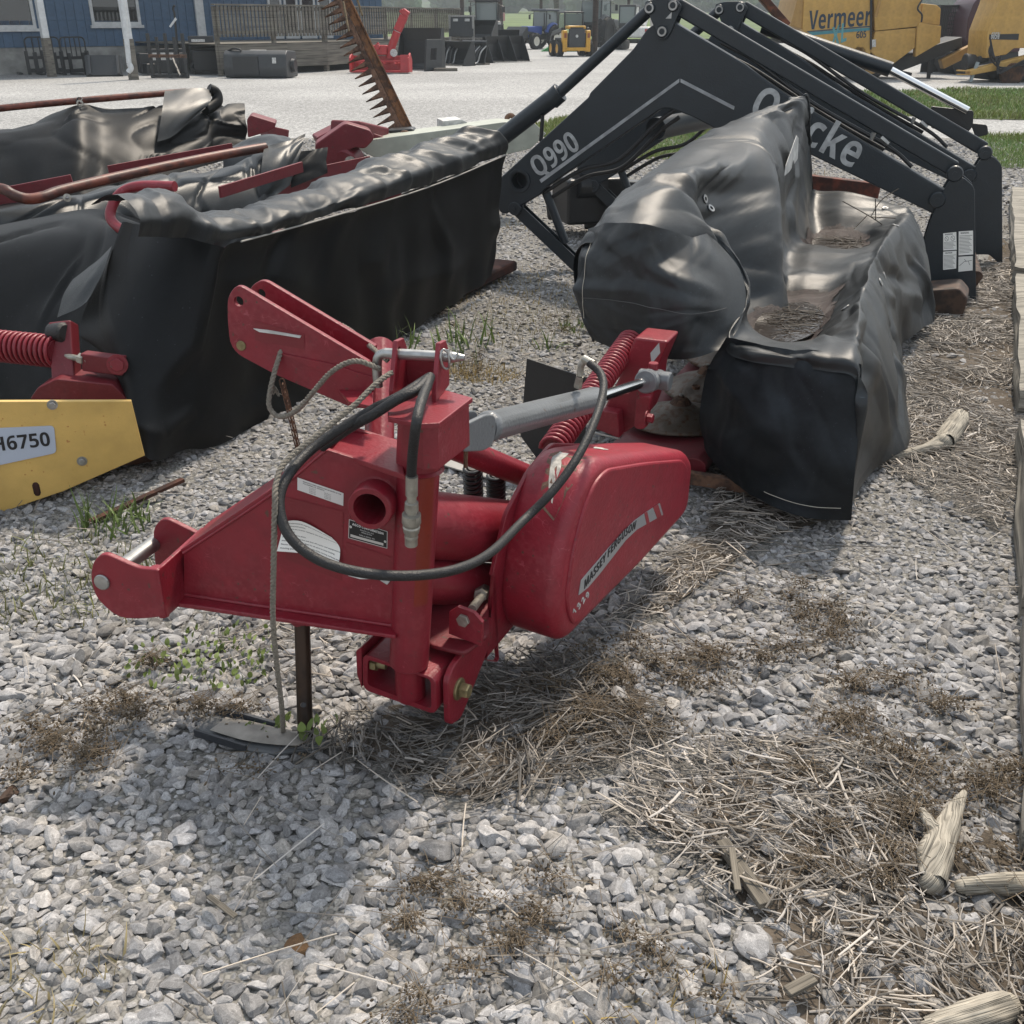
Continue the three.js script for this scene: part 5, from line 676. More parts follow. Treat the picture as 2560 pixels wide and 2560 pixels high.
{ // the mower furthest back on the left
  const m4 = thing('disc_mower', 'disc mower furthest back on the left, thin red pipe above its black cover', 'mower', [-3.2, 0, -8.2]);
  part(m4, 'rail_pipe', tube([[-4.757,.872,-9.187],[-4.339,.924,-9.323],[-3.728,.971,-9.567],[-3.11,1.007,-9.917],[-2.95,1.015,-10.032]], .028, 12, 40), paint(.30, .045, .035, .5, { map: rep(tRust, 1.3), color: lin(.95, .42, .36) }), 'long red pipe');
  const cf = sum(folds(.03, 1.1, 1, 1, 51), creases(40, 5, 1.2, .03, .025, 51));
  part(m4, 'vinyl_cover', cloth([[[-4.923,.738,-9.456],[-4.439,.752,-9.463],[-4.196,.796,-9.483],[-3.954,.883,-9.525],[-3.731,.957,-9.505],[-3.574,.912,-9.65],[-3.349,.897,-9.754],[-3.135,.907,-9.87],[-2.879,.881,-10.079],[-2.697,.89,-10.305],[-2.541,.885,-10.469]], [[-4.757,.71,-9.11],[-4.289,.731,-9.12],[-4.055,.76,-9.133],[-3.821,.795,-9.15],[-3.633,.837,-9.171],[-3.474,.766,-9.303],[-3.257,.757,-9.409],[-3.067,.757,-9.576],[-2.818,.784,-9.81],[-2.655,.777,-10.084],[-2.491,.764,-10.244]], [[-4.647,.58,-8.826],[-4.189,.58,-8.826],[-3.96,.593,-8.832],[-3.732,.607,-8.839],[-3.534,.621,-8.845],[-3.395,.576,-8.99],[-3.183,.549,-9.088],[-3.016,.598,-9.333],[-2.788,.629,-9.625],[-2.641,.628,-9.957],[-2.479,.623,-10.177]], [[-4.536,.201,-8.422],[-4.089,.201,-8.422],[-3.866,.242,-8.442],[-3.643,.268,-8.455],[-3.47,.314,-8.532],[-3.335,.319,-8.7],[-3.128,.359,-8.831],[-2.965,.401,-9.073],[-2.757,.433,-9.421],[-2.613,.455,-9.764],[-2.445,.477,-9.996]]], 22, 14, cf), VINYLD, 'black cover pulled up in folds');
  part(m4, 'corner_flap', cloth([[[-3.077,1.028,-9.816],[-2.918,1.037,-9.932],[-2.745,1.041,-10.1]], [[-3.033,.883,-9.525],[-2.888,.89,-9.639],[-2.701,.949,-9.89]], [[-3.039,.661,-9.308],[-2.92,.708,-9.442],[-2.755,.882,-9.747]]], 9, 9, folds(.03, 1.8, 1, 1, 7)), VINYL, 'grey flap thrown over the pipe end');
  part(m4, 'rolled_edge', tube([[-2.762,1.034,-10.096],[-2.709,.997,-10.134],[-2.7,.928,-10.101],[-2.745,.885,-10.025],[-2.781,.866,-9.961]], .05, 10, 30), VINYLD);
  part(m4, 'grommet', turn([[.014, 0], [.026, 0], [.028, .004], [.014, .006]], [[-3.681,.96,-9.396]][0], V3([[-3.681,.96,-9.396]][0]).add(V3(.2, .1, 1)).toArray(), 18), ZINC);
  part(m4, 'tie_wire', tube([[-3.734,.963,-9.453],[-3.718,.999,-9.47],[-3.694,.991,-9.488],[-3.693,.962,-9.43]], .006, 5, 20), BLACK);
  part(m4, 'gearbox', [ext(rpoly([[-.288,.796],[-.252,.83],[-.036,.761],[-.05,.714],[-.127,.683],[-.297,.638]], .02), frame([-2.1, 0, -9.9], [.985, 0, -.17], UP), -.35, 0, .008), beam([[-2.386,.641,-10.518]][0], [[-2.232,.58,-10.711]][0], .12, .1, .01)], REDD);
  part(m4, 'stand_frame', [beam([-4.4, .1, -7.4], [-2.6, .1, -9.8], .35, .12, .03)], REDD);
}
{ // sickle bar standing up, beige beam behind
  const sk = thing('sickle_mower', 'upright sickle bar mower with a rusty yellow bar and a row of pointed brown teeth', 'mower', [-1.0, 0, -9.6]);
  const e = [[-.917,.686,-9.708],[-1.537,1.852,-10.267]], A = V3(e[0]), B = V3(e[1]), ax = B.clone().sub(A).normalize(), sd = V3(-1, 0, 0).addScaledVector(ax, ax.x).normalize(), nn = ax.clone().cross(sd);
  B.addScaledVector(ax, .5);
  const L = A.distanceTo(B), fr = new THREE.Matrix4().makeBasis(ax, sd, nn).setPosition(A);
  const bar = part(sk, 'knife_bar', [ext([[0, -.035], [L, -.035], [L, .025], [0, .03]], fr, -.012, .012, .003), ext([[0, -.05], [L, -.05], [L, -.035], [0, -.035]], fr, -.03, .03, .003)], mat({ color: lin(1.1, .85, .45), map: rep(tRust, 2.5), roughness: .75, bumpMap: rep(tFine, 4), bumpScale: .002 }), 'yellow painted bar, rusting');
  part(sk, 'knife_back', ext([[0, .03], [L, .03], [L, .075], [0, .075]], fr, -.008, .016, .002), RUST);
  const tooth = ext([[-.028, 0], [.028, 0], [.012, .09], [0, .165], [-.012, .09]], new THREE.Matrix4(), -.012, .012, .004);
  const n = Math.floor(L / .0762); for (let i = 0; i < n; i++) { const g = tooth.clone(); g.translate(.04 + i * .0762, .06, 0); g.applyMatrix4(fr); part(sk, 'guard_tooth', g, RUST); }
  part(sk, 'swath_stick', cyl([[-1.487,1.745,-10.105]][0], [[-1.43,1.509,-9.936]][0], .011, .009, 8), mat({ color: lin(.5, .38, .22), map: rep(tWood, 2), roughness: .8 })); part(sk, 'swath_stick', cyl([[-1.365,1.788,-10.07]][0], [[-1.311,1.634,-9.996]][0], .011, .009, 8), mat({ color: lin(.5, .38, .22), map: rep(tWood, 2), roughness: .8 }));
  part(sk, 'hinge_shoe', [ext(rpoly([[-.127,.743],[.099,.758],[.128,.682],[.044,.606],[-.035,.636]], .02), frame([-.95, 0, -9.4], [1, 0, 0], UP), -.2, 0, .01), beam([[-1.351,.714,-9.888]][0], [[-.929,.63,-9.848]][0], .1, .07, .01)], BLACKP);
  part(sk, 'hook', tube([[-.889,.606,-9.393],[-.924,.641,-9.354],[-.964,.684,-9.375],[-.94,.725,-9.394],[-.892,.713,-9.389],[-.871,.673,-9.369]], .02, 9, 40), RUST);
  part(sk, 'drive_head', [ext(rpoly([[-.651,.721],[-.404,.827],[-.073,.707],[-.075,.674],[-.305,.666],[-.544,.496]], .02), frame([-1.0, 0, -9.2], [.95, 0, -.3], UP), -.3, 0, .01), box([-1.15, .25, -9.4], [.3, .5, .3], .3, .02)], REDD);
  const bb = thing('drawbar_beam', 'pale beige sheet metal beam with rusty hooks behind the black curtain', 'beam', [-.1, 0, -9.6]);
  part(bb, 'beam', ext(rpoly([[-1.016,.627],[-.965,.692],[.243,.814],[.507,.801],[.616,.711],[.475,.589],[.259,.548],[-.842,.533]], .01), frame([-.3, 0, -9.3], [.97, 0, -.24], UP), -.35, 0, .006), paint(.40, .42, .36, .5));
  part(bb, 'end_box', ext([[-.722,.807],[-.556,.819],[-.507,.795],[-.508,.742],[-.724,.723]], frame([.1, 0, -9.7], [.97, 0, -.24], UP), -.3, 0, .006), WHITE);
  part(bb, 'hook', tube([[-.075,.733,-9.675],[-.05,.778,-9.697],[-.042,.822,-9.718],[-.009,.837,-9.725],[.019,.815,-9.714],[.008,.79,-9.702]], .022, 9, 40), RUST);
  part(bb, 'leg', [box([-.7, .2, -9.4], [.08, .4, .08]), box([.7, .2, -9.75], [.08, .4, .08])], BLACKP);
  part(bb, 'undercarriage', [box([.62, .3, -8.6], [.5, .35, .4], .3, .03), cyl([.5, .42, -8.4], [.72, .4, -8.5], .1, .1, 18), beam([.3, .2, -8.8], [1.6, .35, -8.5], .2, .2, .03)], BLACKP);
  const im = thing('implement', 'low black implement frame with rusty bars lying under the loader arms', 'implement', [1.4, 0, -8.9]);
  part(im, 'frame', [beam([.6, .14, -8.6], [2.3, .14, -8.1], .12, .16, .02), beam([.8, .28, -9.3], [2.5, .28, -8.8], .14, .14, .02), beam([1.0, .2, -8.5], [1.2, .2, -9.3], .1, .1, .02), beam([1.9, .2, -8.2], [2.1, .25, -9.0], .1, .1, .02)], BLACKP);
  part(im, 'side_plate', [ext([[0, .02], [.45, .02], [.5, .25], [.2, .48], [0, .42]], frame([1.0, 0, -8.45], [.95, 0, .3], UP), -.03, 0, .004)], SLATE); part(im, 'side_plate', [ext([[0, .02], [.35, .02], [.4, .2], [.15, .4], [0, .36]], frame([1.55, 0, -8.6], [.8, 0, -.6], UP), -.03, 0, .004)], BLACKP);
  part(im, 'red_bar', [beam([2.15, .42, -8.9], [3.0, .34, -8.7], .1, .12, .01)], mat({ color: lin(.8, .35, .3), map: rep(tRust, 2), roughness: .8 }), 'rusty red bar with worn lettering');
  part(im, 'chrome_rod', cyl([1.55, .28, -8.3], [1.95, .75, -8.75], .022, .022, 16), CHROME);
}

// ---------------------------------------------------------------- background: land, building, yard, machines
const addTo = (root, name, geos, m, label) => { let g = M(Array.isArray(geos) ? geos : [geos]); if (m.userData.box !== false) g = boxUV(g); const o = new THREE.Mesh(g, m); o.name = name; o.castShadow = o.receiveShadow = true; if (label) o.userData.label = label; root.add(o); return o; };
function unit(name, label, cat, pos, yaw, group) { const r = thing(name, label, cat, pos, group); r.rotation.y = yaw; return r; }
{ // far land
  const FIELD = mat({ color: lin(.13, .19, .05), roughness: 1, map: rep(tNoise, .02) });
  const shape = (f, x0, x1, z0, z1, nx, nz) => { const g = new THREE.PlaneGeometry(1, 1, nx, nz), p = g.attributes.position; for (let i = 0; i < p.count; i++) { const x = mix(x0, x1, p.getX(i) + .5), z = mix(z0, z1, p.getY(i) + .5); p.setXYZ(i, x, f(x, z), z); } g.computeVertexNormals(); return g; };
  solo('far_field', shape((x, z) => .05 + clamp((-z - 95) / 200) * 3.2 + .5 * vn(x * .02, z * .02), -420, 420, -86, -420, 60, 16), FIELD, null, null, null, 'structure');
  const tWoods = tex(512, (u, v) => { const a = fbm(u * 40, v * 40, 61, 4, 40), b = fbm(u * 8, v * 8, 62, 3, 8), k = .5 + .9 * (a - .5) + .4 * (b - .5); return [.30 * k + .05, .40 * k + .05, .22 * k + .03]; });
  solo('wooded_hill', shape((x, z) => { const t = clamp((-z - 420) / 260); return 1 + sm(t) * (20 + 10 * fbm(x * .004 + 3, 0, 2, 3)) + 3.5 * vn(x * .06, z * .06, 4) * t + 2.5 * vn(x * .17, z * .17, 6) * t; }, -700, 760, -420, -760, 220, 40), mat({ map: rep(tWoods, .012), roughness: 1, bumpMap: rep(tWoods, .012), bumpScale: 2 }), null, null, null, 'structure');
  const lobe = [0, 1, 2].map(k => { const g = new THREE.IcosahedronGeometry(1, 3), p = g.attributes.position; for (let i = 0; i < p.count; i++) { const v = V3(p.getX(i), p.getY(i), p.getZ(i)), f = .62 + .55 * fbm(v.x * 2.2 + k * 7, v.y * 2.2, v.z * 2.2, 3) + .25 * vn(v.x * 9, v.y * 9, v.z * 9 + k); p.setXYZ(i, v.x * f, v.y * f, v.z * f); } g.computeVertexNormals(); return g; });
  const L = []; for (let i = 0; i < 150; i++) { const x = rr(-150, 190), z = -rr(265, 400), H = rr(7, 13) * (vn(x * .03, 0, 4) > .35 ? 1 : .55), t = rr(.7, 1.25), y = clamp((-z - 95) / 200) * 3.2; for (let k = 0; k < 8; k++) { const s = H * rr(.2, .36); L.push([mtx([x + gauss() * H * .3, y + H * rr(.3, .86), z + gauss() * H * .25], [rr(0, 3), rr(0, 6), 0], [s * 1.15, s, s]), lin(.075 * t * rr(.8, 1.2), .105 * t * rr(.85, 1.15), .035 * t), k % 3]); } }
  scatter('far_wood', lobe, mat({ color: lin(1, 1, 1), roughness: .95 }), L);
}
const SIDING = paint(.055, .115, .205, .55), TRIM = paint(.62, .64, .65, .55), GLASS = pm({ color: lin(.012, .014, .016), roughness: .06, metalness: 0, clearcoat: 1, clearcoatRoughness: .03 }), BLOCK = mat({ color: lin(.44, .44, .42), roughness: .95, map: rep(tNoise, .7) });
const DECKW = mat({ color: lin(.62, .60, .56), map: rep(tWood, .35, 1.2), roughness: .95 });
const WX = V3(5.741, 0, -5.187).normalize().toArray(), WF = frame([-16.461, 0, -36.227], WX, UP);   // wall: u along, w outwards
{
  const B = thing('shop_building', 'blue metal sided shop building with white trim and dark windows at upper left', 'building', [-13.5, 0, -39]);
  const wp = (p, w) => V3(p[0], p[1], w).applyMatrix4(WF).toArray();
  const win = [[[-1.029,1.239],[.968,1.351],[1.255,2.794],[-.701,2.752]], [[3.1,1.398],[4.591,1.442],[4.827,2.872],[3.358,2.84]]];
  const rect = P => { const u = P.map(p => p[0]), v = P.map(p => p[1]); return [Math.min(...u), Math.max(...u), Math.max(v[0], v[1]) , 3.2]; };
  const wr = win.map(rect); const core = part(B, 'wall', [ext([[-9, .8], [14.9, .8], [14.9, 4.2], [-9, 4.2]], WF, -.3, -.03, 0)], SIDING);
  const inWin = u => wr.find(r => u > r[0] - .02 && u < r[1] + .02);
  for (let u = -9; u < 14.8; u += .305) for (const [y0, y1] of [[.79, 1.585], [1.6, 4.2]]) { const w = inWin(u + .15); if (w && y1 > 3) continue; part(B, 'siding_board', ext([[u, y0], [u + .292, y0], [u + .292, y1], [u, y1]], WF, -.03, .0, .004), SIDING); }
  part(B, 'foundation', ext([[-9, -.02], [14.9, -.02], [14.9, .795], [-9, .795]], WF, -.3, -.04, .002), BLOCK);
  for (let j = 1; j < 4; j++) part(B, 'block_course', ext([[-9, j * .2 - .006], [14.9, j * .2 - .006], [14.9, j * .2 + .18], [-9, j * .2 + .18]], WF, -.042, -.034, .003), BLOCK);
  for (const r of wr) { const W = part(B, 'window', [ext([[r[0], r[2]], [r[1], r[2]], [r[1], 3.2], [r[0], 3.2]], WF, -.03, .05, .006, [[[r[0] + .1, r[2] + .1], [r[1] - .1, r[2] + .1], [r[1] - .1, 3.1], [r[0] + .1, 3.1]]])], TRIM, 'white framed window'); part(W, 'pane', ext([[r[0] + .1, r[2] + .1], [r[1] - .1, r[2] + .1], [r[1] - .1, 3.1], [r[0] + .1, 3.1]], WF, -.02, .0, 0), GLASS); part(W, 'sill', ext([[r[0] - .06, r[2] - .09], [r[1] + .06, r[2] - .09], [r[1] + .06, r[2]], [r[0] - .06, r[2]]], WF, .0, .11, .005), TRIM); }
  const tr = [[7.142,2.206],[7.054,.849]][1]; part(B, 'corner_trim', ext([[tr[0] - .16, .8], [tr[0] + .16, .8], [tr[0] + .16, 4.2], [tr[0] - .16, 4.2]], WF, .002, .09, .006), TRIM);
  // wall behind the deck: glazed doors
  const dp = [[9.783,.93],[10.469,.923],[11.171,.915],[11.948,.907],[12.682,.899]].map(p => p[0]);
  for (let i = 0; i < 4; i++) { const a = dp[i] + .05, b = dp[i + 1] - .05; const D = part(B, 'glazed_door', ext([[a, .95], [b, .95], [b, 3.1], [a, 3.1]], WF, .002, .07, .006, [[[a + .09, 1.15], [b - .09, 1.15], [b - .09, 3.0], [a + .09, 3.0]]]), TRIM); part(D, 'pane', ext([[a + .09, 1.15], [b - .09, 1.15], [b - .09, 3.0], [a + .09, 3.0]], WF, .01, .03, 0), GLASS); }
  part(B, 'wall_box', ext(rpoly([[5.0, 1.1], [5.16, 1.1], [5.16, 1.3], [5.0, 1.3]], .01), WF, .001, .08, .004), SIDING);
  part(B, 'roof', ext([[-9.6, 4.2], [15.5, 4.2], [15.5, 4.4], [-9.6, 4.4]], WF, -6, 2.4, .01), TRIM);
  part(B, 'rear_wall', ext([[-9, 0], [14.9, 0], [14.9, 4.2], [-9, 4.2]], WF, -5.9, -5.7, 0), SIDING);
  // porch posts
  for (const [f, t] of [[[98.7, 145], 0], [[253, 150.7], 1]]) { const p = t ? [[-11.219,-33.029]][0] : [[-14.373,-34.829]][0], P = thing('porch_post', t ? 'white porch post beside the downspout, on a grey wooden foot' : 'white porch post on a grey wooden foot beside the pallet fork frames', 'post', [p[0], 0, p[1]], 'porch posts'); part(P, 'post', box([p[0], 2.75, p[1]], [.2, 3.3, .2], .73, .01), TRIM); part(P, 'foot', box([p[0], .55, p[1]], [.23, 1.1, .23], .73, .01), DECKW); }
  const q = [[-11.4,-33.24]][0]; const ds = [[-11.153,2.526,-32.9],[-11.25,.448,-32.9],[-11.212,.323,-32.9],[-11.307,.215,-32.9]]; solo('downspout', [tube([[ds[0][0], 4.0, ds[0][2]], ds[0], ds[1]], .075, 12, 8), tube([ds[1], ds[2], ds[3]], .08, 12, 14)], TRIM, 'white round downspout with an elbow at its foot', 'downspout');
  const hp = thing('lamp_pole', 'slim black curved pole with a small white sign in front of the blue wall', 'pole', [-9.9, 0, -35.6]);
  part(hp, 'pole', tube([[-10.594,.354,-35.6],[-10.56,1.042,-35.6],[-10.53,1.756,-35.6],[-10.553,1.886,-35.6],[-10.522,1.986,-35.6],[-10.486,2.008,-35.6]].map((p, i) => i ? p : [p[0], 0, p[2]]), .035, 8, 30), BLACKP); part(hp, 'sign', ext([[-.814,1.42],[-.583,1.674],[-.546,1.614],[-.769,1.383]], frame([-9.9, 0, -35.5], [1, 0, 0], UP), 0, .02, .003), TRIM);
}
{ // timber deck
  const C0 = [-6.33, -38.519], D1 = V3(-2.85, 0, 3.65).normalize(), D2 = V3(4.0, 0, -10.6).normalize();
  const Dk = thing('timber_deck', 'weathered grey timber deck with a slatted railing along the blue building', 'deck', [-6.8, 0, -40]);
  const L1 = 4.5, L2 = 11.5, Fh = .93;
  const A1 = frame([C0[0], 0, C0[1]], [-D1.x, 0, -D1.z], UP), sides = [[frame([C0[0] + D1.x * L1, 0, C0[1] + D1.z * L1], D1.clone().negate().toArray(), UP), L1, 30], [frame([C0[0], 0, C0[1]], D2.toArray(), UP), L2, 62]];
  for (const [F, L, nb] of sides) {
    for (let j = 0; j < 3; j++) part(Dk, 'skirt_board', ext([[0, .2 + j * .242], [L, .2 + j * .242], [L, .434 + j * .242], [0, .434 + j * .242]], F, -.04, 0, .004), DECKW);
    for (let i = 0; i < nb; i++) { const u = .08 + (L - .16) * i / (nb - 1); part(Dk, 'baluster', ext([[u - .045, 1.12], [u + .045, 1.12], [u + .045, 2.0], [u - .045, 2.0]], F, .002, .04, .003), DECKW); }
    for (const y of [1.25, 1.92]) part(Dk, 'rail', ext([[0, y - .045], [L, y - .045], [L, y + .045], [0, y + .045]], F, -.045, -.002, .003), DECKW);
    part(Dk, 'hand_rail', ext([[-.05, 2.005], [L, 2.005], [L, 2.05], [-.05, 2.05]], F, -.1, .07, .003), DECKW);
    for (let u = .05; u < L + .1; u += L / (L > 6 ? 5 : 2)) part(Dk, 'post', ext([[u - .06, 0], [u + .06, 0], [u + .06, 1.98], [u - .06, 1.98]], F, -.17, -.05, .004), DECKW);
  }
  const fl = [[C0[0], C0[1]], [C0[0] + D1.x * L1, C0[1] + D1.z * L1], [C0[0] + D1.x * L1 - 4.2, C0[1] + D1.z * L1 - 4.5], [C0[0] + D2.x * L2 - 4, C0[1] + D2.z * L2 - 1.5], [C0[0] + D2.x * L2, C0[1] + D2.z * L2]];
  part(Dk, 'floor', ext(fl, HF(Fh), 0, .04, .004), DECKW);
}
// --- black attachments along the wall
const ATT = paint(.016, .018, .021, .42), ATT2 = paint(.035, .038, .042, .5);
const forkFrame = (lab, p, yaw, s = 1) => { const r = unit('pallet_fork_frame', lab, 'fork frame', [p[0], 0, p[1]], yaw, 'pallet fork frames'); addTo(r, 'carriage', [box([0, .12, 0], [1.15 * s, .12, .1]), box([0, .5, 0], [1.15 * s, .09, .08]), box([-.54 * s, .35, 0], [.09, .7, .09]), box([.54 * s, .35, 0], [.09, .7, .09])], ATT); addTo(r, 'guard', [tube([[-.52 * s, .5, 0], [-.52 * s, 1.0, 0], [-.4 * s, 1.1, 0], [.4 * s, 1.1, 0], [.52 * s, 1.0, 0], [.52 * s, .5, 0]], .025, 6, 40, false, .2), ...[-.3, -.1, .1, .3].map(x => tube([[x * s, .5, 0], [x * s, 1.1, 0]], .02, 6))], ATT); for (const x of [-.3, .3]) addTo(r, 'fork', [box([x * s, .35, .08], [.12, .6, .04]), box([x * s, .04, .5], [.12, .045, .9])], ATT); return r; };
forkFrame('black pallet fork frame at far left, nearest the wall corner', [-16.0, -36.9], .5); forkFrame('black pallet fork frame standing just left of the porch post', [-15.2, -36.5], .6); forkFrame('black pallet fork frame leaning just right of the porch post', [-14.1, -36.2], 1.15);
{ const r = unit('fork_tines', 'loose pair of black pallet tines lying on the gravel by the foundation', 'fork tines', [-13.6, 0, -37.4], .3); addTo(r, 'tine', [box([0, .06, 0], [1.0, .05, .11], .5), box([.1, .12, .25], [1.1, .05, .11], .8)], ATT); }
{ const r = unit('tilted_plate', 'low black quick attach plate leaning back on the gravel', 'attach plate', [-12.8, 0, -35.1], .25); addTo(r, 'plate', [box([0, .3, 0], [1.1, .08, .7], 0, .02, [.95, 0, 0])], ATT); for (const x of [-.42, .42]) addTo(r, 'rib', [box([x, .33, .06], [.08, .1, .66], 0, .01, [.95, 0, 0])], ATT2); addTo(r, 'top_edge', box([0, .56, -.2], [.8, .1, .1], 0, .02), ATT2); }
{ const r = unit('implement_pile', 'heap of black implements with white labels behind the downspout', 'implement', [-11.3, 0, -36.2], .5); addTo(r, 'body', [box([0, .35, 0], [1.5, .6, .5], 0, .04), box([.2, .7, -.1], [1.2, .14, .4], 0, .03), box([-.5, .2, .35], [.3, .3, .3], .3, .03)], ATT); for (const x of [-.25, .0, .25]) addTo(r, 'label', box([x, .55, .254], [.16, .22, .004]), WHITE); }
{ const r = unit('steel_rack', 'brown black steel rack with five upright posts in front of the foundation', 'rack', [-10.4, 0, -33.9], -.15); for (const x of [-.55, -.28, 0, .28, .55]) addTo(r, 'upright', box([x, x % .55 ? .78 : .62, x % .55 ? 0 : 0], [.09, x % .55 ? .72 : 1.24, .07], 0, .006), ATT); addTo(r, 'rail', [box([0, .62, .0], [1.2, .09, .1], 0, .006)], RUST); addTo(r, 'rail', [box([0, .06, .0], [1.2, .1, .12], 0, .006)], ATT); addTo(r, 'brace', beam([.0, .6, -.3], [.45, .05, .25], .05, .05), ATT); addTo(r, 'brace', box([-.5, .3, -.35], [.08, .6, .08]), ATT); }
{ const r = unit('bale_spear_frame', 'black skid steer attachment with a sloped lid and white label by the wall', 'attachment', [-9.8, 0, -36.6], .35); addTo(r, 'housing', [box([0, .42, 0], [1.25, .62, .7], 0, .05), box([-.25, .95, -.2], [.8, .36, .12], 0, .02, [-.25, 0, 0])], ATT); addTo(r, 'label', box([-.35, 1.0, -.1], [.42, .08, .01], 0, 0, [-.25, 0, 0]), WHITE); addTo(r, 'hose', tube([[-.6, .4, .3], [-.7, .2, .4], [-.5, .08, .45], [-.3, .1, .4]], .03, 6, 20), RUBBER); addTo(r, 'motor', cyl([.25, .45, .34], [.25, .45, .46], .13, .1, 16), ATT2); addTo(r, 'skid', box([0, .06, 0], [1.2, .1, .6]), ATT); }
{ const r = unit('sweeper_hood', 'big closed charcoal sweeper housing standing on gravel before the deck', 'sweeper', [-7.7, 0, -34.3], -.12); const pr = rpoly([[-.55, .02], [.5, .02], [.55, .3], [.48, .66], [.3, .78], [-.5, .74]], .06); addTo(r, 'housing', ext(pr, frame([-.98, 0, 0], [0, 0, 1], UP).multiply(new THREE.Matrix4()), -1.96, 0, .03).translate(0, 0, 0), ATT2); addTo(r, 'front_door', box([-.28, .36, .55], [.8, .52, .03], 0, .01), ATT); addTo(r, 'label', box([-.0, .775, .1], [.5, .01, .09], 0, 0, [.06, 0, 0]), WHITE); addTo(r, 'label', box([.62, .5, .545], [.12, .16, .01], 0, 0, [-.12, 0, 0]), WHITE); addTo(r, 'end_motor', cyl([1.0, .35, 0], [1.1, .35, 0], .2, .18, 18), ATT); addTo(r, 'lifting_hose', tube([[-.9, .74, .3], [-.7, .82, .32], [-.5, .80, .35], [-.45, .76, .36]], .03, 6, 20), RUBBER); }
{ // red snow blower
  const S = paint(.42, .025, .03, .42), r = unit('snow_blower', 'bright red snow blower attachment with a tall bent chute beside the deck', 'snow blower', [-4.35, 0, -37.4], -.08);
  addTo(r, 'auger_housing', [ext([[-.15, .02], [.5, .05], [.45, .48], [.1, .62], [-.2, .4]], frame([-1.0, 0, 0], [0, 0, 1], UP), -2.0, -1.95, .004), ext([[-.15, .02], [.5, .05], [.45, .48], [.1, .62], [-.2, .4]], frame([-1.0, 0, 0], [0, 0, 1], UP), -.05, 0, .004), box([0, .3, -.15], [1.95, .45, .05], 0, .01), box([0, .06, .2], [1.95, .06, .6], 0, .01), box([0, .36, .15], [1.95, .06, .08], 0, .01)], S);
  const ch = addTo(r, 'chute', [tube([[.25, .45, -.1], [.35, .8, -.1], [.55, 1.25, -.1]], .13, 10, 12), box([.68, 1.5, -.1], [.26, .5, .22], 0, .02, [0, 0, -.5]), box([.8, 1.78, -.1], [.3, .12, .26], 0, .02, [0, 0, -.9])], S); addTo(ch, 'chute_hood', box([.86, 1.82, -.1], [.22, .16, .3], 0, .02, [0, 0, -.6]), S);
  addTo(r, 'gearbox', [box([-.05, .7, -.1], [.5, .3, .3], 0, .04), cyl([-.1, .8, .06], [-.1, .8, .14], .08, .08, 14)], S); addTo(r, 'frame', [beam([-.6, .5, -.2], [-.1, .9, -.2], .08, .08), beam([-.9, .7, -.25], [-.2, .7, -.25], .07, .07), box([.85, .32, .4], [.3, .5, .03], 0, .01, [-.2, 0, 0])], S);
  for (const x of [-.55, -.2, .2, .55]) addTo(r, 'auger_paddle', ext([[-.02, -.22], [.02, -.22], [.02, .22], [-.02, .22]], frame([x, .3, .15], [.7, .7, .2], [0, .3, 1]), -.02, .02, 0), S); addTo(r, 'maker_label', cyl([.45, .62, .16], [.45, .62, .165], .12, .12, 20), WHITE);
}
const bucket = (label, p, yaw, w, h, d, cutter = true, open = 1) => { const r = unit('loader_bucket', label, 'bucket', [p[0], p[2] || 0, p[1]], yaw, 'black buckets and attachments in the row'); const pr = [[0, 0], [d, 0], [d, .05], [.16, .07], [.06, .2], [.05, h * .7], [.16, h], [.1, h], [0, h * .7]]; addTo(r, 'shell', ext(pr, frame([-w / 2, 0, 0], [0, 0, 1], UP), -w, 0, .006), ATT); for (const s of [-1, 1]) addTo(r, 'side_plate', ext([[0, 0], [d, 0], [d * .9, .2], [.2, h], [.05, h]], frame([s * (w / 2), 0, 0], [0, 0, 1], UP), -.012, .012, .003), ATT); if (cutter) addTo(r, 'cutting_edge', box([0, .015, d + .03], [w, .03, .16], 0, .004), STEEL); for (const x of [-.3, 0, .3]) addTo(r, 'rib', ext([[-.05, .1], [0, .06], [0, h * .8], [-.05, h * .7]], frame([x * w, 0, -.0], [0, 0, 1], UP), -.02, .02, .002), ATT2); return r; };
bucket('tall black bucket standing on edge with ribbed back, behind the red chute', [-3.1, -40.0], -.5, 1.7, 1.35, .6); 
{ const r = unit('quick_hitch', 'black square quick attach frame leaning beside the snow blower', 'attach frame', [-2.75, 0, -38.9], .2); addTo(r, 'frame', ext([[-.42, 0], [.42, .0], [.5, 1.0], [-.3, 1.0]], frame([0, 0, 0], [.75, 0, -.6], UP), -.04, .04, .01, [[[-.16, .35], [.14, .35], [.18, .72], [-.10, .72]]]), ATT2); addTo(r, 'pallet', box([.4, .05, .2], [.8, .09, .4]), DECKW); }
const rk = (label, p, yaw) => { const r = unit('grapple_rake', label, 'grapple', [p[0], 0, p[1]], yaw, 'black buckets and attachments in the row'); addTo(r, 'back_frame', [box([0, .45, 0], [1.6, .8, .06], 0, .01, [-.25, 0, 0]), cyl([-.8, .78, -.05], [.8, .78, -.05], .09, .09, 14)], ATT); for (let i = 0; i < 9; i++) addTo(r, 'tine', tube([[-.76 + i * .19, .7, -.05], [-.76 + i * .19, .45, .25], [-.76 + i * .19, .1, .42], [-.76 + i * .19, .03, .7]], .03, 6, 12), i % 2 ? ATT2 : STEEL); addTo(r, 'pallet', box([0, .03, .2], [1.5, .06, .8]), DECKW); return r; };
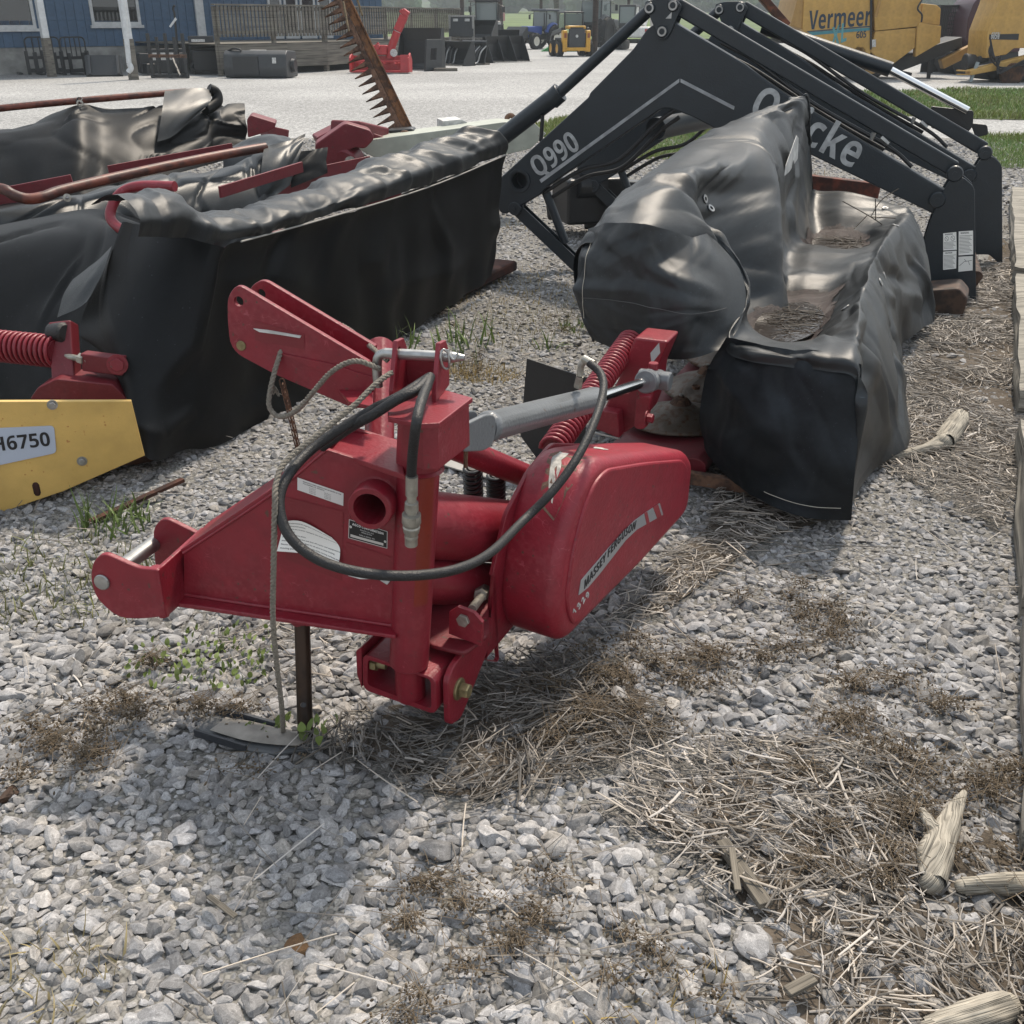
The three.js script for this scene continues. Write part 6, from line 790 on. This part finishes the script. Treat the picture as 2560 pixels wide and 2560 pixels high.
rk('black tined rake attachment nearest the square frame', [-2.75, -44.4], -.5); bucket('black bucket with bright cutting edge in the middle of the row', [-2.0, -43.9], -.75, 1.6, .85, .7); rk('black tined grapple attachment in the middle of the row', [-1.5, -44.8], -.9);
bucket('black bucket on a pallet at the right end of the row', [-.75, -47.0], .75, 1.35, 1.0, .7); bucket('second black bucket from the right end of the row', [-.2, -47.6], .65, 1.35, 1.0, .7); bucket('large open black bucket stacked on top behind the row', [-1.5, -49.6, .85], -.35, 1.9, .75, .9); { const r = unit('attach_plate', 'grey black attachment plate held upright behind the row, by the deck end', 'attach plate', [-2.1, 0, -47.2], -.2); addTo(r, 'plate', box([0, 1.35, 0], [1.05, .75, .05], 0, .01, [-.2, 0, 0]), ATT2); addTo(r, 'frame', [box([0, 1.75, -.06], [1.15, .06, .06]), box([-.5, .9, 0], [.08, 1.8, .08]), box([.5, .9, 0], [.08, 1.8, .08])], STEEL); for (const x of [-.25, .25]) addTo(r, 'label', box([x, 1.6, .0], [.2, .1, .04], 0, 0, [-.2, 0, 0]), WHITE); }
bucket('dull brown bucket partly hidden behind the black buckets', [-.35, -52.0, .4], 0, 1.4, .8, .8);
// --- machines
const TYRE = mat({ color: lin(.018, .018, .019), roughness: .9, map: rep(tNoise, 3) }), CABGL = pm({ color: lin(.30, .36, .36), roughness: .08, transmission: .6, thickness: 0, clearcoat: 1 });
function wheel(root, p, R, W, rim, lugs = true) { const w = addTo(root, 'wheel', turn([[R * .58, -W / 2], [R * .9, -W / 2], [R, -W * .36], [R, W * .36], [R * .9, W / 2], [R * .58, W / 2], [R * .58, -W / 2]], [p[0], p[1], p[2]], [p[0] + 1, p[1], p[2]], 30), TYRE); addTo(w, 'rim', turn([[0, -W * .3], [R * .3, -W * .28], [R * .52, -W * .42], [R * .58, -W * .45], [R * .58, W * .45], [R * .52, W * .42], [R * .3, W * .28], [0, W * .3]], p, [p[0] + 1, p[1], p[2]], 24), rim); if (lugs) { const gs = []; for (let i = 0; i < 20; i++) { const a = i / 20 * 6.283, s = i & 1 ? 1 : -1; const g = new THREE.BoxGeometry(W * .55, R * .07, R * .07); g.rotateY(.5 * s); g.translate(s * W * .22, R * 1.01, 0); g.rotateX(a); g.translate(...p); gs.push(g); } addTo(w, 'tread', gs, TYRE); } }
function tractor(label, p, yaw, s, body, rim, roof) {
  const r = unit('tractor', label, 'tractor', [p[0], 0, p[1]], yaw); r.scale.setScalar(s);
  addTo(r, 'hood', [box([0, 1.2, 1.35], [.72, .55, 1.55], 0, .1), box([0, 1.0, 2.05], [.66, .5, .2], 0, .06)], body); addTo(r, 'chassis', [box([0, .8, .9], [.5, .4, 2.6], 0, .04), box([0, .62, 1.75], [1.3, .16, .2], 0, .03)], BLACKP);
  addTo(r, 'grille', box([0, 1.1, 2.16], [.5, .4, .02]), BLACK); for (const x of [-.22, .22]) addTo(r, 'headlight', box([x, 1.36, 2.14], [.16, .1, .03], 0, .01), WHITE);
  for (const x of [-.62, .62]) addTo(r, 'fender', tube([[x, 1.05, .45], [x, 1.42, .2], [x, 1.55, -.3], [x, 1.35, -.8]], .17, 8, 18), body);
  addTo(r, 'cab_frame', [[-.62, .5], [.62, .5], [-.62, -.75], [.62, -.75]].map(([x, z]) => tube([[x, 1.2, z], [x * .95, 2.4, z * .85]], .045, 6)).concat([box([0, 1.25, -.1], [1.2, .2, 1.1], 0, .05)]), BLACKP);
  const gl = [box([0, 1.85, .47], [1.15, 1.05, .012]), box([0, 1.85, -.69], [1.15, 1.05, .012]), box([-.6, 1.85, -.1], [.012, 1.05, 1.1]), box([.6, 1.85, -.1], [.012, 1.05, 1.1])]; gl.forEach(g => addTo(r, 'cab_window', g, CABGL)); addTo(r, 'roof', box([0, 2.48, -.1], [1.42, .17, 1.5], 0, .07), roof); addTo(r, 'seat', [box([0, 1.4, -.25], [.5, .1, .5], 0, .04), box([0, 1.75, -.5], [.5, .6, .1], 0, .04)], BLACK); addTo(r, 'exhaust', tube([[.5, 1.3, .75], [.62, 1.5, .72], [.62, 2.3, .72]], .045, 8), BLACKP);
  for (const x of [-1, 1]) { wheel(r, [x * .8, .78, -.3], .78, .45, rim); wheel(r, [x * .72, .52, 1.75], .52, .32, rim); addTo(r, 'mirror', [box([x * .95, 2.05, .5], [.16, .3, .06], 0, .02)], BLACKP); addTo(r, 'mirror_arm', tube([[x * .6, 2.3, .45], [x * .95, 2.2, .5]], .015, 5), BLACKP); }
  return r;
}
const BLUEP = paint(.015, .055, .26, .35);
{ const r = tractor('blue tractor with a glazed cab and white rims at the far side of the yard', [[1.966,-69.231]][0], -.75, .86, BLUEP, paint(.6, .58, .5), paint(.05, .06, .075)); addTo(r, 'front_loader', [beam([-.55, .9, 1.2], [-.55, 1.1, 2.7], .12, .2), beam([.55, .9, 1.2], [.55, 1.1, 2.7], .12, .2), ext([[0, 0], [.7, 0], [.5, .3], [.1, .7], [0, .6]], frame([-.9, .75, 2.7], [0, 0, 1], UP), -1.8, 0, .01)], BLACKP); }
tractor('dark grey tractor with a tall square cab standing behind the skid steer', [[5.327,-71.47]][0], 2.6, 1.12, paint(.025, .028, .032), TYRE, paint(.34, .38, .38));
{ const r = tractor('tractor cab showing above the deck railing', [-1.6, -66], .3, 1.05, BLACKP, TYRE, BLACKP); r.userData.label = 'black tractor whose glazed cab shows above the deck railing'; }
{ const SY = paint(.62, .33, .03, .4), g = [[2.925,-54.805]][0], r = unit('skid_steer', 'yellow and black skid steer loader seen from behind on the gravel yard', 'skid steer', [g[0], 0, g[1]], .28); r.scale.setScalar(.95);   // its back faces +z
  addTo(r, 'body', [box([0, .62, -.35], [1.05, .5, 1.9], 0, .05), box([0, .85, .25], [1.1, .5, .8], 0, .06)], ATT); addTo(r, 'rear_door', box([0, .86, .66], [.86, .86, .08], 0, .04), ATT2);
  for (const x of [-1, 1]) { addTo(r, 'rear_post', [box([x * .62, .72, .55], [.24, 1.0, .34], 0, .05)], SY); addTo(r, 'tail_lamp', box([x * .62, .98, .73], [.13, .22, .03], 0, .01), paint(.25, .06, .02)); for (const z of [.28, -.75]) wheel(r, [x * .78, .38, z], .38, .3, SY, true); addTo(r, 'lift_arm', [beam([x * .68, 1.25, .45], [x * .68, 1.05, -1.1], .14, .2, .03), beam([x * .68, 1.05, -1.1], [x * .68, .35, -1.6], .14, .18, .03)], ATT); }
  addTo(r, 'bumper', box([0, .35, .68], [1.2, .16, .12], 0, .03), SY); addTo(r, 'hood', box([0, 1.35, .42], [.98, .16, .5], 0, .06), SY); addTo(r, 'vent', box([0, 1.3, .68], [.7, .1, .03]), BLACK);
  addTo(r, 'cab_frame', [...[-.48, .48].flatMap(x => [tube([[x, 1.2, .2], [x, 2.0, .15]], .05, 6), tube([[x, 1.0, -.8], [x, 2.0, -.7]], .05, 6)]), box([0, 2.03, -.27], [1.06, .08, 1.0], 0, .03)], ATT); for (const gw of [box([0, 1.65, .17], [.9, .65, .012]), box([-.5, 1.6, -.3], [.012, .7, .9]), box([.5, 1.6, -.3], [.012, .7, .9])]) addTo(r, 'cab_window', gw, CABGL); addTo(r, 'badge', cyl([0, .95, .70], [0, .95, .71], .07, .07, 16), WHITE); }
{ const g = [[7.335,-67.382]][0], r = unit('compact_excavator', 'white compact excavator with a dark cab behind the loader arm', 'excavator', [g[0], 0, g[1]], -.3); const X = paint(.62, .62, .6); addTo(r, 'counterweight', box([.2, .95, .3], [1.7, .6, 1.4], 0, .15), X); addTo(r, 'cab', [box([-.4, 2.35, .1], [1.0, .12, 1.2], 0, .05), box([-.4, 1.3, .1], [1.0, .3, 1.2], 0, .05), ...[[-.86, .65], [.06, .65], [-.86, -.45], [.06, -.45]].map(([x, z]) => box([x, 1.8, z], [.08, 1.1, .08]))], ATT); for (const gw of [box([-.4, 1.85, .66], [.85, .9, .02]), box([.07, 1.85, .1], [.02, .9, 1.0])]) addTo(r, 'cab_window', gw, CABGL); for (const x of [-.75, .75]) addTo(r, 'track', ext(rpoly([[-1.1, .02], [1.1, .02], [1.25, .25], [1.1, .5], [-1.1, .5], [-1.25, .25]], .15), frame([x, 0, 0], [0, 0, 1], UP), -.2, .2, .02), TYRE); addTo(r, 'tail_lamp', box([.85, 1.05, 1.0], [.2, .16, .03]), paint(.35, .03, .03)); addTo(r, 'boom', [beam([.3, 1.2, -.8], [.4, 2.6, -2.4], .25, .35, .05), beam([.4, 2.6, -2.4], [.4, .8, -3.6], .2, .3, .05)], X); }
solo('ramp_deck', [ext([[0, 0], [2.2, 0], [2.2, .55], [1.5, .8]], frame([0, 0, 0], [1, 0, 0], UP), -1.2, 0, .02).translate(...[[1.641,0,-63.276]][0])], paint(.03, .22, .05), 'green implement deck lying beside the blue tractor', 'implement');
{ const POLE = mat({ color: lin(.14, .10, .085), map: rep(tWood, 1, .3), roughness: .9 }), GP2 = mat({ color: lin(.36, .36, .34), map: rep(tWood, 1, .3), roughness: .9 });
  const pole = (label, x0, x1, z, m, r = .16, h = 9) => { const a = atz(x0, z), b = [a[0] + (x1 - x0) * -z / 1937 * 2.0, h, z]; solo('utility_pole', cyl([a[0], 0, z], b, r, r * .85, 12), m, label, 'pole', 'poles along the yard'); };
  function atz(x, z) { return [(x - 966) / 1937 * (-z * .902 + .69), 0, z]; }
  pole('dark wooden pole just right of the deck railing', 873, 873, -82, POLE); pole('dark wooden pole left of the blue tractor', 946, 943, -80, POLE, .18); pole('thin dark pole behind the blue tractor cab', 1020, 1020, -92, POLE, .13); pole('grey utility pole leaning between the tractors', 1054, 1046, -95, GP2, .24); pole('rust brown pole in front of the dark tractor', 1121, 1121, -56, POLE, .15); pole('thin dark pole behind the white excavator', 1183, 1183, -90, POLE, .13);
  solo('road_sign', [cyl([-1.2, 0, -130], [-1.2, 1.6, -130], .05, .05, 8), box([-1.2, 1.9, -130], [.8, .8, .05]), box([-1.2, 2.6, -130], [.8, .5, .05])], paint(.5, .2, .2), 'small red and white road sign in front of the far trees', 'sign'); }

// ---------------------------------------------------------------- balers on the right
{
  const BY = paint(.50, .30, .075, .5), BYD = paint(.36, .21, .06, .55), DRK = paint(.02, .022, .025, .6);
  const plane = (x, z) => frame([x, 0, z], [1, 0, -.04], UP);
  const bal = thing('round_baler', 'tan yellow round baler with big dark lettering behind the loader arms', 'baler', [9.5, 0, -33.5]), F = plane(9, -33);
  const side = part(bal, 'side_shield', ext(rpoly([[-.659,2.942],[1.254,2.945],[1.544,.817],[1.543,.583],[1.315,.867],[1.128,.883],[.936,.684],[.033,1.083],[-.487,1.28],[-.552,1.362]], .03), F, -.3, 0, .02), BY);
  part(bal, 'tailgate', ext(rpoly([[-.909,1.444],[-.791,2.121],[-.515,2.943],[-.641,2.942],[-.477,1.346]], .03), F, -1.9, -.05, .02), BYD);
  const fs = part(bal, 'side_panel', [ext(rpoly([[1.272,2.945],[2.726,2.948],[2.905,1.508],[2.809,1.427],[1.597,1.312]], .03), F, -.25, -.02, .015), ext(rpoly([[1.599,1.296],[2.797,1.394],[2.851,.865],[2.176,.347],[1.554,.75]], .03), F, -.25, -.02, .015)], BY);
  part(bal, 'front_panel', ext(rpoly([[2.916,2.034],[3.332,1.995],[3.477,1.898],[3.521,1.459],[2.905,1.508]], .04), F, -.35, -.1, .02), BY); part(bal, 'front_panel', ext(rpoly([[2.858,1.525],[3.513,1.443],[3.558,.998],[2.894,.615],[2.806,1.443]], .03), F, -.2, .04, .015), BY);
  part(bal, 'body_core', [ext([[-.569,2.942],[2.654,2.948],[3.015,.882],[2.165,.414],[1.37,.75],[-.18,1.313]], F, -2.2, -.31, .01)], BYD);
  part(bal, 'chassis', [ext([[2.053,.414],[3.566,.915],[4.375,1.146],[4.427,.881],[3.633,.547],[2.401,.109]], F, -1.6, -.4, .02), ext([[2.176,.347],[3.123,.159],[3.119,.074],[2.197,.211]], F, -1.2, -.6, .01)], DRK);
  const wp = [[1.725,.364],[1.686,.616],[3.571,.681],[3.6,.005]]; { const c = V3(wp[0][0], wp[0][1], -.35).applyMatrix4(F), R = Math.max(.4, c.y); const w = part(bal, 'wheel', turn([[R * .55, -.16], [R * .9, -.16], [R, -.1], [R, .1], [R * .9, .16], [R * .55, .16], [R * .55, -.16]], c.toArray(), [c.x, c.y, c.z + 1], 28), TYRE); part(w, 'rim', turn([[0, -.1], [R * .55, -.14], [R * .55, .14], [0, .1]], c.toArray(), [c.x, c.y, c.z + 1], 20), BYD); }
  part(bal, 'jack_leg', [beam(V3(wp[2][0], wp[2][1], -.5).applyMatrix4(F).toArray(), V3(wp[3][0], .0, -.5).applyMatrix4(F).toArray(), .09, .09)], DRK); part(bal, 'drawbar', beam([[12.865,.396,-33.6]][0], [[13.884,.905,-33.6]][0], .3, .28, .03), BYD);
  part(bal, 'hose', tube([[11.792,2.122,-33],[11.67,1.896,-32.9],[11.822,1.735,-32.9],[11.838,1.541,-32.9]], .025, 6, 20), RUBBER); part(bal, 'cylinder', cyl([[10.568,2.311,-32.9]][0], [[10.489,1.671,-32.9]][0], .05, .05, 12), BYD);
  part(bal, 'seam_strip', ext([[1.183,2.945],[1.261,2.945],[1.552,.817],[1.507,.817]], F, .0, .03, .004), DRK);
  const stp = [[-.376,1.274],[1.418,1.404],[1.422,1.325],[-.257,1.198]]; part(side, 'stripe', ext(stp, F, .001, .008, 0), paint(.05, .22, .26)); part(side, 'stripe', ext([[-.435,1.306],[1.418,1.45],[1.419,1.417],[-.395,1.274]], F, .001, .007, 0), paint(.03, .06, .09));
  const wr = (root, s, p0, p1, size, m, sh = 0) => { const a = Math.atan2(p1[1] - p0[1], p1[0] - p0[0]), L = Math.hypot(p1[0] - p0[0], p1[1] - p0[1]), g = new TextGeometry(s, { font, size, depth: .008, curveSegments: 4 }); g.computeBoundingBox(); g.translate(-g.boundingBox.min.x, 0, 0); g.scale(L / (g.boundingBox.max.x - g.boundingBox.min.x), 1, 1); if (sh) g.applyMatrix4(new THREE.Matrix4().makeShear(0, 0, sh, 0, 0, 0)); g.rotateZ(a); g.translate(p0[0], p0[1], .002); g.applyMatrix4(F); part(root, 'lettering', g, m); };
  const q = [[-.385,1.346],[1.409,1.46],[1.057,1.115],[1.347,1.141],[.335,.884],[.773,1.049]], NAVY = paint(.012, .03, .055, .5); wr(side, 'Vermeer', q[0], q[1], .5, NAVY); wr(side, '605', q[2], q[3], .18, NAVY); wr(side, 'XL', q[4], q[5], .5, paint(.10, .30, .32, .5), .3);
  part(side, 'tag', ext([[1.522,1.082],[1.632,1.088],[1.662,.89],[1.553,.883]], F, .03, .04, .002), WHITE);
  // second baler, nearer the right edge
  const b2 = thing('round_baler', 'tan baler at the right edge with a black number stripe and coiled hoses', 'baler', [14.2, 0, -32]), G = plane(13, -31.5);
  const s2 = part(b2, 'side_shield', ext(rpoly([[.293,.63],[.222,1.326],[.39,2.037],[.454,2.883],[2.175,2.886],[2.647,.915],[1.056,.884],[.877,.725]], .03), G, -1.2, 0, .02), BY);
  part(s2, 'number_stripe', ext([[.282,1.238],[1.117,1.256],[1.133,1.099],[.294,1.112]], G, .001, .01, 0), BLACK); { const p = [[.334,1.122],[.572,1.128]]; const g = new TextGeometry('605N', { font, size: .17, depth: .006, curveSegments: 3 }); g.computeBoundingBox(); g.scale((p[1][0] - p[0][0]) / g.boundingBox.max.x, 1, 1); g.translate(p[0][0], p[0][1], .011); g.applyMatrix4(G); part(s2, 'lettering', g, WHITE); }
  part(b2, 'drawbar', [ext(rpoly([[-.18,.327],[2.624,1.01],[2.716,.628],[1.324,.469],[.568,.325],[-.155,.197]], .03), G, -.1, .25, .02), ext([[-.484,.337],[-.179,.323],[-.173,.291],[-.478,.304]], G, .0, .15, .004), ext([[-.464,.227],[-.162,.233],[-.156,.201],[-.459,.201]], G, .0, .15, .004)], BY);
  part(b2, 'tongue', beam([[13.501,1.05,-33]][0], [[13.667,1.381,-32.6]][0], .3, .2, .03), BYD);
  part(b2, 'coupler', [cyl([[12.84,.492,-31.8]][0], [[13.152,.525,-31.8]][0], .26, .2, 18, .03), cyl([[13.145,.557,-31.8]][0], [[13.485,.622,-31.8]][0], .1, .1, 14)], DRK); { const f = [[13.056,.538,-31.4]][0]; part(b2, 'jack_leg', beam(f, [f[0] - .12, .02, f[2]], .1, .07, .005), paint(.3, .36, .38)); }
  for (let k = 0; k < 4; k++) part(b2, 'hose', tube([[13.289,.984,-31.3],[13.233,.798,-31.2],[13.388,.545,-31.2],[13.659,.402,-31.2],[14.1,.45,-31.2],[14.453,.577,-31.2]].map((p, i) => [p[0] + k * .05 * (i % 3 ? 1 : -.6), p[1] + k * .05 * (i & 1 ? -1 : 1), p[2] + k * .03]), .024, 6, 40), RUBBER);
  part(b2, 'tyre_roller', cyl([[14.118,.209,-31.6]][0], [[14.008,.227,-31.2]][0], .3, .3, 20, .05), mat({ color: lin(.6, .5, .4), map: rep(tRust, 1), roughness: .9 })); part(b2, 'underframe', ext([[.458,.342],[2.7,.692],[2.855,.046],[.698,.05]], G, -1.4, -.3, .02), DRK);
  const b3 = thing('round_baler', 'dark maroon baler rising between the two yellow balers', 'baler', [13.2, 0, -36]), H = plane(13, -36);
  const s3 = part(b3, 'side_shield', ext(rpoly([[1.482,1.071],[1.431,1.642],[1.541,2.1],[1.908,2.449],[2.803,3.07],[3.326,.671],[1.701,.673]], .1), H, -1.5, 0, .03), paint(.045, .012, .022, .4)); { const p = [[1.853,1.635],[2.165,1.678]]; part(s3, 'badge', ext(rpoly([[1.698,1.607],[1.879,1.801],[2.267,1.862],[2.312,1.642]], .05), H, .001, .01, 0), paint(.3, .29, .28)); const g = new TextGeometry('BR74', { font, size: .26, depth: .006, curveSegments: 3 }); g.computeBoundingBox(); g.scale((p[1][0] - p[0][0]) * 1.1 / g.boundingBox.max.x, 1, 1); g.translate(p[0][0], p[0][1], .011); g.applyMatrix4(H); part(s3, 'lettering', g, BLACK); }
  part(b3, 'underframe', ext([[.892,.673],[3.31,.744],[3.438,.157],[1.422,.013]], H, -1.5, -.1, .02), DRK);
  const cg = thing('stock_rack', 'black wire mesh rack standing between the yellow baler and the maroon baler', 'rack', [11.6, 0, -37]), C = frame([11.6, 0, -37], [1, 0, -.04], UP), cc = [[2.317,2.042],[3.076,2.072],[3.286,2.05],[3.272,1.277],[2.394,1.442]];
  const x0 = cc[0][0], x1 = cc[2][0], y1 = cc[0][1]; part(cg, 'frame', [[x0, 0], [mix(x0, x1, .75), 0], [x1, 0]].map(([x]) => ext([[x - .05, .0], [x + .05, .0], [x + .05, y1], [x - .05, y1]], C, -.05, .05, .004)).concat([ext([[x0, y1 - .08], [x1, y1 - .08], [x1, y1], [x0, y1]], C, -.06, .06, .004), ext([[x0, .8], [x1, .8], [x1, .9], [x0, .9]], C, -.06, .06, .004)]), DRK); part(cg, 'back_panel', ext([[x0, 0], [x1, 0], [x1, y1], [x0, y1]], C, -.9, -.85, 0), DRK);
  const ms = []; for (let i = 1; i < 16; i++) { const x = mix(x0, x1, i / 16); ms.push(ext([[x - .012, .9], [x + .012, .9], [x + .012, y1], [x - .012, y1]], C, -.01, .01, 0)); } for (let j = 1; j < 10; j++) { const y = mix(.9, y1, j / 10); ms.push(ext([[x0, y - .012], [x1, y - .012], [x1, y + .012], [x0, y + .012]], C, .012, .03, 0)); } part(cg, 'mesh', ms, ATT2).userData.kind = 'stuff'; part(cg, 'white_strip', ext([[2.979,1.916],[3.036,1.916],[3.19,1.277],[3.135,1.277]], C, .06, .1, .004), TRIM);
  const rg = thing('boom_implement', 'rusty orange boom sticking up behind the loader links', 'implement', [3.5, 0, -18]); part(rg, 'boom', beam([[3.9,1.937,-18]][0], [[4.358,1.515,-18]][0], .16, .12, .02), mat({ color: lin(1, .55, .4), map: rep(tRust, 1), roughness: .8 })); part(rg, 'mast', beam([[4.142,1.595,-18]][0], [[[4.142,1.595,-18]][0][0], 0, -18], .1, .1, .01), mat({ color: lin(1, .55, .4), map: rep(tRust, 1), roughness: .8 }));
}
// ---------------------------------------------------------------- timbers, driftwood, small things on the ground
{
  const CHIP = mat({ color: lin(.6, .56, .5), map: rep(tWood, 3, 10), roughness: .95 }); CHIP.userData.box = false;
  const TIE = mat({ color: lin(.95, .93, .88), map: rep(tWood, 1.1, 2.2), roughness: .95, bumpMap: rep(tWood, 1.1, 2.2), bumpScale: .006 });
  const e0 = [[5.674,-12.281],[2.53,-4.989],[1.47,-2.57],[1.051,-1.612]], dd = V3(e0[0][0] - e0[3][0], 0, e0[0][1] - e0[3][1]).normalize(), off = [.9165, .40];
  const tie = (s0, s1, label) => { const p = s => [e0[3][0] + dd.x * s + -dd.z * .115, .075, e0[3][1] + dd.z * s + dd.x * .115]; const g = new RoundedBoxGeometry(.21, .16, s1 - s0, 3, .018), P = g.attributes.position; let G = new THREE.BoxGeometry(.21, .15, s1 - s0, 8, 6, Math.max(8, Math.round((s1 - s0) * 24))); const q = G.attributes.position; for (let i = 0; i < q.count; i++) { const x = q.getX(i), y = q.getY(i), z = q.getZ(i); const w = (vn(z * 4 + s0 * 7, y * 9, x * 9 + 3) - .5) * .022 + (vn(z * 1.5, y * 40, x * 40) - .5) * .008; q.setXYZ(i, x * (1 - .06 * Math.abs(y) / .075) + w, y + (vn(z * 3, x * 30, s0 + 9) - .5) * .012, z + (vn(x * 20, y * 20, s0) - .5) * .03); } G = G.toNonIndexed(); G.computeVertexNormals(); G = lenUV(G, [0, 0, 1]);
    G.applyMatrix4(new THREE.Matrix4().makeBasis(V3(-dd.z, 0, dd.x), V3(0, 1, 0), dd.clone().negate())); const a = p(s0), b = p(s1); G.translate((a[0] + b[0]) / 2, .07, (a[2] + b[2]) / 2); solo('landscape_timber', G, TIE, label, 'timber', 'timbers edging the gravel'); };
  tie(-.9, .0, 'weathered grey timber edging at the lower right corner'); tie(.03, 1.0, 'weathered grey timber edging right of the forked driftwood'); tie(1.08, 2.5, 'weathered grey timber edging right of the bare gravel'); tie(2.9, 5.4, 'weathered grey timber edging beside the straw, level with the mower'); tie(5.6, 9.5, 'farthest weathered timber edging, near the loader bracket');
  const LOG = mat({ color: lin(1.3, 1.25, 1.15), map: rep(tWood, 4, 9), roughness: .95, bumpMap: rep(tWood, 4, 9), bumpScale: .008 });
  LOG.userData.box = TIE.userData.box = false;
  const log = (pts, rs, n = 14) => { const c = new THREE.CatmullRomCurve3(pts.map(p => V3(p))), N = 40; const g = new THREE.TubeGeometry(c, N, 1, n, false), p = g.attributes.position; const C = c.getSpacedPoints(N); for (let i = 0; i <= N; i++) { const t = i / N * (rs.length - 1), k = Math.min(rs.length - 2, Math.floor(t)), r = mix(rs[k], rs[k + 1], t - k); const o = c.getPointAt(i / N); for (let j = 0; j <= n; j++) { const id = i * (n + 1) + j, v = V3(p.getX(id), p.getY(id), p.getZ(id)).sub(o), a = (j % n) / n * 6.283, f = r * (.75 + .5 * vn(Math.cos(a) * 2.2 + 5, Math.sin(a) * 2.2 + 5, i * .12)); v.multiplyScalar(f); p.setXYZ(id, o.x + v.x, o.y + v.y, o.z + v.z); } } g.computeVertexNormals(); const cap = (q, r) => { const s = new THREE.IcosahedronGeometry(r * .92, 1); s.translate(...q); return s; }; return [lenUV(M([g, cap(pts[0], rs[0]), cap(pts[pts.length - 1], rs[rs.length - 1])]), V3(pts[pts.length - 1]).sub(V3(pts[0])).toArray())]; };
  const dw = thing('driftwood', 'forked piece of bleached driftwood lying on the straw', 'driftwood', [[.907,0,-1.642]][0]);
  part(dw, 'trunk', log([[.844,.035,-1.541],[.871,.045,-1.596],[.922,.045,-1.672],[.961,.05,-1.732],[1.002,.055,-1.785]], [.027, .034, .029, .018, .007]), LOG); part(dw, 'branch', log([[.909,.05,-1.651],[.894,.055,-1.677],[.885,.06,-1.725]], [.018, .013, .006]), LOG);
  solo('driftwood_stick', log([[.905,.03,-1.536],[.962,.035,-1.537],[1.042,.035,-1.537]], [.017, .02, .022]), LOG, 'grey stick lying right of the forked driftwood against the timber', 'stick'); solo('driftwood_stick', log([[.716,.03,-1.208],[.792,.04,-1.221],[.866,.045,-1.246]], [.02, .032, .026]), LOG, 'thick bleached branch in the lower right corner', 'stick');
  const br = thing('branch', 'long bleached branch with a knobbly end beside the dark end flap', 'branch', [[1.584,0,-3.869]][0]); part(br, 'stem', log([[1.355,.03,-3.731],[1.508,.03,-3.785],[1.691,.04,-3.856],[1.793,.05,-3.93]], [.012, .018, .022, .035]), LOG); part(br, 'knob', log([[1.755,.05,-3.889],[1.849,.06,-4.025],[1.934,.06,-4.172]], [.04, .045, .03]), LOG);
  const ch = (pts, w, label) => solo('wood_chip', lenUV(beam(pts[0], pts[1], w, w * .5, .002), V3(pts[1]).sub(V3(pts[0])).toArray()), CHIP, label, 'wood chip');
  ch([[.442,.04,-1.65],[.498,.035,-1.482]], .03, 'long flat splinter of grey wood on the straw'); ch([[-.596,.05,-1.492],[-.531,.045,-1.444]], .012, 'small pale wood splinter on the grey gravel'); ch([[.486,.05,-1.27],[.541,.05,-1.3]], .022, 'short grey wood block on the straw at lower right'); ch([[.453,.06,-1.61],[.446,.05,-1.505]], .014, 'thin pale sliver of wood beside the long splinter');
  // steel channel under the parking leg
  const sp = thing('steel_channel', 'flat black steel channel filled with dirt under the parking leg', 'channel', [[-.638,0,-2.052]][0]); const cp2 = [[-.747,-2.124],[-.416,-1.957],[-.454,-1.915],[-.683,-1.983],[-.774,-2.028]];
  part(sp, 'plate', ext([[-.75,-2.134],[-.435,-2.006],[-.459,-1.983],[-.563,-1.959],[-.643,-1.974],[-.78,-2.044]], HF(.022), 0, .006, .001), paint(.10, .105, .11, .6)); part(sp, 'rim', beam([[-.747,.03,-2.126]][0], [[-.583,.03,-2.058]][0], .008, .02), paint(.05, .055, .065, .5)); part(sp, 'rim', beam([[-.775,.03,-2.03]][0], [[-.635,.03,-1.968]][0], .006, .02), paint(.03, .033, .04, .5)); part(sp, 'dirt', cloth([[[-.714,.031,-2.089],[-.641,.032,-2.069],[-.556,.032,-2.037],[-.484,.031,-2.008]], [[-.725,.032,-2.065],[-.642,.04,-2.027],[-.559,.039,-2.002],[-.498,.032,-1.993]], [[-.741,.031,-2.039],[-.659,.032,-2.002],[-.578,.032,-1.982],[-.511,.031,-1.977]]], 8, 8, (u, v) => .004 * (fbm(u * 30, v * 30) - .5)), mat({ color: lin(.40, .37, .33), roughness: 1, map: rep(tNoise, 4) }));
  solo('metal_plate', ext([[-.292,-3.662],[-.228,-3.607],[.007,-3.347],[-.006,-3.308],[-.114,-3.379],[-.206,-3.444],[-.287,-3.537]].map(p => [p[0] - .05, p[1] - .25]), HF(.03), 0, .006, .001), mat({ color: lin(.42, .41, .39), roughness: .7, map: rep(tNoise, 3) }), 'pale flat metal plate lying on the gravel behind the float springs', 'plate');
  // twigs and water in the cover
}

renderer.render(scene, camera);
